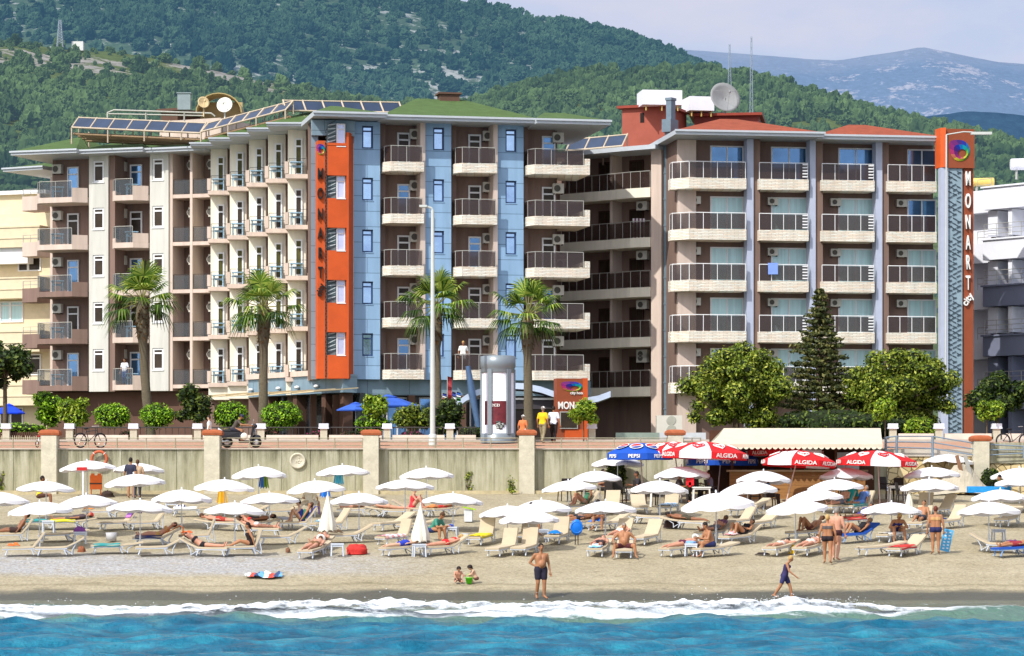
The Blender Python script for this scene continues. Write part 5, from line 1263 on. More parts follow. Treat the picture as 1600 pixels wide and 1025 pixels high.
# fan palms
def palm(label, px, ytop, Y, trunk_px, seed, zb=5.75, lean=0):
    rs = random.Random(seed); x = xat(px, Y); s = Y / F; hz = zat(ytop, Y) - zb
    t = thing('fan_palm', label, 'palm', (x, Y, zb), group='fan palms along the promenade')
    r = trunk_px * s / 2; pts = []; rad = []
    for i in range(17):
        f = i / 16; pts.append((lean * (1 - f) ** 2 * -1 + rs.uniform(-.012, .012), 0, hz * f)); rad.append(r * (1.12 - .3 * f) * (1 + .05 * (i % 2)) if f < .72 else r * (1.15 + .35 * math.sin((f - .72) / .28 * 3.1)) )
    mb = MB(); mb.tube(pts, rad, 10); mb.build('trunk', PBARK, t)
    # skirt of old leaf bases
    sk = MB()
    for i in range(130):
        a = rs.uniform(0, 6.28); z = hz * rs.uniform(.74, .99); r0 = r * 1.15
        d = Vector((math.cos(a), math.sin(a), 0)); b = d * r0 + Vector((0, 0, z)); e = d * (r0 + .16) + Vector((0, 0, z + rs.uniform(-.22, .12)))
        sd = Vector((-d.y, d.x, 0)) * .05
        sk.add([b - sd, b + sd, e + sd * .5, e - sd * .5], [(0, 1, 2, 3)], 0)
    sk.build('leaf_bases', mat('dead_leaf', (120, 84, 44), .6, var=.3), t)
    Vv = []; Fv = []; Mi = []
    st = MB()
    for i in range(23):
        a = i * 2.39996 + rs.uniform(-.5, .5); q = i / 22
        el = R(78) - q * R(104) + rs.uniform(-.12, .12); pl = rs.uniform(.72, 1.18) * (1.1 if q < .6 else 1.0)
        d = Vector((math.cos(a) * math.cos(el), math.sin(a) * math.cos(el), math.sin(el)))
        base = Vector((0, 0, hz)); hub = base + d * pl + Vector((0, 0, -.16 * q * pl))
        st.tube([base, hub], [.03, .015], 4)
        side = d.cross(Vector((0, 0, 1))).normalized(); up = side.cross(d).normalized(); fl = rs.uniform(.95, 1.25)
        nbl = 19
        for j in range(nbl):
            g = (j / (nbl - 1) - .5) * R(195); dirn = (d * math.cos(g) + side * math.sin(g)).normalized()
            ln = fl * (0.72 + .28 * math.cos(g)); wv = side * math.cos(g) - d * math.sin(g); wv = wv * .042
            mid = hub + dirn * ln * .6 - up * .05; tip = hub + dirn * ln - Vector((0, 0, (.22 + .42 * q) * ln)) + up * rs.uniform(-.08, .03)
            o = len(Vv); Vv += [hub - wv * .3, hub + wv * .3, mid + wv, mid - wv, tip + wv * .12, tip - wv * .12]
            Fv += [(o, o + 1, o + 2, o + 3), (o + 3, o + 2, o + 4, o + 5)]; c = rs.random() + (q < .3) * .2 - (q > .75) * .25
            Mi += [0 if c < .3 else 1 if c < .75 else 2] * 2
    st.build('leaf_stalks', mat('stalk', (150, 150, 80), .7), t)
    np_mesh('crown', np.array([tuple(v) for v in Vv]), np.array(Fv), LM_PALM, t, midx=np.array(Mi))
palm('fan palm with leaning trunk before the left white windows', 222, 470, 143, 14, 1, lean=-.45)
palm('fan palm rising in front of the stepped white wing', 412, 480, 142, 14, 2, lean=.05)
palm('fan palm partly behind the lamp post', 682, 478, 143.5, 13, 3, lean=-.1)
palm('fan palm right of the advertising column', 824, 494, 142, 14, 4, lean=-.1)

# ------------------------------------------------------------------ street furniture
STG = mat('grey_enamel', (142, 152, 158), 0.8, rough=0.35, metal=.3, var=.05)
Yp = 137; s = Yp / F; o = (xat(778, Yp), Yp, deck(Yp)); t = thing('advertising_column', 'round grey advertising column with white and dark red posters', 'advertising column', o)
r = 26 * s; zt = zat(557, Yp) - o[2]
mb = MB(); mb.lathe([(r * 1.02, 0), (r * 1.02, .35), (r * .95, .36), (r * .95, zt - .75)], 32); mb.build('body', mat('poster_white', (250, 248, 255), .85, rough=.3, var=.02), t)
mb = MB(); mb.lathe([(r * 1.0, zt - .75), (r * 1.04, zt - .7), (r * 1.0, zt - .55), (r * 1.06, zt - .5), (r * 1.06, zt), (r * .9, zt + .03), (.001, zt + .05)], 32); mb.build('top_ring', STG, t)
mb = MB(); mb.lathe([(r * 1.05, 0), (r * 1.05, .42), (r * .96, .45)], 32); mb.build('plinth', STG, t)
for a in (-118, -50, 20, 90, 160):
    mb = MB(); c = (math.cos(R(a)) * r * .97, math.sin(R(a)) * r * .97, zt * .5 - .1); mb.cbox(c, (.16, .22, zt - 1.0), 0, Matrix.Rotation(R(a), 3, 'Z')); mb.build('mullion', STG, t)
mb = MB(); z0, z1 = zat(664, Yp) - o[2], zat(627, Yp) - o[2]
for a0, a1 in ((-112, -57), (-146, -124)):
    for i in range(8):
        b0, b1 = R(a0 + (a1 - a0) * i / 8), R(a0 + (a1 - a0) * (i + 1) / 8); q = r * .958
        mb.add([(math.cos(b0) * q, math.sin(b0) * q, z0), (math.cos(b1) * q, math.sin(b1) * q, z0), (math.cos(b1) * q, math.sin(b1) * q, z1), (math.cos(b0) * q, math.sin(b0) * q, z1)], [(0, 1, 2, 3)], 0)
for i in range(24):
    b0 = R(-85 + rng.normal(0, 8)); q = r * .97; mb.ell((math.cos(b0) * q, math.sin(b0) * q, z0 + rng.normal(-.02, .09)), (.09, .02, .05), 6, 1 + i % 2, rings=4)
mb.build('poster', [mat('wine_red', (112, 44, 50), .8, rough=.4, var=.3, scale=4), mat('grey_dish', (170, 176, 170), .8), mat('dark_dish', (70, 78, 76), .8)], t)
M4 = Matrix.Translation((math.cos(R(-98)) * r * .99, math.sin(R(-98)) * r * .99, zat(633, Yp) - o[2])) @ Matrix.Rotation(R(-8), 4, 'Z') @ Matrix.Rotation(R(90), 4, 'X')
text_part('poster_text', 'eczı', .26, M4, LETTER_W, t, .004)
# lamp post
Yp = 133.5; o = (xat(676, Yp), Yp, deck(Yp)); t = thing('lamp_post', 'tall pale grey street lamp with short arm to the left', 'street lamp', o); zt = zat(325, Yp) - o[2]
LP = mat('lamp_post_grey', (206, 210, 204), .8, rough=.4, var=.05)
mb = MB(); mb.tube([(0, 0, 0), (0, 0, zt * .5), (0, 0, zt - .1)], [.125, .1, .075], 10); mb.tube([(0, 0, zt - .12), (-.05, 0, zt), (-.28, -.05, zt + .06)], .05, 8); mb.lathe([(.18, 0), (.18, .5), (.12, .55)], 10); mb.build('post', LP, t)
mb = MB(); mb.cbox((-.42, -.06, zt + .08), (.34, .2, .09)); mb.ell((-.42, -.06, zt + .03), (.15, .09, .04), 8, rings=4); mb.build('lamp_head', LP, t)
# arm of another lamp far right above the roof
o = at(1520, 209, 160); mb = MB(); mb.tube([(-1.4, 0, -.05), (-.5, 0, .1), (0, 0, .08)], .035, 5); mb.cbox((.45, 0, .02), (1.1, .3, .14)); mb.tube([(-1.4, 0, -.05), (-1.45, 0, -15)], .05, 6)
q = mb.build('street_lamp', LP); q.location = o; tag(q, 'white street lamp head sticking out right of the sign pylon', 'street lamp')
# entrance: wave canopy, sign block, leaning mast, flags
Ye = 158.0; o = at(830, 690, Ye); t = thing('entrance_canopy', 'silver wave-shaped canopy with leaning blue mast at the hotel entrance', 'canopy', o)
pts = [(713, 630), (728, 619), (745, 611), (775, 603), (800, 600), (820, 601), (845, 606), (868, 614), (890, 621), (912, 624), (935, 620), (954, 613)]
mb = MB(); n = len(pts); v = []
for px, py in pts:
    for dy, dz in ((0, 0), (3.5, 0), (3.5, .32), (0, .32)): q = at(px, py, Ye); v.append((q[0], q[1] + dy, q[2] + dz - .25))
f = []
for i in range(n - 1):
    for k in range(4): f.append((4 * i + k, 4 * i + (k + 1) % 4, 4 * i + 4 + (k + 1) % 4, 4 * i + 4 + k))
f += [(0, 3, 2, 1), (4 * n - 4, 4 * n - 3, 4 * n - 2, 4 * n - 1)]
mb.add(v, f, 0); mb.build('wave_roof', mat('silver_panel', (200, 214, 236), .9, rough=.3, metal=.15, var=.12, scale=.6), t, o)
mb = MB(); mb.tube([at(731, 572, Ye - .5), at(737, 612, Ye - .5), at(752, 690, Ye - .5)], [.13, .2, .12], 8); mb.build('mast', mat('mast_blue', (96, 124, 160), .8, metal=.4, rough=.35), t, o)
mb = MB(); mb.box(xat(755, 160), xat(882, 160), 158.6, 162, zat(640, 160), zat(622, 160)); mb.box(xat(755, 160), xat(882, 160), 158.5, 158.6, zat(626, 160), zat(623, 160), 1); mb.build('canopy_beam', [mat('dark_beam', (70, 66, 72), .7), WHITE], t, o)
Sf = Fr(870, 156, 918, 156.3); o = Sf.p(Sf.len / 2, -.4, 5.8); t = thing('entrance_sign', 'orange entrance sign block with rainbow emblem and notice board', 'sign', o)
mb = MB(); Sf.box(mb, 0, Sf.len, 5.8, zat(591, 156), -.8, 0, 0); Sf.box(mb, Sf.len - .25, Sf.len + .004, 5.7, zat(590.5, 156), -.7, .05, 1); Sf.box(mb, 0.42, Sf.len - .25, 5.7, zat(671, 156), .001, .08, 1); mb.build('sign_block', [ORANGE_D, ORANGE], t, o)
emblem(Sf, t, o, Sf.t(894), zat(604, 156), .02, 1.1, .55)
text_part('sign_text', 'MONART', .52, Sf.mat(Sf.t(895), .03, zat(634, 156)), LETTER_W, t, .03, o, .72, .012)
text_part('sign_text', 'city hotel', .2, Sf.mat(Sf.t(902), .03, zat(614, 156)), LETTER_W, t, .02, o, 1, .004)
mb = MB(); Sf.box(mb, Sf.t(874), Sf.t(902), zat(670, 156), zat(643, 156), .09, .14, 0); Sf.box(mb, Sf.t(875.5), Sf.t(900.5), zat(668.5, 156), zat(644.5, 156), .14, .15, 1); mb.build('notice_board', [STEEL, DIMGLASS], t, o)
FL = {'red': (205, 40, 44), 'white': (240, 240, 240), 'navy': (40, 60, 140), 'blue': (40, 90, 180), 'green': (60, 140, 70), 'crimson': (150, 40, 44)}
FLAGS = [('small white and red flag on a pole', 682, ('white', 'red'), 13), ('small red, white and blue flag on a pole', 691, ('navy', 'white', 'red'), 12), ('tall crimson flag hanging on the highest pole', 699, ('crimson', 'crimson'), 38), ('small dark blue and white flag on a pole', 706, ('navy', 'white'), 14), ('small blue, white and green flag on a pole', 713, ('blue', 'white', 'green'), 14)]
for lab, px, cols, hp in FLAGS:
    Yf = 150; o = at(px, 655, Yf); t = thing('flag', lab + ' right of the lamp post', 'flag', o, group='flags at the hotel entrance'); s = Yf / F
    mb = MB(); top = (655 - 626 + hp) * s; mb.tube([(0, 0, 0), (0, 0, top)], .025, 6); mb.build('pole', STEEL, t)
    mb = MB(); W_, Hh = .22, hp * s; nn = len(cols)
    for i in range(nn):
        for j in range(6):
            z0 = top - Hh * i / nn - Hh / nn * j / 6; z1 = z0 - Hh / nn / 6; y = .05 * math.sin(j + i * 2); y1 = .05 * math.sin(j + 1 + i * 2)
            mb.add([(.02, y, z0), (W_, y * 2, z0 - .05), (W_, y1 * 2, z1 - .05), (.02, y1, z1)], [(0, 1, 2, 3)], i)
    mb.build('flag_cloth', [mat('flag_' + c, FL[c], .8) for c in cols], t)
# blue parasols in the hotel garden
BLUP = mat('royal_blue_canvas', (66, 110, 214), .85, rough=.8, trans=.2)
def big_parasol(label, px, ytop, ybot, wpx, Y, zb, m_, group=None):
    s = Y / F; r = wpx * s / 2; zt = zat(ytop, Y) - zb; zr = zat(ybot, Y) - zb; t = thing('garden_parasol', label, 'parasol', (xat(px, Y), Y, zb), group=group)
    mb = MB(); mb.lathe([(r, zr - .06), (r, zr), (r * .5, zr + (zt - zr) * .52), (r * .28, zr + (zt - zr) * .70), (r * .30, zr + (zt - zr) * .78), (.001, zt)], 8, smooth=False); mb.build('canopy', m_, t)
    mb = MB(); mb.tube([(0, 0, 0), (0, 0, zt - .05)], .03, 6); mb.build('pole', STEEL, t)
big_parasol('large blue garden parasol with double top left of the lamp post', 606, 616, 634, 100, 148, 5.8, BLUP, 'blue parasols in the hotel garden')
big_parasol('blue garden parasol half hidden by the light green tree', 556, 628, 640, 60, 150, 5.8, BLUP, 'blue parasols in the hotel garden')
big_parasol('vivid blue garden parasol at the far left edge', 14, 630, 645, 50, 146, 5.8, mat('vivid_blue_canvas', (20, 70, 225), .9), 'blue parasols in the hotel garden')
# wooden fence at the left, tall air conditioner, pale screen
o = (xat(30, 139.5), 139.5, 5.6); mb = MB()
for i in range(34): x = -1.6 + i * .1; mb.box(x, x + .07, 0, .04, 0, .5 + .02 * (i % 3))
mb.box(-1.6, 1.8, .041, .08, .1, .16); mb.box(-1.6, 1.8, .041, .08, .36, .42); q = mb.build('wooden_fence', mat('dark_wood', (92, 60, 44), .7, var=.25)); q.location = o; tag(q, 'dark wooden picket fence at the far left behind the promenade', 'fence')
o = at(1046, 679, 160); t = thing('outdoor_air_unit', 'large cream double-fan air unit beside the pale green screen', 'air unit', o); s = 160 / F
mb = MB(); mb.box(-20 * s, 20 * s, 0, 1, 0, 30 * s); mb.build('casing', ACW, t)
for dz in (8, 22):
    mb = MB(); mb.lathe([(.001, .02), (.24, .02), (.27, .0)], 16, (.1, -.001, dz * s), 0, False, Matrix.Rotation(R(90), 3, 'X')); mb.build('fan_grille', mat('grille', (190, 190, 176), .7), t)
o = at(1035, 690, 145); mb = MB(); s = 145 / F
mb.box(-73 * s, -5 * s, 0, .06, -.6, 14 * s, 0); mb.box(-5 * s + .003, 68 * s, .02, .08, -.6, 14 * s, 1)
q = mb.build('garden_screen', [mat('pale_green_screen', (150, 164, 152), .75), mat('pale_grey_screen', (205, 208, 212), .8)]); q.location = o; tag(q, 'pale green and grey screen behind the railing under the right hotel', 'screen')

# ------------------------------------------------------------------ scooter and bicycles
RUB = mat('rubber', (30, 28, 28), .7, rough=.7); BLK = mat('scooter_black', (36, 34, 38), .8, rough=.3, spec=.5); CHR = mat('silver_metal', (205, 205, 205), .8, rough=.3, metal=.6)
Ys = 131.6; o = (xat(377, Ys), Ys, deck(Ys)); t = thing('scooter', 'black motor scooter ridden to the right along the promenade', 'scooter', o)
rx90 = Matrix.Rotation(R(90), 3, 'X')
for x in (-.62, .64):
    mb = MB(); mb.torus((x, 0, .25), .19, .062, 22, 8, 0, rx90); q = mb.build('wheel', RUB, t)
    mb = MB(); mb.lathe([(.001, .03), (.05, .035), (.15, .02), (.15, -.02), (.05, -.035), (.001, -.03)], 16, (x, 0, .25), 0, True, rx90); mb.build('rim', CHR, q)
mb = MB(); mb.hexa([(-.85, -.16, .45), (.0, -.16, .36), (.0, .16, .36), (-.85, .16, .45), (-.92, -.14, .72), (-.05, -.17, .70), (-.05, .17, .70), (-.92, .14, .72)])
mb.hexa([(-.1, -.16, .22), (.42, -.16, .22), (.42, .16, .22), (-.1, .16, .22), (-.1, -.16, .34), (.42, -.16, .32), (.42, .16, .32), (-.1, .16, .34)])
mb.hexa([(.36, -.2, .25), (.46, -.2, .25), (.46, .2, .25), (.36, .2, .25), (.50, -.19, .92), (.62, -.17, .92), (.62, .17, .92), (.50, .19, .92)])
mb.ell((.66, 0, .48), (.2, .09, .1), 10); mb.ell((.58, 0, .95), (.13, .16, .11), 10); mb.build('body', BLK, t)
mb = MB(); mb.ell((-.4, 0, .75), (.46, .15, .075), 12); mb.build('seat', mat('seat_black', (24, 24, 26), .8, rough=.6), t)
mb = MB(); mb.tube([(.5, -.3, 1.02), (.56, -.1, .99), (.56, .1, .99), (.5, .3, 1.02)], .022, 6); mb.tube([(.57, 0, .9), (.7, 0, .3)], .035, 6); mb.tube([(.52, -.28, 1.02), (.56, -.34, 1.18)], .01, 4); mb.ell((.57, -.35, 1.2), (.02, .06, .04), 6, rings=4); mb.build('handlebar', CHR, t)
mb = MB(); mb.tube([(-.9, -.2, .28), (-.45, -.2, .24)], [.05, .035], 8); mb.build('exhaust', CHR, t)
mb = MB(); mb.hexa([(-1.02, -.12, .72), (-.8, -.12, .72), (-.8, .12, .72), (-1.02, .12, .72), (-1.0, -.1, .88), (-.88, -.1, .80), (-.88, .1, .80), (-1.0, .1, .88)]); mb.build('tail_piece', mat('white_plastic', (230, 235, 240), .85, rough=.4), t)
mb = MB(); mb.ell((.15, -.26, .5), (.16, .06, .16), 10); q = mb.build('carrier_bag', mat('bag_white', (240, 228, 210), .85)); q.location = o; tag(q, 'white carrier bag hanging on the scooter footwell', 'bag')
def bicycle(label, px, Y, rz, zb, col):
    t = thing('bicycle', label, 'bicycle', (xat(px, Y), Y, zb), rz)
    for x in (-.5, .52):
        mb = MB(); mb.torus((x, 0, .33), .31, .028, 26, 6, 0, rx90); q = mb.build('wheel', RUB, t)
        mb = MB(); mb.torus((x, 0, .33), .27, .012, 22, 4, 0, rx90)
        for k in range(9): a = k * .698; mb.tube([(x, 0, .33), (x + .27 * math.cos(a), 0, .33 + .27 * math.sin(a))], .004, 3)
        mb.build('rim', CHR, q)
    mb = MB()
    for a, b_ in (((-.5, .33), (-.08, .3)), ((-.08, .3), (-.2, .78)), ((-.2, .74), (-.5, .33)), ((-.2, .72), (.36, .78)), ((-.08, .3), (.38, .68)), ((.34, .92), (.4, .62)), ((.4, .62), (.52, .33))): mb.tube([(a[0], 0, a[1]), (b_[0], 0, b_[1])], .018, 6)
    mb.build('frame', mat('bike_' + str(col[0]), col, .8, rough=.4), t)
    mb = MB(); mb.ell((-.22, 0, .84), (.13, .07, .04), 8); mb.build('saddle', RUB, t)
    mb = MB(); mb.tube([(.26, -.28, .95), (.34, -.1, .96), (.34, .1, .96), (.26, .28, .95)], .014, 6); mb.build('handlebar', CHR, t)
    return t
bicycle('bicycle seen at an angle leaning near the left pillar of the promenade', 141, 131.5, R(40), deck(131.5), (70, 66, 66))
bicycle('dark bicycle parked behind the stone wall at the right edge', 1585, 131.0, R(6), deck(131), (60, 58, 62))
o = (xat(63, 131.8), 131.8, deck(131.8)); t = thing('child_bicycle', 'small white and red child bike beside the left pillar', 'bicycle', o, R(70))
for x in (-.28, .28):
    mb = MB(); mb.torus((x, 0, .16), .14, .02, 18, 5, 0, rx90); mb.build('wheel', RUB, t)
mb = MB(); mb.tube([(-.28, 0, .16), (-.1, 0, .45), (.2, 0, .42), (.28, 0, .16)], .025, 6); mb.tube([(.2, 0, .42), (.17, 0, .62)], .02, 6); mb.tube([(.15, -.16, .62), (.15, .16, .62)], .015, 5); mb.build('frame', mat('white_plastic', (0, 0, 0)), t)
mb = MB(); mb.ell((-.12, 0, .5), (.1, .06, .04), 8); mb.build('saddle', mat('red_plastic', (200, 40, 40), .8), t)

# ------------------------------------------------------------------ beach bar
KY = 126.0; o = (xat(1243, KY), KY, gz(KY)); t = thing('beach_bar', 'beach bar with scalloped cream awning and wooden counter', 'bar', o)
CAN = mat('awning_cream', (234, 224, 198), .8, rough=.9, var=.06, trans=.15)
mb = MB(); yb_, yf_ = 129.4, 124.6; zb2, zf2 = zat(669, yb_), zat(694, yf_)
xa0, xa1, xb0, xb1 = xat(1131, yb_), xat(1376, yb_), xat(1107, yf_), xat(1379, yf_)
nseg = 12
for i in range(nseg):
    f0, f1 = i / nseg, (i + 1) / nseg
    def P_(f, g): 
        x0 = xa0 + (xb0 - xa0) * g; x1 = xa1 + (xb1 - xa1) * g; return (x0 + (x1 - x0) * f, yb_ + (yf_ - yb_) * g, zb2 + (zf2 - zb2) * g - .06 * math.sin(3.14 * g))
    for j in range(4):
        a, b_ = j / 4, (j + 1) / 4; p = [P_(f0, b_), P_(f1, b_), P_(f1, a), P_(f0, a)]
        mb.add(p, [(0, 1, 2, 3)]); mb.add([(q[0], q[1], q[2] - .03) for q in p], [(3, 2, 1, 0)])
mb.add([P_(0, 0), P_(0, 1), (xb0, yf_, zf2 - .4), (xa0, yb_, zb2 - .6)], [(0, 1, 2, 3)]); mb.build('awning', CAN, t, o)
mb = MB(); n = 30
for i in range(n):
    x0 = xb0 + (xb1 - xb0) * i / n; x1 = xb0 + (xb1 - xb0) * (i + 1) / n; xm = (x0 + x1) / 2; zt = zf2 + .002
    mb.add([(x0, yf_ - .01, zt), (x0, yf_ - .01, zt - .13), (x0 * .75 + x1 * .25, yf_ - .03, zt - .20), (xm, yf_ - .04, zt - .22), (x0 * .25 + x1 * .75, yf_ - .03, zt - .20), (x1, yf_ - .01, zt - .13), (x1, yf_ - .01, zt)], [(0, 1, 2, 3, 4, 5, 6)])
mb.build('valance', CAN, t, o)
WOOD = mat('pine_boards', (176, 128, 76), .75, rough=.7, var=.22, scale=1.5, stretch=(1, 1, 9)); WOODD = mat('dark_boards', (92, 56, 34), .7, rough=.8, var=.25)
mb = MB(); x0, x1 = xat(1140, 125.6), xat(1352, 125.6); zc = zat(735, 125.6)
for i in range(9): z = o[2] - .2 + i * (zc - .06 - o[2] + .2) / 9; mb.box(x0, x1, 125.6, 125.7, z + .006, z + (zc - .06 - o[2] + .2) / 9)
mb.build('counter', WOOD, t, o)
mb = MB(); mb.box(x0 - .1, x1 + .1, 125.4, 126.0, zc - .055, zc + .02); mb.build('counter_top', mat('worn_wood', (180, 156, 120), .75), t, o)
mb = MB(); mb.box(x0 - .6, x1 + .8, 129.1, 129.4, 3.1, zb2 - .1); mb.build('back_wall', WOODD, t, o)
for px in (1144, 1245, 1306, 1349): mb = MB(); x = xat(px, 125.8); mb.box(x - .05, x + .05, 125.75, 125.85, 3.1, zf2 + .02); mb.build('post', WOODD, t, o)
mb = MB()
for i in range(26): x = random.uniform(x0 + .5, x1 - .5); mb.box(x, x + .12, 128.8, 128.95, zc - .3, zc - .3 + random.uniform(.15, .4), i % 4)
mb.box(x0, x1, 128.7, 129.0, zc - .36, zc - .301, 4); mb.build('bottle_shelf', [mat('bottle_' + n_, c_, .8, rough=.3) for n_, c_ in (('green', (50, 110, 60)), ('amber', (170, 100, 40)), ('white', (230, 230, 230)), ('blue', (40, 90, 170)))] + [WOODD], t, o)
mb = MB(); mb.box(xat(1306, 128.5), xat(1342, 128.5), 128.4, 128.9, 3.2, zat(707, 128.5)); mb.build('fridge', mat('fridge_white', (214, 214, 214), .8, rough=.4), t, o)
# tarpaulin heap, boards and plants at the right wall
o = (xat(1490, 128.6), 128.6, gz(128.6)); xs = np.linspace(-1.7, 1.5, 40); ys = np.linspace(-.9, .9, 20); X, Y = np.meshgrid(xs, ys)
Z = 1.35 * np.exp(-((X - .3) / 1.0) ** 2 - (Y / .6) ** 2) * (1 + .25 * fbm(X, Y, 4, 1.8, 3)) - .05
q = np_mesh('tarpaulin_heap', np.stack([X.ravel(), Y.ravel(), Z.ravel()], 1), grid_faces(40, 20), mat('grey_beige_tarp', (196, 186, 164), .75, rough=.8, bump=.5)); q.location = o; tag(q, 'grey-beige tarpaulin draped over a heap by the stone wall', 'tarpaulin')
for lab, px, lean, cc in (('brown wooden plank leaning on the tarpaulin heap', 1505, .45, (140, 100, 70)), ('grey plank leaning right of the brown plank', 1518, .4, (170, 168, 160))):
    o = (xat(px, 128), 128.0, gz(128)); mb = MB(); mb.cbox((0, .3, .85), (.16, .05, 1.75), 0, Matrix.Rotation(-.25, 3, 'Y') @ Matrix.Rotation(-.15, 3, 'X')); q = mb.build('plank', mat('plank_%d' % cc[0], cc, .7)); q.location = o; tag(q, lab, 'plank')
bush('shore_plant', 'dark green shrub growing at the foot of the stone wall on the right', 1548, 129.0, gz(129), .5, .55, LM_DARK, 900, .08, seed=31)
bush('shore_plant', 'green climbing shrub on the sea wall behind the left cafe tables', 962, 129.3, gz(129), .45, .75, LM_DARK, 900, .08, seed=32)
def sprig(label, px, py, h, seed):
    o = beach(px, py); t = thing('shore_plant', label, 'plant', o); mb = MB(); rs = random.Random(seed)
    for i in range(9): a = rs.uniform(0, 6.28); l = rs.uniform(.3, 1) * h; mb.tube([(0, 0, 0), (math.cos(a) * .06, 0, l * .5), (math.cos(a) * .14, math.sin(a) * .1, l)], .012, 4)
    mb.build('stems', BARK, t); C = [(rs.uniform(-.12, .12), rs.uniform(-.1, .1), rs.uniform(.2, 1) * h) for _ in range(8)]; crown('leaves', C, [(.12, .12, .14)] * 8, 150, .06, LM_TREE, t)
sprig('small leafy weed growing at the sea wall left of the fourth pillar', 800, 772, .75, 1)
sprig('dark weed at the left edge of the sea wall', 1, 764, 1.0, 2)
sprig('dry thin weed at the sea wall right of the upper middle parasols', 732, 770, .9, 3)
# masts and huts on the hills
def mast(label, px, y0, y1, Y, wpx):
    s = Y / F; o = at(px, y1, Y); hh = (y1 - y0) * s; w_ = wpx * s / 2; mb = MB(); r = w_ * .14
    for a, b_ in ((-1, -1), (1, -1), (1, 1), (-1, 1)): mb.tube([(a * w_, b_ * w_, -.15 * hh), (a * w_ * .35, b_ * w_ * .35, hh)], r, 4)
    n = 9
    for i in range(n):
        z0, z1 = hh * i / n, hh * (i + 1) / n; k0, k1 = w_ * (1 - .65 * i / n), w_ * (1 - .65 * (i + 1) / n)
        mb.tube([(-k0, -k0, z0), (k1, -k1, z1)], r * .6, 3); mb.tube([(k0, -k0, z0), (-k1, -k1, z1)], r * .6, 3); mb.tube([(-k0, -k0, z0), (k0, -k0, z0)], r * .6, 3)
    q = mb.build('lattice_mast', mat('mast_grey', (160, 174, 190), .75)); q.location = o; tag(q, label, 'mast')
mast('lattice pylon on the rocky hill crest at the upper left', 94, 31, 68, 1380, 9)
mast('tall red and white lattice antenna mast right of the grey dish', 1174, 57, 175, 700, 5)
mast('shorter lattice antenna mast left of the tall mast', 1140, 69, 128, 760, 5)
o = at(121, 72, 1385); mb = MB(); mb.box(-2.6, 2.6, 0, 4, -2, 2.2); q = mb.build('hill_hut', mat('hut_white', (226, 226, 222), .8)); q.location = o; tag(q, 'small white hut on the rocky hill crest beside the pylon', 'hut')
random.seed(77); rng = np.random.default_rng(77)
# ------------------------------------------------------------------ people
dgf = bpy.context.evaluated_depsgraph_get
def remesh(mb, vox, smooth=3):
    me = bpy.data.meshes.new('tmp'); me.from_pydata([tuple(v) for v in mb.v], [], mb.f); me.update()
    o = bpy.data.objects.new('tmp', me); COL.objects.link(o)
    r = o.modifiers.new('r', 'REMESH'); r.mode = 'VOXEL'; r.voxel_size = vox
    if smooth: s_ = o.modifiers.new('s', 'SMOOTH'); s_.iterations = smooth; s_.factor = .5
    out = bpy.data.meshes.new_from_object(o.evaluated_get(dgf()))
    bpy.data.objects.remove(o); bpy.data.meshes.remove(me)
    out.polygons.foreach_set('use_smooth', [True] * len(out.polygons)); return out
SKIN = {}
def skin(k):
    c = {'fair': (236, 190, 158), 'pink': (232, 168, 138), 'tan': (198, 138, 98), 'brown': (164, 108, 76)}[k]
    return mat('skin_' + k, c, .62, rough=.55, var=.06, scale=6)
HAIRC = {'dark': (40, 28, 22), 'brown': (92, 60, 36), 'blond': (206, 168, 104), 'grey': (150, 142, 132), 'auburn': (110, 52, 34)}
V_ = Vector
def J(**k): return {a: V_(b) for a, b in k.items()}
def joints(pel, d, side, f, hipw=.10, shw=.19, tors=.50):
    """pelvis, spine direction, left direction, front direction"""
    pel, d, side, f = V_(pel), V_(d).normalized(), V_(side).normalized(), V_(f).normalized()
    j = {'pel': pel, 'd': d, 'side': side, 'f': f, 'waist': pel + d * .17, 'chest': pel + d * .36, 'neck': pel + d * tors, 'head': pel + d * (tors + .19) + f * .02}
    for s, n in ((1, 'l'), (-1, 'r')): j['hip' + n] = pel + side * hipw * s; j['sh' + n] = pel + d * (tors - .05) + side * shw * s
    return j
def limb(j, n, kn, an, to, el, wr): 
    for k, v in (('kn', kn), ('an', an), ('to', to), ('el', el), ('wr', wr)): j[k + n] = V_(v)
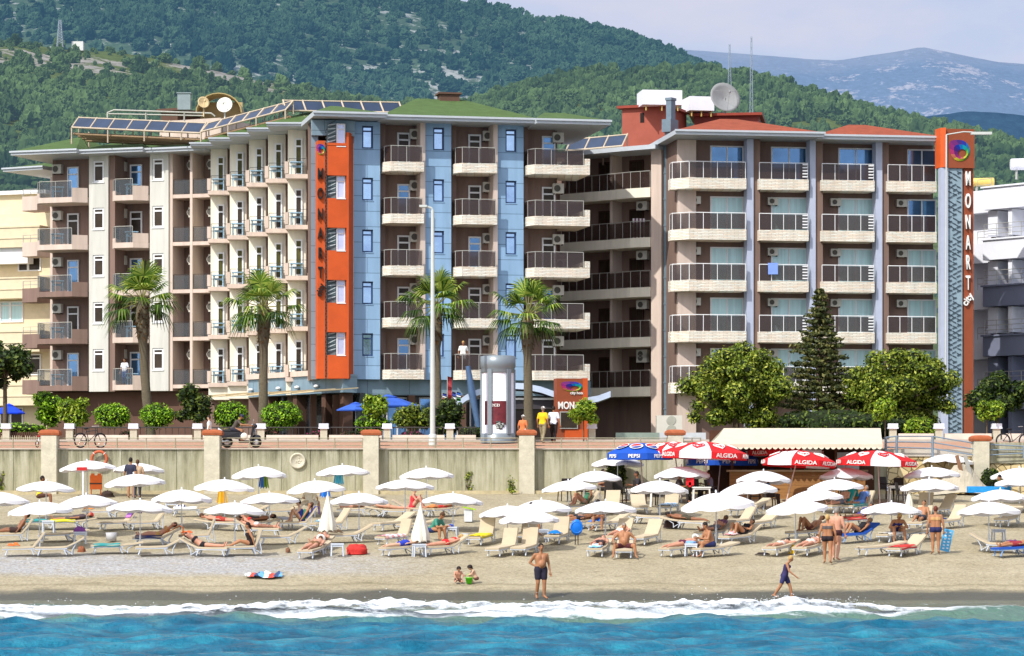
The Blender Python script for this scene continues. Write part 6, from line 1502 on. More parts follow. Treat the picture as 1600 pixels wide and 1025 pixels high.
def pose_lie(a=15, front=True, bent=0.0, arms='side', head_turn=0):
    """on a lounger: feet at x=0, head towards +x, seat height .36, back raised by a degrees"""
    A_ = R(a); d = V_((math.cos(A_), 0, math.sin(A_)))
    f = V_((-math.sin(A_), 0, math.cos(A_)));  pz = .47
    if not front: f = -f
    j = joints((1.0, 0, pz), d, (0, 1 if front else -1, 0), f)
    if not front: j['head'] = j['head'] + V_((0, .04, .05))
    for s, n in ((1, 'l'), (-1, 'r')):
        sy = s if front else -s; b = bent if (n == 'l' or bent > .5) else bent * .3
        kn = V_((.57 + .08 * b, sy * .12, .45 + .42 * b)); an = V_((.16 + .38 * b, sy * (.13 - .02 * b), .44 - .02 * b))
        to = an + (V_((-.05, sy * .05, .14)) if front and b < .3 else V_((-.15, 0, -.03)) if front else V_((-.13, 0, -.05)))
        sh = j['sh' + n]
        if arms == 'up': el = sh + d * .20 + V_((0, sy * .18, 0)) + f * .04; wr = j['head'] + d * .04 + V_((0, sy * .07, 0)) - f * .03
        elif arms == 'belly': el = sh - d * .24 + V_((0, sy * .08, 0)); wr = j['pel'] + d * .14 + f * .13 + V_((0, sy * .05, 0))
        elif arms == 'fwd': el = sh + d * .16 + V_((0, sy * .16, -.0)); wr = sh + d * .34 + V_((0, sy * .02 - .0, .0))
        else: el = sh - d * .25 + V_((0, sy * .07, .0)); wr = sh - d * .48 + V_((0, sy * .09, .02))
        limb(j, n, kn, an, to, el, wr)
    return j
def pose_situp(lean=12, bent=.8, arms='knees'):
    """sitting up on a lounger with the legs along it, feet towards -x"""
    A_ = R(90 - lean); d = V_((math.cos(A_), 0, math.sin(A_))); f = V_((-math.sin(A_), 0, math.cos(A_)))
    j = joints((1.0, 0, .46), d, (0, -1, 0), f)
    for s, n in ((-1, 'l'), (1, 'r')):
        kn = V_((.57 + .12 * bent, s * .12, .46 + .38 * bent)); an = V_((.16 + .40 * bent, s * .12, .42)); to = an + V_((-.16, 0, -.03))
        sh = j['sh' + n]
        if arms == 'knees': el = sh + V_((-.16, s * .06, -.2)); wr = kn + V_((.04, s * -.02, .05))
        else: el = sh + V_((.10, s * .1, -.24)); wr = sh + V_((.16, s * .1, -.47))
        limb(j, n, kn, an, to, el, wr)
    return j
def pose_sit(lean=8, spread=.16, arms='knees', seat=.46):
    """sitting on a seat edge, facing -y"""
    A_ = R(lean); d = V_((0, -math.sin(A_), math.cos(A_))); f = V_((0, -math.cos(A_), -math.sin(A_)))
    j = joints((0, 0, seat), d, (1, 0, 0), f)
    for s, n in ((1, 'l'), (-1, 'r')):
        kn = V_((s * spread * 1.3, -.42, seat + .03)); an = V_((s * spread * 1.5, -.46, .09)); to = an + V_((s * .04, -.17, -.05)); sh = j['sh' + n]
        if arms == 'knees': el = sh + V_((s * .15, -.06, -.25)); wr = kn + V_((-.01 * s, .06, .09))
        elif arms == 'wide': el = sh + V_((s * .20, .02, -.2)); wr = kn + V_((s * .02, .08, .10))
        else: el = sh + V_((s * .08, -.1, -.25)); wr = sh + V_((-s * .06, -.33, -.22))
        limb(j, n, kn, an, to, el, wr)
    return j
def pose_stand(kind='stand', lean=0):
    A_ = R(lean); d = V_((0, -math.sin(A_), math.cos(A_))); f = V_((0, -math.cos(A_), -math.sin(A_)))
    j = joints((0, 0, .91), d, (1, 0, 0), f)
    if lean: j['head'] += V_((0, -.05, -.03))
    st = {'stand': (0, 0), 'hips': (0.02, -0.02), 'walk': (.22, -.24), 'stroll': (.10, -.10)}[kind]
    for s, n, stp in ((1, 'l', st[0]), (-1, 'r', st[1])):
        kn = V_((s * .10, -stp * .75 - .03, .49 + (.0 if stp >= 0 else .01))); an = V_((s * .10, -stp * 1.25 + (.10 if stp < 0 else 0), .09 + (.05 if stp < -.15 else 0))); to = an + V_((s * .04, -.17, -.055)); sh = j['sh' + n]
        if kind == 'hips' and n == 'r': el = sh + V_((s * .12, .14, -.24)); wr = V_((s * .15, .02, 1.0))
        elif kind == 'walk': el = sh + V_((s * .07, stp * .5 + .02, -.28)); wr = el + V_((0, stp * .5 - .14, -.20))
        else: el = sh + V_((s * .08, .03, -.28)); wr = el + V_((s * .02, -.07, -.25))
        limb(j, n, kn, an, to, el, wr)
    return j
def pose_crouch():
    d = V_((0, -.42, 1)).normalized(); f = V_((0, -1, -.42)).normalized(); j = joints((0, .1, .26), d, (1, 0, 0), f); j['head'] += V_((0, -.06, -.05))
    for s, n in ((1, 'l'), (-1, 'r')):
        sh = j['sh' + n]; limb(j, n, (s * .15, -.27, .46), (s * .13, -.10, .08), (s * .15, -.26, .04), sh + V_((s * .06, -.14, -.2)), sh + V_((-s * .03, -.36, -.25)))
    return j
def pose_kneel():
    d = V_((0, -.35, 1)).normalized(); f = V_((0, -1, -.35)).normalized(); j = joints((0, .12, .22), d, (1, 0, 0), f); j['head'] += V_((0, -.05, -.04))
    for s, n in ((1, 'l'), (-1, 'r')):
        sh = j['sh' + n]; limb(j, n, (s * .2, -.22, .09), (s * .1, .18, .08), (s * .08, .3, .05), sh + V_((s * .08, -.1, -.22)), sh + V_((-s * .02, -.3, -.38)))
    return j
def pose_ride():
    d = V_((0, -.62, 1)).normalized(); f = V_((0, -1, -.62)).normalized(); j = joints((0, .32, .86), d, (1, 0, 0), f)
    for s, n in ((1, 'l'), (-1, 'r')):
        sh = j['sh' + n]; limb(j, n, (s * .16, -.10, .80), (s * .17, .02, .40), (s * .18, -.16, .34), sh + V_((s * .12, -.16, -.18)), (s * .28, -.50, 1.03))
    return j
def torso_prims(mb, j, k=0.0, fat=0.0, female=False):
    sd, d, f = j['side'], j['d'], j['f']
    hw = .112 + (.008 if female else 0)
    for s in (1, -1):
        mb.caps(j['pel'] + sd * s * .075, j['waist'] + sd * s * .055, hw + k + fat * .3, .100 + k + fat * .6, 9)
        mb.caps(j['waist'] + sd * s * .055, j['chest'] + sd * s * .075, .100 + k + fat * .6, .114 + k + fat * .3, 9)
        mb.caps(j['chest'] + sd * s * .07, j['neck'] - d * .07 + sd * s * .085, .103 + k, .07 + k, 9)
        if female: mb.ell(j['chest'] + sd * s * .075 + f * .085, (.062 + k, .062 + k, .062 + k), 8)
        mb.ell(j['pel'] + sd * s * .075 - f * .045 - d * .02, (.095 + k, .095 + k, .095 + k), 8)
    mb.caps(j['shl'] - sd * .03, j['shr'] + sd * .03, .06 + k, .06 + k, 8)
    if fat > 0: mb.ell(j['waist'] + f * (.04 + fat * .8), (.10 + fat, .10 + fat, .11 + fat), 9)
def fingers(mb, wr, el, f, sd):
    d = (wr - el).normalized(); e = d.cross(f); e = e.normalized() if e.length > .1 else d.cross(sd).normalized(); nrm = e.cross(d).normalized()
    kn = wr + d * .085
    for i, (off, ln) in enumerate(((-.028, .068), (-.009, .078), (.010, .074), (.028, .058))):
        a = kn + e * off; b = a + d * ln * .5 + nrm * .008; c = b + d * ln * .42 + nrm * .022; mb.tube([a - d * .02, a, b, c], [.0095, .009, .008, .006], 5)
    a = wr + d * .035 + e * .034; b = a + e * .022 + d * .03 + nrm * .01; c = b + d * .032 + nrm * .012; mb.tube([a - e * .012, a, b, c], [.011, .0105, .009, .007], 5)
def person(label, loc, rz, j, sk='tan', hair='dark', hairlen=0, wear=(), hat=None, scale=1.0, fat=0.0, female=False, group=None, vox=.021, hk=1.0):
    sd, d, f = j['side'], j['d'], j['f']
    mb = MB(); torso_prims(mb, j, 0, fat, female)
    mb.caps(j['neck'] - d * .05, j['head'] - d * .06, .052, .048, 8)
    hd = j['head']; up = (hd - j['neck']).normalized(); up = (up * .6 + d * .4).normalized() if abs(d.z) > .5 else up
    fr_ = (f - up * f.dot(up)).normalized(); rot = Matrix((sd.cross(V_((0, 0, 0))) if False else up.cross(fr_).normalized() * -1, fr_, up)).transposed()
    mb.ell(hd, (.074 * hk, .092 * hk, .112 * hk), 12, 0, rot, 9); mb.ell(hd - up * .06 + fr_ * .035, (.052, .056, .058), 8, 0, rot)
    mb.caps(hd + fr_ * .088 + up * .012, hd + fr_ * .107 - up * .025, .012, .016, 6)
    for s in (1, -1): mb.ell(hd + sd * s * .076 - up * .01, (.016, .022, .03), 6, 0, rot, 5)
    for n in 'lr':
        mb.caps(j['hip' + n], j['kn' + n], .097 + fat * .3, .063 + fat * .1, 9); mb.caps(j['kn' + n], j['kn' + n].lerp(j['an' + n], .35), .061, .063, 8); mb.caps(j['kn' + n].lerp(j['an' + n], .35), j['an' + n], .063, .038, 8)
        mb.caps(j['an' + n], j['to' + n], .038, .028, 8); mb.ell(j['an' + n].lerp(j['to' + n], -.25) , (.035, .035, .035), 7)
        mb.caps(j['sh' + n], j['el' + n], .057 + fat * .1, .043, 8); mb.caps(j['el' + n], j['wr' + n], .043, .028, 8)
        dd = (j['wr' + n] - j['el' + n]).normalized(); mb.caps(j['wr' + n], j['wr' + n] + dd * .07, .026, .036, 8)
    me = remesh(mb, vox); me.name = 'person'
    g = MB()
    for n in 'lr': fingers(g, j['wr' + n], j['el' + n], f, sd)
    bm = bmesh.new(); bm.from_mesh(me); tmp = bpy.data.meshes.new('t'); tmp.from_pydata([tuple(v) for v in g.v], [], g.f); bm.from_mesh(tmp); bm.to_mesh(me); bm.free(); bpy.data.meshes.remove(tmp)
    me.polygons.foreach_set('use_smooth', [True] * len(me.polygons)); me.materials.clear(); me.materials.append(skin(sk))
    o = bpy.data.objects.new('person', me); COL.objects.link(o); o.location = loc; o.rotation_euler = (0, 0, rz); o.scale = (scale,) * 3
    tag(o, label, 'person', group)
    def part(name, mb_, m_, cut=None, vx=.021, sm=2):
        q = remesh(mb_, vx, sm); q.name = name
        if cut:
            b = bmesh.new(); b.from_mesh(q)
            for co, no in cut: bmesh.ops.bisect_plane(b, geom=b.verts[:] + b.edges[:] + b.faces[:], plane_co=co, plane_no=no, clear_outer=True)
            b.to_mesh(q); b.free()
        q.materials.clear(); q.materials.append(m_); p_ = bpy.data.objects.new(name, q); COL.objects.link(p_); p_.parent = o; return p_
    # eyes, brows and mouth
    fm = MB()
    for s in (1, -1): fm.ell(hd + fr_ * .079 + up * .018 + sd * s * .031, (.013, .008, .008), 6, 0, rot, 4); fm.caps(hd + fr_ * .084 + up * .036 + sd * s * .018, hd + fr_ * .078 + up * .037 + sd * s * .046, .005, .004, 5, 0)
    fm.caps(hd + fr_ * .088 - up * .055 + sd * .02, hd + fr_ * .088 - up * .055 - sd * .02, .006, .006, 5, 1); fm.build('face_features', [mat('eye_dark', (40, 30, 26), .8), mat('lip', (170, 90, 80), .7)], o)
    hm = mat('hair_' + hair, HAIRC[hair], .7, rough=.7, var=.25, scale=12)
    hb = MB(); hb.ell(hd + up * .018 - fr_ * .016, (.084 * hk * hk, .098 * hk * hk, .112 * hk), 12, 0, rot, 8)
    cut = [(hd + up * .03 + fr_ * .06, (fr_ * 1.0 - up * .75).normalized())]
    if hairlen: 
        for s in (.5, 1.0): hb.caps(hd - fr_ * .05, hd - fr_ * (.085 if abs(d.z) > .5 else .06) - up * hairlen * s, .07, .045, 8)
    else: cut.append((hd - up * .07 - fr_ * .05, -up))
    part('hair', hb, hm, cut, .018, 1)
    if hat:
        kind, col = hat; c = MB(); c.ell(hd + up * .045, (.092, .106, .085), 12, 0, rot, 7)
        cuts = [(hd + up * .03, -up)]
        q = part('cap', c, mat('hat_%s' % col, dict(white=(244, 244, 240), navy=(40, 44, 80), straw=(216, 190, 130), red=(190, 40, 40))[col], .85), cuts, .018, 1)
        bmb = MB()
        if kind == 'brim': bmb.lathe([(.08, .0), (.17, -.01), (.175, .0), (.08, .012)], 18, hd + up * .04, 0, True, rot)
        else: bmb.ell(hd + up * .035 + fr_ * .12, (.075, .07, .01), 10, 0, rot, 5)
        bmb.build('cap_brim', q.data.materials[0], o)
    for kind, rgb in wear:
        cm = mat('cloth_%d_%d_%d' % rgb, rgb, .85, rough=.85, var=.15, scale=9); c = MB(); cut = None
        if kind in ('shorts', 'briefs', 'trousers'):
            for s in (1, -1):
                c.caps(j['pel'] + sd * s * .075, j['pel'] + d * .1 + sd * s * .06, .121 + fat * .3, .108 + fat * .5, 9); c.ell(j['pel'] + sd * s * .075 - f * .045 - d * .02, (.109,) * 3, 8)
            fr2 = {'shorts': .62, 'briefs': .14, 'trousers': 1.0}[kind]
            for n in 'lr':
                e = j['hip' + n].lerp(j['kn' + n], fr2); c.caps(j['hip' + n], e, .114 + fat * .3, .112 - .026 * fr2 + fat * .2 if kind != 'briefs' else .110 + fat * .3, 9)
                if kind == 'trousers': c.caps(j['kn' + n], j['an' + n], .072, .056, 8)
            cut = [(j['pel'] + d * (.10 if kind != 'briefs' else .06), d)]
            if kind == 'briefs': cut.append((j['pel'] - d * .13, -d)) if abs((j['knl'] - j['hipl']).normalized().dot(d)) > .6 else None
            part('swim_shorts' if kind == 'shorts' else 'swim_briefs' if kind == 'briefs' else 'trousers', c, cm, cut)
        else:
            torso_prims(c, j, .014, fat, female)
            if kind == 'bra': cut = [(j['chest'] + d * .05, d), (j['chest'] - d * .055, -d)]
            elif kind == 'onepiece': cut = [(j['chest'] + d * .06, d)]
            elif kind == 'shirt':
                for n in 'lr': c.caps(j['sh' + n], j['sh' + n].lerp(j['el' + n], .7), .066, .058, 8)
                cut = [(j['pel'] - d * .04, -d)]
            part({'bra': 'bikini_top', 'onepiece': 'swimsuit', 'shirt': 'shirt'}[kind], c, cm, cut)
    return o

# ------------------------------------------------------------------ loungers
PLW = mat('white_plastic_frame', (222, 230, 242), .72, rough=.4, var=.04); SLING = mat('cream_sling', (228, 210, 178), .70, rough=.85, var=.06, trans=.15); SLINGB = mat('blue_sling', (40, 90, 190), .85, rough=.85, trans=.1)
PLB = mat('blue_plastic_frame', (120, 165, 225), .85, rough=.4)
def lounger_proto(a, sling=SLING, fr=PLW):
    t = thing('sun_lounger', 'x', 'sun lounger'); A_ = R(a); h = V_((1.18, 0, .35)); d = V_((math.cos(A_), 0, math.sin(A_))); n = V_((-math.sin(A_), 0, math.cos(A_)))
    mb = MB(); h = V_((1.18, 0, .30))
    for s in (-.27, .27): mb.cbox((.6, s, .275), (1.2, .05, .06)); mb.tube([h + V_((0, s, 0)), h + d * .78 + V_((0, s, 0))], .022, 6)
    mb.cbox((.04, 0, .275), (.05, .5, .06)); mb.cbox((1.17, 0, .275), (.05, .5, .06)); mb.build('frame', fr, t)
    for x, dx in ((.2, -.09), (1.08, .10)):
        for s in (-.26, .26):
            mb = MB(); mb.tube([(x, s, .27), (x + dx * .5, s, .12), (x + dx, s, 0)], [.032, .028, .026], 6)
            if x > 1: mb.tube([(x, s, .25), (x + .3, s, .03)], .018, 5); mb.tube([(x + .3, s, 0), (x + .31, s, .2), h + d * .42 + V_((0, s, -.02))], .02, 5)
            mb.build('leg', fr, t)
    mb = MB(); nn = 8
    for i in range(nn):
        x0, x1 = .0 + 1.16 * i / nn, 1.16 * (i + 1) / nn; z = lambda x: .385 - .02 * math.sin(3.14 * x / 1.2) - .015 * (x < .01)
        mb.hexa([(x0, -.31, z(x0) - .075), (x1, -.31, z(x1) - .075), (x1, .31, z(x1) - .075), (x0, .31, z(x0) - .075), (x0, -.30, z(x0)), (x1, -.30, z(x1)), (x1, .30, z(x1)), (x0, .30, z(x0))])
    mb.build('seat', sling, t)
    mb = MB(); p0 = h + n * .02; p1 = h + d * .80 + n * .02; pm = (p0 + p1) / 2 - n * .02
    for u, v in ((p0, pm), (pm, p1)):
        mb.hexa([u + V_((0, -.31, 0)), v + V_((0, -.31, 0)), v + V_((0, .31, 0)), u + V_((0, .31, 0)), u + V_((0, -.30, 0)) + n * .065, v + V_((0, -.30, 0)) + n * .065, v + V_((0, .30, 0)) + n * .065, u + V_((0, .30, 0)) + n * .065])
    mb.build('backrest', sling, t); return t
PROTO = {}
LOUNGERS = []
BACKW = {8: 'flat', 30: 'half-raised', 55: 'raised', 70: 'upright'}
def lounger(px, py, ang, a, extra='', blue=False, off=1.0):
    if px > 560 and 0 <= ang < 30: ang += 20
    elif px > 560 and 150 < ang < 180: ang -= 12
    """px, py: ground point under the middle of the seat; ang: direction of the head end"""
    x, y, z = beach(px, py); key = (a, blue); A_ = R(ang)
    if key not in PROTO: t = PROTO[key] = lounger_proto(a, SLINGB if blue else SLING, PLB if blue else PLW)
    else: t = copy_tree(PROTO[key])
    t.location = (x - math.cos(A_) * .8, y - math.sin(A_) * .8, z); 
    # follow the slope of the beach
    g = (gz(y + .8 * math.sin(A_) + .01) - gz(y - .8 * math.sin(A_) - .01)) / max(1.6, .02)
    zz = gz(y - .8 * math.sin(A_)) if abs(math.sin(A_)) > .2 else z
    t.location.z = min(z, zz) + .02; sl_ = math.atan2(gz(y + .6 * math.sin(A_)) - gz(y - .6 * math.sin(A_)), 1.2)
    t.rotation_euler = (0, -sl_, A_ + R(random.uniform(-6, 6))); t.scale = (.92, .95, .80); t['group'] = 'sun loungers on the beach'
    if abs(math.sin(A_)) <= .2: t.location.z = z + .01
    LOUNGERS.append((px, py, t, a, extra, blue)); return t
def on(l): return (l.location[:], l.rotation_euler.z)
def towel(label, l, rgb, where='seat', w=.56, seed=1, rgb2=None):
    """cloth lying on a lounger's seat or hung over its backrest"""
    a = LA[l.name]; A_ = R(a); h = V_((1.18, 0, .38)); d = V_((math.cos(A_), 0, math.sin(A_))); n = V_((-math.sin(A_), 0, math.cos(A_)))
    nx, ny = 16, 10; V = []; rs = random.Random(seed)
    for i in range(nx):
        for k in range(ny):
            u, v = i / (nx - 1), k / (ny - 1) - .5; wv = .02 * math.sin(u * 9 + seed) + .015 * math.sin(v * 14 + u * 5)
            if where == 'seat': p = V_((.1 + 1.0 * u, v * w * 1.15, .395 + wv * .6 - (abs(v) > .44) * .12))
            elif where == 'back':
                q = u * 1.25; p = (h + d * (.10 + .72 * q / .8) + n * (.05 + wv * .5)) if q < .8 else (h + d * .84 - n * (.05 + (q - .8) * .03) - V_((0, 0, (q - .8) * .8))); p = p + V_((0, v * w * 1.1, 0))
            else:
                p = V_((.12 + .45 * u + .1 * math.sin(seed), v * w * .8, .40 + .10 * math.sin(u * 3.1) * math.sin((v + .5) * 3.1) * (1 + .5 * math.sin(u * 11 + v * 7)) + wv))
            V.append(tuple(p))
    Fq = grid_faces(ny, nx); c = [mat('towel_%d_%d_%d' % rgb, rgb, .85, rough=.95, var=.12, scale=14, bump=.3)]; mi = None
    if rgb2: c.append(mat('towel_%d_%d_%d' % rgb2, rgb2, .85, rough=.95, var=.12, scale=14)); mi = (np.arange(len(Fq)) // (ny - 1) // 2) % 2
    o = np_mesh('towel', np.array(V), Fq, c, None, True, mi); so_ = o.modifiers.new('thick', 'SOLIDIFY'); so_.thickness = .015
    o.location = l.location; o.rotation_euler = l.rotation_euler; o.scale = l.scale; o.location.z += .012; tag(o, label, 'towel'); return o
LA = {}
def LG(*a, **k):
    l = lounger(*a, **k); LA[l.name] = a[3]; return l
def at_l(l, dx=0, dy=0, dz=0):
    return tuple(V_(l.location) + Matrix.Rotation(l.rotation_euler.z, 3, 'Z') @ V_((dx, dy, dz)))
def lie(label, l, **k):
    a = LA[l.name]; pk = {q: k.pop(q) for q in ('front', 'bent', 'arms') if q in k}
    p = person(label, l.location, 0, pose_lie(min(a, 58) if pk.get('front', True) else min(a, 12), **pk), **k); p.rotation_euler = l.rotation_euler; p.scale = [v * .93 for v in p.scale]; p.location.z -= .06; return p
def sitl(label, l, **k):
    pk = {q: k.pop(q) for q in ('lean', 'bent') if q in k}; ar = k.pop('arms', 'knees')
    p = person(label, l.location, 0, pose_situp(arms=ar, **pk), **k); p.rotation_euler = l.rotation_euler; p.scale = [v * .93 for v in p.scale]; p.location.z -= .06; return p

# -- front row, left to right
a1 = LG(22, 846, 8, 55); lie('tanned man reclining at the far left edge with head to the right', a1, sk='brown', hair='dark', wear=[('shorts', (60, 40, 36))], bent=.2)
a2 = LG(40, 868, 12, 55); towel('orange towel bundled on a front lounger at the left', a2, (226, 110, 50), 'heap', .4, 1)
a3 = LG(92, 868, 8, 30)
a4 = LG(178, 865, 6, 8)
a5 = LG(243, 852, 8, 30); towel('bright orange towel over the backrest behind a sunbather', a5, (240, 120, 30), 'back', .56, 2)
lie('fair sunbather lying back against the orange towel', a5, sk='pink', hair='brown', wear=[('briefs', (190, 150, 90)), ('bra', (200, 150, 90))], female=True, bent=.2, arms='up')
a6 = LG(248, 867, 8, 30)
a7 = LG(322, 869, 172, 30); lie('woman in black bikini lying with her head to the left in the front row', a7, sk='pink', hair='dark', wear=[('briefs', (30, 30, 34)), ('bra', (36, 34, 40))], female=True, arms='up', hairlen=.15)
a8 = LG(386, 867, 10, 70); sitl('dark-haired woman in black swimsuit sitting up against a raised lounger', a8, sk='tan', hair='dark', hairlen=.2, wear=[('onepiece', (36, 28, 30))], female=True, lean=-6, bent=.3, arms='back')
a9 = LG(488, 869, 75, 8); lie('two-tone sunbather in white sun hat lying near the red towel heap', a9, sk='pink', hair='brown', wear=[('briefs', (120, 90, 60))], hat=('brim', 'white'), front=False, fat=.03)
a9b = LG(500, 860, 75, 8); lie('reddish sunbather lying beside the white side table', a9b, sk='pink', hair='grey', wear=[('shorts', (150, 110, 90))], front=True, arms='belly', fat=.03)
a10 = LG(630, 867, 10, 8); lie('man in blue shorts lying behind a closed white parasol', a10, sk='fair', hair='dark', wear=[('shorts', (40, 60, 170))], front=False, bent=0)
a11 = LG(694, 866, 6, 30); lie('woman in red bikini lying face down beside the closed parasol', a11, sk='pink', hair='blond', wear=[('briefs', (214, 30, 40)), ('bra', (214, 30, 40))], front=False, female=True, hairlen=.12)
a12 = LG(786, 866, 62, 70); a13 = LG(826, 865, 62, 70)
a14 = LG(934, 866, 80, 8); lie('sunbather lying feet first towards the sea with dark trunks', a14, sk='pink', hair='brown', wear=[('shorts', (70, 50, 50))], front=True, bent=.1)
a15 = LG(978, 868, 82, 8); person('tanned man sitting astride a lounger facing the sea', at_l(a15, .55, 0, -.02), 0, pose_sit(-2, .26, 'wide', .42), sk='tan', hair='grey', wear=[('shorts', (84, 40, 46))], fat=.045)
a16 = LG(1064, 867, 40, 8); lie('sunbather with white hat lying face down in the front row', a16, sk='pink', hair='grey', wear=[('briefs', (90, 40, 60))], hat=('brim', 'white'), front=False, fat=.02)
a17 = LG(1116, 868, 12, 8); person('man in navy trunks sitting sideways facing left on a front lounger', at_l(a17, .62, -.1, -.03), R(-70), pose_sit(18, .14, 'fwd', .46), sk='tan', hair='dark', wear=[('shorts', (44, 50, 100))], fat=.05)
a18 = LG(1217, 865, 60, 8); person('dark-haired child lying on the left one of two touching loungers', a18.location, a18.rotation_euler.z, pose_lie(8, False, 0, 'fwd'), sk='pink', hair='dark', wear=[('briefs', (200, 190, 180))], scale=.85)
a19 = LG(1264, 865, 60, 8); lie('fair sunbather lying on the lounger behind the yellow bag', a19, sk='pink', hair='brown', wear=[('briefs', (220, 200, 190)), ('bra', (220, 200, 190))], front=False, female=True)
a20 = LG(1372, 866, 30, 8); a21 = LG(1418, 867, 25, 30)
a22 = LG(1556, 862, 172, 30); a23 = LG(1585, 868, 4, 8, blue=True); lie('sunbather on a blue lounger at the right edge', a23, sk='tan', hair='dark', wear=[('shorts', (150, 50, 60))], bent=.2)
towel('purple towel heaped on a lounger near the right edge', a22, (110, 60, 110), 'heap', .5, 5)
# -- second row
b1 = LG(95, 846, 20, 8); b2 = LG(314, 848, 12, 70); towel('orange and tan towel at the foot of an upright lounger', b2, (220, 100, 50), 'heap', .4, 6)
b3 = LG(440, 850, 10, 30, blue=False); b4 = LG(405, 838, 170, 30); lie('sunbather in red lying with the head to the right behind the black swimsuit woman', b4, sk='pink', hair='dark', wear=[('briefs', (210, 50, 40)), ('bra', (210, 50, 40))], front=True, female=True)
b5 = LG(543, 847, 14, 30); b6 = LG(622, 850, 18, 70); b7 = LG(752, 849, 70, 70); towel('yellow towel spread on an upright lounger', b7, (228, 206, 40), 'seat', .56, 7)
b8 = LG(826, 845, 70, 70); b9 = LG(876, 847, 65, 70); towel('bright blue towel draped on a lounger beside the blue float', b9, (20, 120, 196), 'heap', .62, 8)
b10 = LG(970, 848, 60, 55); b11 = LG(1014, 849, 55, 55)
b12 = LG(1118, 842, 20, 30); lie('sunbather in a purple top lying behind the seated man', b12, sk='tan', hair='blond', wear=[('shirt', (120, 80, 110)), ('briefs', (60, 50, 60))], female=True)
b13 = LG(1154, 849, 25, 30); lie('sunbather in black curled up on a half-raised lounger', b13, sk='tan', hair='dark', wear=[('onepiece', (26, 24, 28))], female=True, bent=.9, arms='belly')
b14 = LG(1262, 842, 10, 30); lie('sunbather with both knees raised left of the walking couple', b14, sk='tan', hair='brown', wear=[('briefs', (110, 60, 50))], bent=1.0)
b15 = LG(1335, 846, 14, 30, blue=True); lie('grey-haired person in black lying on a blue framed lounger right of the couple', b15, sk='tan', hair='grey', wear=[('onepiece', (30, 28, 34))], female=True, bent=.7)
b16 = LG(1404, 846, 35, 8); b17 = LG(1437, 842, 10, 8)
person('long-haired blond woman bending forward on a lounger near the right', at_l(b16, .7, 0, -.02), R(10), pose_sit(42, .14, 'knees', .46), sk='tan', hair='blond', hairlen=.32, wear=[('onepiece', (40, 44, 110))], female=True)
# -- third row
c1 = LG(110, 826, 8, 8); towel('yellow-green towel spread under a sunbather at the left', c1, (214, 214, 50), 'seat', .56, 9); lie('sunbather in dark clothes lying on the yellow-green towel', c1, sk='tan', hair='dark', wear=[('shirt', (80, 66, 70)), ('shorts', (90, 80, 80))], hat=('cap', 'red'))
c2 = LG(65, 826, 10, 8); c3 = LG(188, 827, 22, 55); towel('purple and pink towel hung over a raised lounger', c3, (190, 120, 190), 'back', .56, 10, (110, 70, 140))
c4 = LG(233, 827, 20, 55); c5 = LG(346, 828, 172, 8); lie('sunbather in red shorts lying under the front left middle parasol', c5, sk='pink', hair='brown', wear=[('shorts', (170, 60, 50))], front=False)
c6 = LG(396, 828, 8, 8); lie('brown sunbather lying right of the red shorts under the same parasol', c6, sk='brown', hair='dark', wear=[('shorts', (70, 60, 60))], bent=.3)
c7 = LG(466, 828, 10, 55); towel('royal blue towel hung over the lounger of the reading girl', c7, (40, 60, 190), 'back', .56, 11); sitl('dark-haired girl sitting with knees drawn up before a blue towel', c7, sk='fair', hair='dark', wear=[('onepiece', (50, 60, 150))], female=True, lean=-8, bent=1.0)
c8 = LG(520, 829, 24, 55); c9 = LG(616, 828, 14, 30); c10 = LG(654, 830, 14, 8); c11 = LG(905, 826, 6, 8); lie('fair sunbather lying face down left of the blue swim shorts', c11, sk='pink', hair='brown', wear=[('briefs', (160, 120, 100))], front=False)
c12 = LG(950, 828, 30, 30); towel('blue towel lying on a lounger in the middle of the beach', c12, (50, 120, 210), 'heap', .5, 12); person('tanned person sitting sideways with blue shorts in the middle of the beach', at_l(c12, .5, 0, 0), R(-20), pose_sit(30, .12, 'fwd', .46), sk='tan', hair='dark', wear=[('shorts', (50, 120, 200))])
c13 = LG(1008, 818, 176, 8); c14 = LG(1074, 826, 172, 8); lie('dark-skinned sunbather lying with the head to the left by a dark bag', c14, sk='brown', hair='dark', wear=[('shorts', (70, 66, 50))], front=False, fat=.03)
c15 = LG(1156, 824, 30, 55); c16 = LG(1192, 826, 45, 30); c17 = LG(1340, 822, 12, 30); lie('sunbather in purple-blue lying under the right middle parasol', c17, sk='brown', hair='dark', wear=[('onepiece', (60, 60, 130))], female=True)
c18 = LG(1442, 826, 60, 55); c19 = LG(1482, 824, 25, 55); c20 = LG(1576, 820, 60, 30)
# -- back rows
d1 = LG(162, 809, 8, 8); d2 = LG(300, 806, 6, 8); towel('dark blue and white towel heaped on a back-row lounger at the left', d2, (60, 70, 120), 'heap', .5, 13, (230, 230, 235)); d3 = LG(446, 808, 14, 30); d4 = LG(558, 806, 8, 8); lie('sunbather lying under the white parasol right of the first closed parasol', d4, sk='pink', hair='dark', wear=[('shorts', (120, 90, 70))])
d5 = LG(612, 808, 178, 8); lie('sunbather lying on the left with feet to the left behind the open sand', d5, sk='pink', hair='brown', wear=[('briefs', (190, 150, 120))], front=False, female=True)
d6 = LG(650, 806, 178, 30); sitl('woman in a red top sitting up on a back-row lounger', d6, sk='pink', hair='blond', wear=[('onepiece', (224, 60, 70))], female=True, lean=-5, bent=.9)
d7 = LG(690, 806, 5, 8); lie('sunbather in red lying left of the white bin', d7, sk='tan', hair='brown', wear=[('shorts', (220, 60, 60))], front=False)
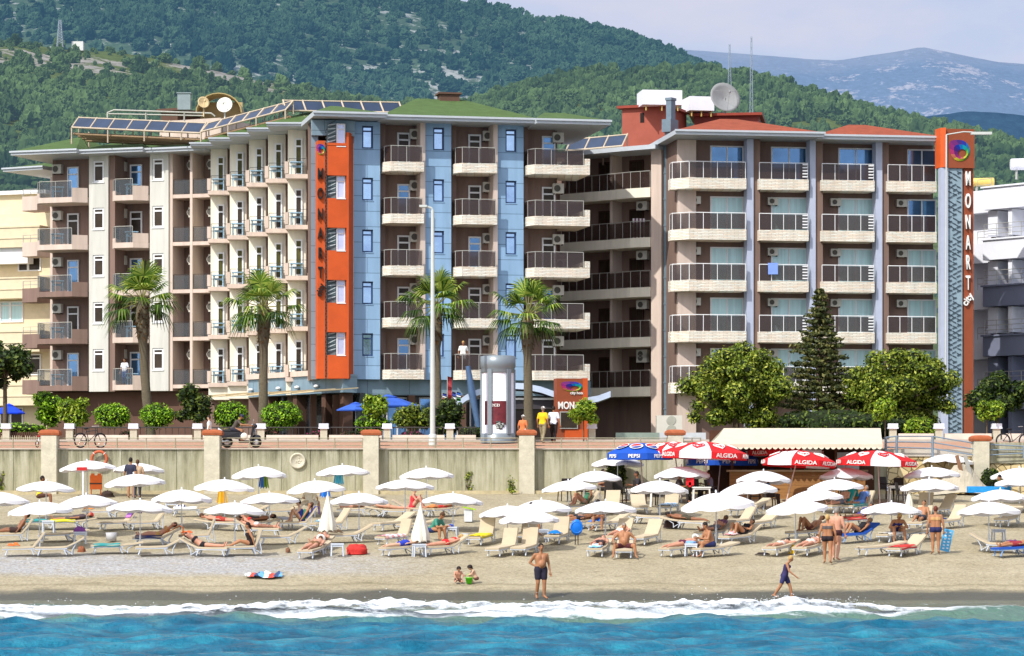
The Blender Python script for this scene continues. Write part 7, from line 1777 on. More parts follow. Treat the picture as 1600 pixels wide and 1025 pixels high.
d8 = LG(908, 800, 8, 55); lie('fair woman reclining in the back row before the dark cafe chairs', d8, sk='pink', hair='brown', wear=[('briefs', (180, 150, 130)), ('bra', (180, 150, 130))], female=True, bent=.8)
d9 = LG(1046, 800, 70, 70); d10 = LG(1000, 800, 90, 30); d11 = LG(1168, 805, 14, 30); d12 = LG(1312, 800, 25, 55); towel('turquoise towel over a raised lounger behind the walking couple', d12, (50, 180, 180), 'back', .56, 14)
d13 = LG(1440, 806, 70, 70); d14 = LG(1470, 806, 30, 55); d15 = LG(1345, 800, 20, 55); lie('grey-haired person reclining in blue among the right parasols', d15, sk='tan', hair='grey', wear=[('shirt', (90, 120, 180)), ('shorts', (90, 130, 190))])
d16 = LG(958, 800, 75, 55); d17 = LG(60, 802, 8, 8); d18 = LG(395, 808, 10, 30); d19 = LG(1590, 800, 20, 8)
rows = [('front row', 855, 999), ('second row from the sea', 836, 855), ('third row from the sea', 815, 836), ('back rows by the wall', 0, 815)]
for nm_, lo, hi in rows:
    ls = sorted([q for q in LOUNGERS if lo <= q[1] < hi], key=lambda q: q[0])
    for i, q in enumerate(ls):
        tag(q[2], '%s sun lounger with %s backrest, %s from left in the %s' % ('blue' if q[5] else 'cream', BACKW[q[3]], ordw(i), nm_), 'sun lounger')

# more towels and sunbathers on the loungers that the photo shows in use
used = {o_.location[:] for o_ in COL.objects if o_.get('category') in ('towel', 'person')}
free = [q for q in LOUNGERS if tuple(q[2].location) not in used and q[5] is False]; random.Random(4).shuffle(free)
TC_ = [('white', (240, 240, 236)), ('sky blue', (120, 180, 220)), ('red', (200, 60, 56)), ('sand brown', (150, 120, 90)), ('teal', (60, 150, 150)), ('pink', (226, 150, 160)), ('navy', (50, 60, 110)), ('orange', (236, 140, 60))]
BODY = [('in dark trunks', dict(front=True, bent=.3), dict(sk='tan', hair='dark', wear=[('shorts', (50, 50, 60))])), ('face down in white', dict(front=False), dict(sk='pink', hair='brown', wear=[('briefs', (220, 220, 220))], female=True)), ('with knees up in green', dict(front=True, bent=.9), dict(sk='tan', hair='brown', wear=[('onepiece', (60, 120, 90))], female=True)), ('lying in grey shorts', dict(front=True, bent=.1, arms='belly'), dict(sk='pink', hair='grey', wear=[('shorts', (120, 120, 130))], fat=.04))]
for i, q in enumerate(free[:26]):
    l = q[2]; w_ = l['label'].split(', ')[1].replace(' from the sea', '').replace(' by the wall', '').replace('in the ', 'in ')
    if i % 5 < 2 and q[3] < 60 and i < 20:
        k = BODY[(i // 5 * 2 + i % 5) % 4]; lie('sunbather %s, lounger %s' % (k[0], w_), l, **k[1], **k[2])
    else: nm2, c_ = TC_[i % 8]; towel('%s towel on the lounger %s' % (nm2, w_), l, c_, ('seat', 'heap', 'back')[i % 3] if q[3] > 40 else ('seat', 'heap')[i % 2], .56, i + 20, (235, 235, 235) if i % 4 == 1 else None)

# ------------------------------------------------------------------ people on foot
x, y, z = beach(845, 935); person('tanned man in dark swim shorts standing at the water with a hand on his hip', (x, y, z - .02), R(18), pose_stand('hips'), sk='tan', hair='dark', wear=[('shorts', (44, 40, 56))], fat=.03, scale=1.03, vox=.018)
x, y, z = beach(1226, 936); person('woman in navy skirted swimsuit walking right through the foam at the waterline', (x, y, z), R(78), pose_stand('walk', 14), sk='tan', hair='blond', wear=[('shorts', (58, 56, 104)), ('onepiece', (58, 50, 92))], female=True, scale=.83, vox=.017)
x, y, z = beach(1293, 881); person('woman in dark bikini seen from behind walking away beside a man', (x, y, z), R(172), pose_stand('stroll'), sk='tan', hair='blond', wear=[('briefs', (40, 30, 36)), ('bra', (90, 80, 80))], female=True, scale=.98, vox=.018, fat=.02)
x, y, z = beach(1306, 876); person('bald man in dark trunks walking right of the bikini woman', (x, y, z), R(160), pose_stand('stroll', 3), sk='pink', hair='grey', wear=[('briefs', (60, 30, 36))], scale=1.08, vox=.018, fat=.03)
x, y, z = beach(1462, 866); person('woman in navy bikini seen from behind holding a blue float', (x, y, z), R(176), pose_stand('stand'), sk='tan', hair='auburn', wear=[('briefs', (44, 44, 90)), ('bra', (190, 150, 100))], female=True, scale=.98, fat=.05, vox=.018)
o = beach(1479, 862); mb = MB(); mb.cbox((0, 0, .40), (.34, .05, .78), 0, Matrix.Rotation(.22, 3, 'Y'))
for i in range(6):
    for k in range(2): mb.cbox((-.07 + k * .14 - (i - 2.5) * -.02, -.026, .12 + i * .11), (.07, .02, .05), 1, Matrix.Rotation(.22, 3, 'Y'))
q = mb.build('swim_float', [mat('float_blue', (90, 180, 230), .85, rough=.4), mat('float_white', (225, 238, 246), .85)]); q.location = o; tag(q, 'light blue swim board with white marks held beside a woman in navy bikini', 'swim board')
x, y, z = beach(716, 911); person('small child with dark hair kneeling left of the green bucket', (x, y, z), R(12), pose_kneel(), sk='pink', hair='dark', wear=[('shorts', (90, 60, 50))], scale=.56, vox=.03, hk=1.3, hairlen=.12)
x, y, z = beach(741, 911); person('small child with dark hair crouching over the green bucket', (x, y, z), R(-80), pose_crouch(), sk='fair', hair='dark', wear=[('briefs', (120, 80, 70))], scale=.60, vox=.03, hk=1.3, hairlen=.12)
o = beach(733, 912); t = thing('toy_bucket', 'bright green toy bucket between two crouching children', 'bucket', o)
mb = MB(); mb.lathe([(.001, 0), (.085, 0), (.12, .18), (.13, .18), (.13, .20), (.115, .20), (.08, .02), (.001, .02)], 16); mb.build('pail', mat('lime_plastic', (96, 214, 30), .85, rough=.4), t)
mb = MB(); mb.tube([(math.cos(a) * .12, 0, .2 + math.sin(a) * .12) for a in np.linspace(0, math.pi, 9)], .008, 5); mb.build('handle', mat('lime_plastic', (0, 0, 0)), t)
o = beach(412, 901); xs = np.linspace(-.8, .8, 24); ys = np.linspace(-.35, .35, 12); X, Y = np.meshgrid(xs, ys); Z = .03 + .16 * np.abs(fbm(X, Y, 3, 2.6, 6)) + .17 * Y; Y = Y * (1 + .5 * fbm(X, Y, 2, 1.5, 8)); X = X * .8 + .1 * fbm(X, Y * 3, 2, 2, 4)
mi = (np.arange(len(grid_faces(24, 12))) % 23 // 3 * 7 % 4)
q = np_mesh('beach_towel', np.stack([X.ravel(), Y.ravel(), Z.ravel()], 1), grid_faces(24, 12), [mat('towel_white', (235, 238, 235), .85), mat('towel_sky', (110, 170, 215), .85), mat('towel_navy', (60, 80, 120), .85), mat('towel_coral', (225, 90, 70), .85)], midx=mi, smooth=True); q.location = o; tag(q, 'crumpled white, blue and coral towel lying on the open shingle', 'towel')
# sitting people at the cafe, on the wall side and on the promenade
x, y, z = beach(828, 838); person('person in blue and red sitting between the two middle parasols', (x, y, z), R(20), pose_sit(10, .14, 'knees'), sk='tan', hair='dark', wear=[('shirt', (60, 80, 150)), ('shorts', (160, 60, 60))])
x, y, z = beach(675, 843); person('man in green and navy shorts leaning over behind the closed parasol', (x, y, z - .05), R(60), pose_sit(38, .14, 'fwd', .40), sk='tan', hair='brown', wear=[('shorts', (40, 60, 110)), ('shirt', (70, 140, 120))])
x, y, z = beach(483, 806); person('long dark-haired woman in white sitting behind the girl with the blue towel', (x, y, z), R(150), pose_sit(2, .12, 'knees', .5), sk='fair', hair='dark', hairlen=.35, wear=[('shirt', (240, 236, 220)), ('shorts', (240, 236, 220))], female=True)
x, y, z = beach(204, 779); person('person in dark clothes standing behind the upper left parasols', (x, y, z), R(160), pose_stand('stand'), sk='tan', hair='dark', wear=[('shirt', (50, 50, 70)), ('shorts', (44, 44, 56))], scale=1.0)
x, y, z = beach(215, 779); person('second dark-haired person standing close behind the upper left parasols', (x, y, z), R(190), pose_stand('stand'), sk='tan', hair='brown', wear=[('shirt', (190, 160, 130)), ('trousers', (60, 56, 60))], scale=.95)
x, y, z = beach(997, 784); person('man in dark shirt sitting at a cafe table under the blue parasol', (x, y, z), R(-75), pose_sit(4, .14, 'fwd'), sk='brown', hair='dark', wear=[('shirt', (50, 46, 50)), ('trousers', (200, 196, 190))])
x, y, z = beach(1110, 782); person('man in grey shirt sitting at a cafe table by the red and white parasol pole', (x, y, z), R(-80), pose_sit(4, .14, 'fwd'), sk='brown', hair='dark', wear=[('shirt', (130, 130, 150)), ('trousers', (50, 46, 50))])
x, y, z = beach(940, 780); person('woman in brown sitting at the leftmost white cafe table', (x, y, z), R(40), pose_sit(6, .12, 'fwd'), sk='tan', hair='dark', wear=[('shirt', (120, 80, 70)), ('trousers', (60, 50, 50))], female=True)
x, y, z = beach(1060, 786); person('person in dark clothes sitting at the white cafe table under a white parasol', (x, y, z), R(70), pose_sit(4, .14, 'fwd'), sk='tan', hair='dark', wear=[('shirt', (70, 60, 60)), ('trousers', (50, 46, 46))])
x, y, z = beach(1199, 792); person('person in dark top sitting beneath the upper middle white parasol near the bar', (x, y, z), R(80), pose_sit(4, .14, 'fwd'), sk='brown', hair='dark', wear=[('shirt', (60, 90, 130)), ('trousers', (60, 40, 36))])
x, y, z = beach(62, 792); person('person in yellow top sitting under the left back parasol', (x, y, z), R(100), pose_sit(8, .14, 'fwd'), sk='brown', hair='dark', wear=[('shirt', (226, 206, 30)), ('shorts', (90, 60, 50))])
x, y, z = beach(1565, 790); person('person in turquoise top sitting under the far right parasols', (x, y, z), R(-60), pose_sit(8, .14, 'fwd'), sk='tan', hair='dark', wear=[('shirt', (60, 180, 160)), ('shorts', (60, 120, 190))])
YP = 133; dz = deck(YP)
person('man in white cap and yellow shirt walking on the promenade', (xat(848, YP + 4), YP + 4, deck(YP + 4)), R(150), pose_stand('stroll'), sk='tan', hair='grey', wear=[('shirt', (232, 196, 30)), ('trousers', (150, 140, 110))], hat=('cap', 'white'), scale=.98)
person('man in white shirt and dark trousers walking left of the entrance sign', (xat(865, YP + 4.4), YP + 4.4, deck(YP + 4.4)), R(165), pose_stand('stroll'), sk='tan', hair='dark', wear=[('shirt', (226, 232, 246)), ('trousers', (40, 34, 36))], scale=.98)
person('person in white cap and orange top behind the fourth pillar cap', (xat(817, YP), YP, deck(YP)), R(150), pose_stand('stroll'), sk='tan', hair='grey', wear=[('shirt', (214, 120, 70)), ('shorts', (230, 225, 215))], hat=('cap', 'white'), scale=.82)
person('dark-haired person in white top walking behind the second pillar', (xat(327, 134), 134, deck(134)), R(-95), pose_stand('stroll'), sk='fair', hair='dark', wear=[('shirt', (240, 236, 230)), ('trousers', (90, 80, 80))], scale=.78)
p = person('man in navy cap and dark shirt riding the black scooter', (xat(377, Ys) - .05, Ys, deck(Ys)), R(90), pose_ride(), sk='tan', hair='dark', wear=[('shirt', (84, 76, 68)), ('trousers', (50, 50, 62))], hat=('cap', 'navy'), scale=.95)
pa_ = A.p(T(722), .35, FZ + .52); person('person in white leaning on the lowest balcony above the leaning mast', pa_, R(10), pose_stand('stand'), sk='tan', hair='blond', wear=[('shirt', (240, 238, 230)), ('shorts', (235, 230, 225))], scale=.95)
pa_ = Lf.p(TL(197), .2, FZ + .22); person('person in white shirt on the lowest balcony of the left block', pa_, R(-20), pose_stand('stand'), sk='tan', hair='dark', wear=[('shirt', (236, 238, 245)), ('trousers', (60, 90, 150))], scale=.95)
pa_ = Df.p(TD(996, .2), .05, CZ + 3 * FH + .5); q = MB(); 
for i in range(7): q.add([(-.35 + i * .1, 0, 0), (-.25 + i * .1, .02, 0), (-.25 + i * .1, .04, 1.15), (-.35 + i * .1, .03, 1.15)], [(0, 1, 2, 3)], i % 2)
q = q.build('beach_towel', [mat('stripe_white', (230, 225, 225), .85), mat('stripe_plum', (110, 60, 80), .85)]); q.location = pa_; tag(q, 'striped plum and white towel hanging on a courtyard balcony of the right hotel', 'towel')
pa_ = Cf.p(TC(1208, .6), .56, CZ + 2 * FH + 1.05); mb = MB(); mb.cbox((0, 0, .22), (.55, .05, .62)); mb.cbox((0, .1, .53), (.55, .2, .04)); q = mb.build('beach_towel', mat('towel_pale_blue', (130, 160, 235), .85, bump=.4)); q.location = pa_; tag(q, 'pale blue towel hung over a balcony rail of the right hotel', 'towel')

# ------------------------------------------------------------------ parasols
PWH = mat('white_canvas', (250, 248, 250), .84, rough=.9, var=.03, scale=3, trans=.12)
def canopy_mb(r, rise, val, segs=8, sub=6, sag=.05, scallop=0.03, mi=None):
    """dome of gores with sagging panels; returns canopy and valance builders"""
    mb = MB(); vb = MB(); n = segs * sub; rings = 7; rows_ = []
    def P_(i, q):
        a = 2 * math.pi * i / n; u = (i % sub) / sub; sg = math.sin(math.pi * u)
        rr = r * q * (1 - .035 * sg * q); z = -rise * (q ** 1.8) - sag * sg * q * q * .4 + sag * .4 * sg * q * (1 - q)
        return (math.cos(a) * rr, math.sin(a) * rr, z)
    for s in range(rings):
        q0, q1 = max(s / rings, .004), (s + 1) / rings
        for i in range(n): mb.add([P_(i, q0), P_(i, q1), P_(i + 1, q1), P_(i + 1, q0)], [(0, 1, 2, 3)], (i // sub) % 8 if mi is None else mi(i // sub), True)
    for i in range(n):
        a, b_ = P_(i, 1), P_(i + 1, 1); u0, u1 = (i % sub) / sub, (i % sub + 1) / sub
        d0, d1 = val + scallop * math.sin(math.pi * u0), val + scallop * math.sin(math.pi * u1)
        vb.add([a, (a[0] * 1.012, a[1] * 1.012, a[2] - d0), (b_[0] * 1.012, b_[1] * 1.012, b_[2] - d1), b_], [(0, 1, 2, 3)], (i // sub) if mi is None else mi(i // sub), True)
    return mb, vb
def parasol_proto():
    t = thing('beach_parasol', 'x', 'parasol'); mb, vb = canopy_mb(1.0, .27, .075, mi=lambda k: 0)
    hgt = 1.62; e = bpy.data.objects
    c = mb.build('canopy', PWH, t); c.location = (0, 0, hgt); v = vb.build('valance', PWH, c)
    rb = MB()
    for k in range(8): a = k * math.pi / 4; rb.tube([(0, 0, -.03), (math.cos(a) * .5, math.sin(a) * .5, -.11), (math.cos(a) * .98, math.sin(a) * .98, -.30)], .008, 4)
    rb.ell((0, 0, .03), (.03, .03, .05), 6); rb.build('ribs', mat('rib_white', (230, 230, 230), .8), c)
    mb = MB(); mb.tube([(0, 0, -.3), (0, 0, hgt + .02)], .017, 7); mb.tube([(0, 0, -.05), (0, 0, .45)], .028, 7); mb.build('pole', mat('pole_white', (225, 232, 240), .8, rough=.35), t)
    return t
UMB = [  # apex x, apex y, width, base y, tilt right, tilt to viewer
 (-2, 768, 96, 826, 0, 0), (72, 751, 94, 812, 2, 2), (136, 719, 88, 774, -4, 0), (217, 723, 82, 774, 4, 0), (209, 740, 95, 796, -5, 0), (62, 783, 104, 856, -4, 2), (135, 772, 95, 836, -4, 0), (219, 780, 103, 856, 2, 0), (284, 764, 94, 824, 0, 0),
 (351, 748, 94, 806, 2, 3), (404, 728, 86, 780, -2, 0), (492, 750, 95, 806, -4, 0), (535, 726, 86, 778, -2, 0), (421, 769, 95, 828, 0, 0), (367, 784, 99, 858, 2, 2), (561, 769, 92, 842, 0, 0),
 (666, 730, 85, 782, -2, 0), (633, 748, 91, 818, 0, 0), (708, 770, 95, 830, 3, 0), (793, 789, 90, 846, 0, 0), (846, 780, 96, 836, 0, 0), (826, 796, 94, 858, -2, 0),
 (965, 712, 84, 772, 0, 0), (929, 735, 84, 788, -3, 0), (888, 750, 88, 806, -4, 0), (946, 782, 97, 842, 1, 0), (1031, 750, 92, 806, 2, 0), (1065, 728, 87, 784, 1, 0), (1119, 769, 118, 846, -6, 4),
 (1193, 735, 85, 794, 3, 0), (1168, 751, 91, 810, -4, 0), (1322, 730, 86, 784, 1, 0), (1304, 748, 88, 800, -3, 0), (1272, 764, 91, 824, -4, 0), (1243, 780, 97, 846, -8, 3),
 (1482, 709, 80, 768, 5, 0), (1456, 729, 87, 784, 0, 0), (1452, 747, 92, 806, -1, 0), (1393, 784, 97, 846, 1, 0), (1593, 730, 92, 786, -2, 0), (1563, 764, 90, 822, 2, 0), (1545, 783, 100, 852, 1, 0), (1602, 742, 96, 800, 0, 0)]
urows = [('row nearest the sea', 778, 999), ('second row from the sea', 762, 778), ('third row from the sea', 745, 762), ('row nearest the wall', 0, 745)]
up_ = parasol_proto(); ulist = []
for i, (ax, ay, wd, by, tr_, tv) in enumerate(UMB):
    q = up_ if i == 0 else copy_tree(up_)
    Y = gY(by); x = xat(ax, Y); r = wd * Y / F / 2; zb = gz(Y); zt = zat(ay, Y); q.location = (x, Y, zb)
    q.scale = (r, r, (zt - zb) / 1.65)
    cp = [c for c in q.children if c.name.startswith('canopy')][0]
    cp.rotation_euler = (R(tv - 3), R(tr_), random.uniform(0, .7)); cp.scale = (1, 1, 1.65 / (zt - zb) * r * random.uniform(.9, 1.15)); ulist.append((ax, ay, q))
for nm_, lo, hi in urows:
    ls = sorted([q for q in ulist if lo <= q[1] < hi], key=lambda q: q[0])
    for i, q in enumerate(ls): tag(q[2], 'open white parasol, %s from left in the %s' % (ordw(i), nm_), 'parasol', 'open white parasols on the beach')
def closed_parasol(label, px, ytop, ybase, wpx):
    Y = gY(ybase); s = Y / F; o = (xat(px, Y), Y, gz(Y)); t = thing('closed_parasol', label, 'parasol', o, group='closed parasols'); zt = zat(ytop, Y) - o[2]; zl = zt * .26; r = wpx * s / 2
    mb = MB(); n = 24; rings = [(0, .01), (.06, .08), (.2, .22), (.5, .55), (.8, .9), (1, 1)]; vs = []
    for f, w_ in rings:
        for k in range(n):
            a = 2 * math.pi * k / n; rr = r * w_ * (1 + .22 * math.cos(8 * a + f)); vs.append((math.cos(a) * rr, math.sin(a) * rr, zt - (zt - zl) * f - (.05 * math.cos(8 * a) if f == 1 else 0)))
    fs = [(i * n + k, (i + 1) * n + k, (i + 1) * n + (k + 1) % n, i * n + (k + 1) % n) for i in range(len(rings) - 1) for k in range(n)]
    mb.add(vs, fs, 0, True); mb.build('folded_canopy', mat('ivory_canvas', (236, 228, 210), .85, rough=.9), t)
    mb = MB(); mb.tube([(0, 0, -.2), (0, 0, zt + .04)], .02, 7); mb.build('pole', MATS['pole_white'], t)
closed_parasol('closed ivory parasol standing left of the middle of the beach', 512, 770, 850, 25)
closed_parasol('closed ivory parasol beside the white front table', 657, 787, 866, 27)
closed_parasol('closed grey-white parasol leaning near the right beach chairs', 1421, 760, 808, 13)
# printed parasols of the bar
REDC = mat('red_canvas', (224, 32, 36), .9, rough=.7, var=.06, trans=.15); BLUC = mat('cola_blue_canvas', (24, 84, 190), .9, rough=.7, var=.08, trans=.15)
REDL = mat('print_red', (214, 24, 36), .9, rough=.6); BLUL = mat('print_blue', (20, 50, 140), .9, rough=.6)
def printed_parasol(label, px, ytop, yrim, wpx, ybase, polepx, cols, kind, rot=0, rise=None, group='printed parasols of the beach bar', tilt=0):
    Y = min(gY(ybase), 128.4) ; s = Y / F; r = wpx * s / 2; o = (xat(polepx, Y), Y, gz(Y)); zt = zat(ytop, Y) - o[2]; rs_ = (yrim - ytop) * s
    t = thing('printed_parasol', label, 'parasol', o, group=group); ox = xat(px, Y) - o[0]
    mb, vb = canopy_mb(r, rs_ * .62, rs_ * .38, sag=.04, scallop=0.0, mi=lambda k: k % len(cols)); rz = R(rot)
    c = mb.build('canopy', cols, t); c.location = (ox, 0, zt); c.rotation_euler = (0, R(tilt), rz); v = vb.build('valance', cols, c)
    rb = MB()
    for k in range(8): a = k * math.pi / 4; rb.tube([(0, 0, -.04), (math.cos(a) * r * .96, math.sin(a) * r * .96, -rs_ * .62)], .012, 4)
    rb.build('ribs', mat('rib_white', (0, 0, 0)), c)
    mb = MB(); mb.tube([(0, 0, -.1), (ox, 0, zt)], .028, 7); mb.build('pole', mat('pole_pale_red', (226, 200, 190), .8), t)
    for k in range(8):
        mid = (k + .5) * math.pi / 4; wa = (mid + rz) % (2 * math.pi)
        if math.sin(wa) > .2: continue
        rr = r * .992; z = -rs_ * .81
        M4 = Matrix.Translation((math.cos(mid) * rr, math.sin(mid) * rr, z)) @ Matrix.Rotation(mid + math.pi / 2, 4, 'Z') @ Matrix.Rotation(R(90), 4, 'X')
        if kind == 'ice':
            white = k % len(cols) and cols[k % len(cols)] is PWH
            if not white: text_part('valance_text', 'ALGIDA', rs_ * .34, M4, LETTER_W, c, .004, (0, 0, 0), 1.15, .003)
            q = .66; M5 = Matrix.Translation((math.cos(mid) * r * q, math.sin(mid) * r * q, -rs_ * .62 * q ** 1.8 + .015)) @ Matrix.Rotation(mid + math.pi / 2, 4, 'Z') @ Matrix.Rotation(R(22), 4, 'X')
            mbh = MB(); hp = []       # double heart outline
            for sc_h in (1, .62):
                pts = []
                for i in range(22):
                    a = 2 * math.pi * i / 22; pts.append((.014 * 16 * math.sin(a) ** 3 * sc_h * rs_ * 1.6, .014 * (13 * math.cos(a) - 5 * math.cos(2 * a) - 2 * math.cos(3 * a) - math.cos(4 * a)) * sc_h * rs_ * 1.6, .012))
                pts.append(pts[0]); mbh.tube([M5 @ V_(p) for p in pts], .018 * sc_h + .006, 4)
            mbh.build('heart_emblem', REDL if white else LETTER_W, c)
        else:
            for q, rad in ((.62, .30), (.62, .21)):
                pass
            q = .62; M5 = Matrix.Translation((math.cos(mid) * r * q, math.sin(mid) * r * q, -rs_ * .62 * q ** 1.8 + .04)) @ Matrix.Rotation(mid + math.pi / 2, 4, 'Z') @ Matrix.Rotation(R(22), 4, 'X'); R0 = r * .17
            mbh = MB(); n = 28
            def disc(rad, z, m_, lo=-2, hi=2, wave=0):
                pts = []
                for i in range(n): a = 2 * math.pi * i / n; xx, yy = rad * math.cos(a), rad * math.sin(a); yy = min(max(yy, lo + wave * math.sin(xx / R0 * 2.2)), hi + wave * math.sin(xx / R0 * 2.2)); pts.append(M5 @ V_((xx, yy, z)))
                mbh.add(pts, [tuple(range(n))], m_)
            disc(R0 * 1.2, .004, 0); disc(R0, .008, 1, R0 * .12, 2, R0 * .14); disc(R0, .008, 2, -2, -R0 * .12, R0 * .14); mbh.build('ball_emblem', [LETTER_W, REDL, BLUL], c)
            text_part('valance_text', 'PEPSI', rs_ * .3, M4, LETTER_W, c, .004, (0, 0, 0), 1.1, .003)
printed_parasol('blue printed parasol with round red, white and blue emblems left of the bar', 1000, 692, 718, 104, 776, 1005, [BLUC], 'cola', 10)
printed_parasol('blue printed parasol mostly hidden behind the red and white parasol', 1128, 698, 727, 112, 774, 1121, [BLUC], 'cola', 30)
printed_parasol('red and white printed parasol between the blue ones', 1052, 690, 712, 90, 776, 1064, [REDC, PWH], 'ice', 20)
printed_parasol('large red and white printed parasol tilted toward the viewer left of the bar', 1102, 690, 717, 132, 784, 1105, [REDC, PWH, REDC, REDC], 'ice', 5, tilt=2)
printed_parasol('red printed parasol highest under the awning', 1226, 690, 712, 120, 776, 1247, [REDC, REDC, PWH, REDC], 'ice', 22)
printed_parasol('red printed parasol with white panel in front of the bar counter', 1249, 704, 729, 114, 786, 1227, [PWH, REDC, REDC, REDC], 'ice', 28, tilt=3)
printed_parasol('red printed parasol with heart emblems right of the bar', 1371, 704, 728, 124, 786, 1375, [REDC, REDC, PWH, REDC], 'ice', -16, tilt=2)

# ------------------------------------------------------------------ cafe chairs, tables and small things
DKP = mat('dark_wicker', (58, 50, 46), .7, rough=.7, var=.2, scale=12)
def chair_proto():
    t = thing('cafe_chair', 'x', 'chair'); mb = MB(); mb.cbox((0, 0, .43), (.46, .44, .05)); mb.build('seat', DKP, t)
    mb = MB(); mb.cbox((0, .22, .70), (.44, .04, .48), 0, Matrix.Rotation(-.15, 3, 'X')); mb.build('backrest', DKP, t)
    for s in (-1, 1):
        mb = MB(); mb.tube([(s * .23, -.18, .43), (s * .24, -.18, .64), (s * .24, .2, .66)], .022, 5); mb.build('armrest', DKP, t)
        for y in (-.18, .2): mb = MB(); mb.tube([(s * .2, y, .42), (s * .22, y * 1.15, 0)], .025, 5); mb.build('leg', DKP, t)
    return t
def table_proto(name, m_, w_=.75, h=.72):
    t = thing(name, 'x', 'table'); mb = MB(); mb.cbox((0, 0, h - .03), (w_, w_, .05)); mb.cbox((0, 0, h - .09), (w_ * .9, w_ * .9, .06)); mb.build('tabletop', m_, t)
    for a in (-1, 1):
        for b_ in (-1, 1): mb = MB(); mb.tube([(a * w_ * .42, b_ * w_ * .42, h - .06), (a * w_ * .46, b_ * w_ * .46, 0)], .03, 6); mb.build('leg', m_, t)
    return t
cp_ = None
for i, (px, py, rz) in enumerate(((882, 783, 200), (912, 784, 30), (955, 782, 160), (968, 786, 20), (1000, 786, 100), (1014, 790, 200), (1034, 790, 10), (1050, 785, 60), (1088, 784, 150), (1112, 785, 100), (1180, 792, 80), (1202, 796, 100), (1320, 792, 180), (1385, 780, 40), (1400, 782, 200), (1410, 790, 70))):
    x, y, z = beach(px, py)
    if cp_ is None: q = cp_ = chair_proto()
    else: q = copy_tree(cp_)
    q.location = (x, y, z); q.rotation_euler.z = R(rz); tag(q, 'dark wicker cafe chair, %s from the left near the beach bar' % ordw(i), 'chair', 'dark chairs near the beach bar')
tpo = None
for lab, px, py in (('white cafe table under the left upper parasol by the wall', 925, 786), ('white cafe table between dark chairs under the blue parasol', 1030, 792), ('white cafe table with a red thing near the red and white parasol', 1096, 788), ('white cafe table right of the bar counter', 1402, 786)):
    x, y, z = beach(px, py)
    if tpo is None: q = tpo = table_proto('cafe_table', mat('cafe_white', (236, 232, 224), .85))
    else: q = copy_tree(tpo)
    q.location = (x, y, z); tag(q, lab, 'table', 'white cafe tables')
o = beach(1078, 787); mb = MB(); mb.cbox((0, 0, .95), (.32, .1, .4)); mb.cbox((0, 0, .78), (.1, .1, .2)); q = mb.build('menu_box', REDL); q.location = o; tag(q, 'small red box standing on a cafe table', 'box')
tpw = None
for lab, px, py in (('white plastic side table with a purple bag at the left', 125, 850), ('white plastic side table at the left third row', 76, 832), ('white plastic side table beside the red towel heap', 527, 869), ('white plastic side table under the closed parasol in the front row', 655, 870), ('white plastic side table with a blue item in the open middle', 706, 842), ('white plastic side table beside the white-hatted sunbather', 1081, 869), ('white plastic side table near the standing man in the middle', 846, 846), ('white plastic side table behind the girl with the blue towel', 446, 826), ('white plastic side table at the back left by a parasol pole', 268, 802), ('white plastic side table in the right third row', 1560, 846)):
    x, y, z = beach(px, py)
    if tpw is None: q = tpw = table_proto('side_table', PLW, .45, .45)
    else: q = copy_tree(tpw)
    q.location = (x, y, z); q.rotation_euler.z = random.uniform(-.3, .3); tag(q, lab, 'side table', 'white side tables on the beach')
def heap(name, label, cat, px, py, rx, ry, rz_, rgb, dz=0, rgb2=None, seed=1):
    o = beach(px, py); mb = MB(); n, rings = 16, 8; rs = random.Random(seed); vs = []
    for i in range(rings + 1):
        e = (math.pi / 2) * i / rings
        for k in range(n):
            a = 2 * math.pi * k / n; w_ = 1 + .42 * mnoise.noise((math.cos(a) * 1.7 + seed, math.sin(a) * 1.7, e * 2)); vs.append((math.cos(a) * math.cos(e) * rx * w_, math.sin(a) * math.cos(e) * ry * w_, math.sin(e) ** .8 * rz_ * w_ - .02))
    mb.add(vs, [(i * n + k, i * n + (k + 1) % n, (i + 1) * n + (k + 1) % n, (i + 1) * n + k) for i in range(rings) for k in range(n)], 0, True)
    q = mb.build(name, mat('heap_%d_%d_%d' % rgb, rgb, .85, rough=.85, var=.2, scale=7, bump=.4)); q.location = (o[0], o[1], o[2] + dz); tag(q, label, cat); return q
heap('beach_bag', 'red bag with towels on the sand beside the white side table', 'bag', 557, 865, .42, .34, .32, (200, 54, 48), seed=3)
heap('beach_bag', 'purple bag lying on the left white side table', 'bag', 124, 850, .2, .15, .18, (130, 70, 140), .45, seed=4)
heap('beach_bag', 'blue item lying on the side table in the open middle', 'bag', 705, 842, .1, .08, .1, (50, 90, 190), .45, seed=5)
heap('beach_bag', 'blue and white towel bundle on the table by the white-hatted sunbather', 'towel', 1080, 869, .22, .18, .1, (130, 170, 220), .45, seed=6)
heap('beach_bag', 'bright yellow bag between two front loungers', 'bag', 1238, 864, .12, .1, .28, (236, 190, 30), seed=7)
heap('beach_bag', 'dark bag on the sand by the dark-skinned sunbather', 'bag', 1050, 824, .3, .2, .4, (62, 44, 40), seed=8)
heap('beach_ball', 'small brown ball on the shingle left of the sunbather in a white hat', 'ball', 450, 862, .09, .09, .16, (130, 90, 66), seed=9)
heap('beach_bag', 'small brown bag by the legs of the left front lounger', 'bag', 127, 862, .13, .1, .2, (150, 90, 60), seed=10)
heap('sandals', 'dark sandals lying on the sand left of two touching loungers', 'sandals', 1191, 866, .25, .1, .08, (50, 40, 38), seed=11)
heap('beach_bag', 'black bag with white items on a back table right of the upper left parasol', 'bag', 168, 776, .3, .2, .25, (60, 44, 38), seed=12)
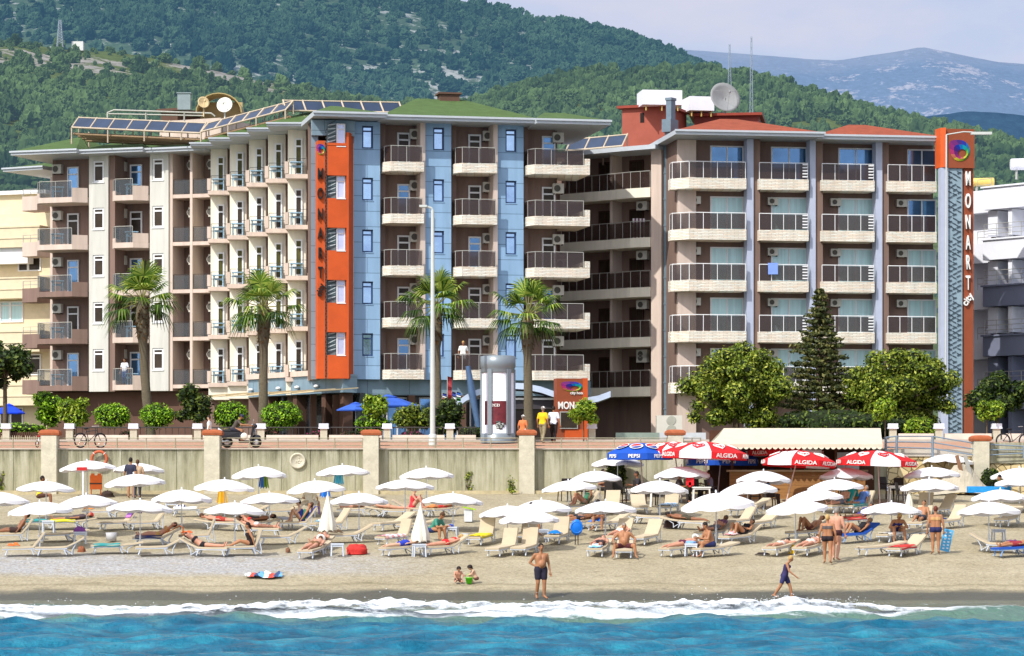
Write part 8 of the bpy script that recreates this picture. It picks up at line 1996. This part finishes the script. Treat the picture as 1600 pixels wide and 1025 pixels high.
for lab, px, py, w_, h_, c_ in (('square white bin with a lime green lid', 732, 815, .34, .46, (222, 226, 228)), ('grey cylinder bucket beside the yellow towel lounger', 727, 848, .22, .34, (176, 180, 182)), ('grey bucket standing on the sand in the left open area', 174, 845, .3, .3, (190, 190, 192))):
    o = beach(px, py); t = thing('beach_bin', lab, 'bin', o); mb = MB()
    mb.lathe([(.001, 0), (w_ * .6, 0), (w_ * .68, h_), (w_ * .6, h_), (w_ * .55, .03), (.001, .03)], 4 if 'square' in lab else 14, (0, 0, 0), 0, 'square' not in lab, Matrix.Rotation(R(40), 3, 'Z')); mb.build('tub', mat('bin_%d' % c_[0], c_, .85, rough=.5), t)
    if 'lid' in lab: mb = MB(); mb.cbox((.03, 0, h_ + .05), (.5, .46, .05), 0, Matrix.Rotation(.2, 3, 'Y')); mb.build('lid', mat('lime_lid', (170, 210, 40), .85, rough=.4), t)
# blue float standing on dark legs beside the blue towel
o = beach(901, 851); t = thing('pool_float', 'bright blue oval float standing on dark legs', 'float', o); mb = MB(); mb.ell((0, 0, .62), (.22, .09, .29), 16, 0, None, 10); mb.torus((0, -.05, .62), .2, .03, 20, 6, 0, Matrix.Rotation(R(90), 3, 'X')); mb.build('float_body', mat('float_bright_blue', (16, 116, 220), .85, rough=.35), t)
mb = MB()
for s in (-.05, .05): mb.tube([(s, 0, .36), (s, 0, 0)], .02, 5)
mb.build('legs', IRON, t)
# things hanging or standing at the sea wall
o = at(155, 717, 129.8); mb = MB(); mb.torus((0, 0, 0), .32, .06, 26, 8, 0, rx90)
for k in range(4): a = k * 1.57 + .78; mb.torus((math.cos(a) * .32, 0, math.sin(a) * .32), .064, .014, 10, 5, 1, Matrix.Rotation(-a, 3, 'Y'))
q = mb.build('life_ring', [mat('ring_orange', (196, 96, 60), .85), WHITE]); q.location = o; tag(q, 'orange-brown life ring hanging on the sea wall above a parasol', 'life ring')
o = beach(150, 774); mb = MB(); mb.cbox((0, 0, .55), (.5, .16, .6)); mb.cbox((-.14, 0, .88), (.14, .12, .1)); mb.cbox((.14, 0, .88), (.14, .12, .1)); mb.cbox((0, -.09, .5), (.52, .02, .05), 1)
for s in (-.2, .2): mb.tube([(s, 0, .26), (s, 0, 0)], .025, 5)
q = mb.build('life_jacket', [mat('jacket_orange', (250, 120, 50), .9), IRON]); q.location = o; tag(q, 'orange life jacket hanging on a stand below the upper left parasol', 'life jacket')
t = thing('life_post', 'white post with red sign arm beneath the upper left parasol', 'post', beach(130, 778)); mb = MB(); mb.tube([(0, 0, 0), (0, 0, 1.2)], .05, 8); mb.build('post', WHITE, t); mb = MB(); mb.cbox((-.05, -.06, 1.22), (.44, .04, .14)); mb.build('sign_arm', mat('red_plastic', (0, 0, 0)), t)
for lab, px, py, c_, c2 in (('blue and green towel hanging under the parasol by the round plaque', 412, 752, (30, 110, 200), (120, 160, 50)), ('turquoise towel hanging under the parasol right of the plaque', 529, 746, (70, 180, 210), (90, 190, 220)), ('blue cloth hanging under the parasol above the dark-haired woman', 508, 766, (30, 120, 210), (30, 120, 210)), ('yellow towel hanging under the parasol left of the plaque', 347, 776, (236, 180, 40), (236, 180, 40))):
    Y = 121.5 if py > 755 else 125.5; o = at(px, py, Y); mb = MB()
    for i in range(6): x0 = -.22 + i * .075; y0 = .04 * math.sin(i * 2.1); y1 = .04 * math.sin((i + 1) * 2.1); mb.add([(x0 * .7, y0, .2), (x0 * .7 + .05, y1, .2), (x0 + .075, y1 * 1.5, -.22 - .05 * (i % 3)), (x0, y0 * 1.5, -.22 - .05 * ((i + 1) % 3))], [(0, 1, 2, 3)], i // 3)
    q = mb.build('hanging_towel', [mat('hang_%d_%d' % (c_[0], c_[1]), c_, .85), mat('hang2_%d_%d' % (c2[0], c2[1]), c2, .85)]); q.location = o; tag(q, lab, 'towel')
o = (xat(1560, 121), 121, gz(121)); mb = MB(); mb.cbox((0, 0, .8), (1.7, .4, .25)); q = mb.build('blue_tarp', mat('tarp_blue', (40, 150, 220), .85, bump=.5)); q.location = beach(1545, 796); tag(q, 'bright blue cover beneath the far right parasols', 'cover')
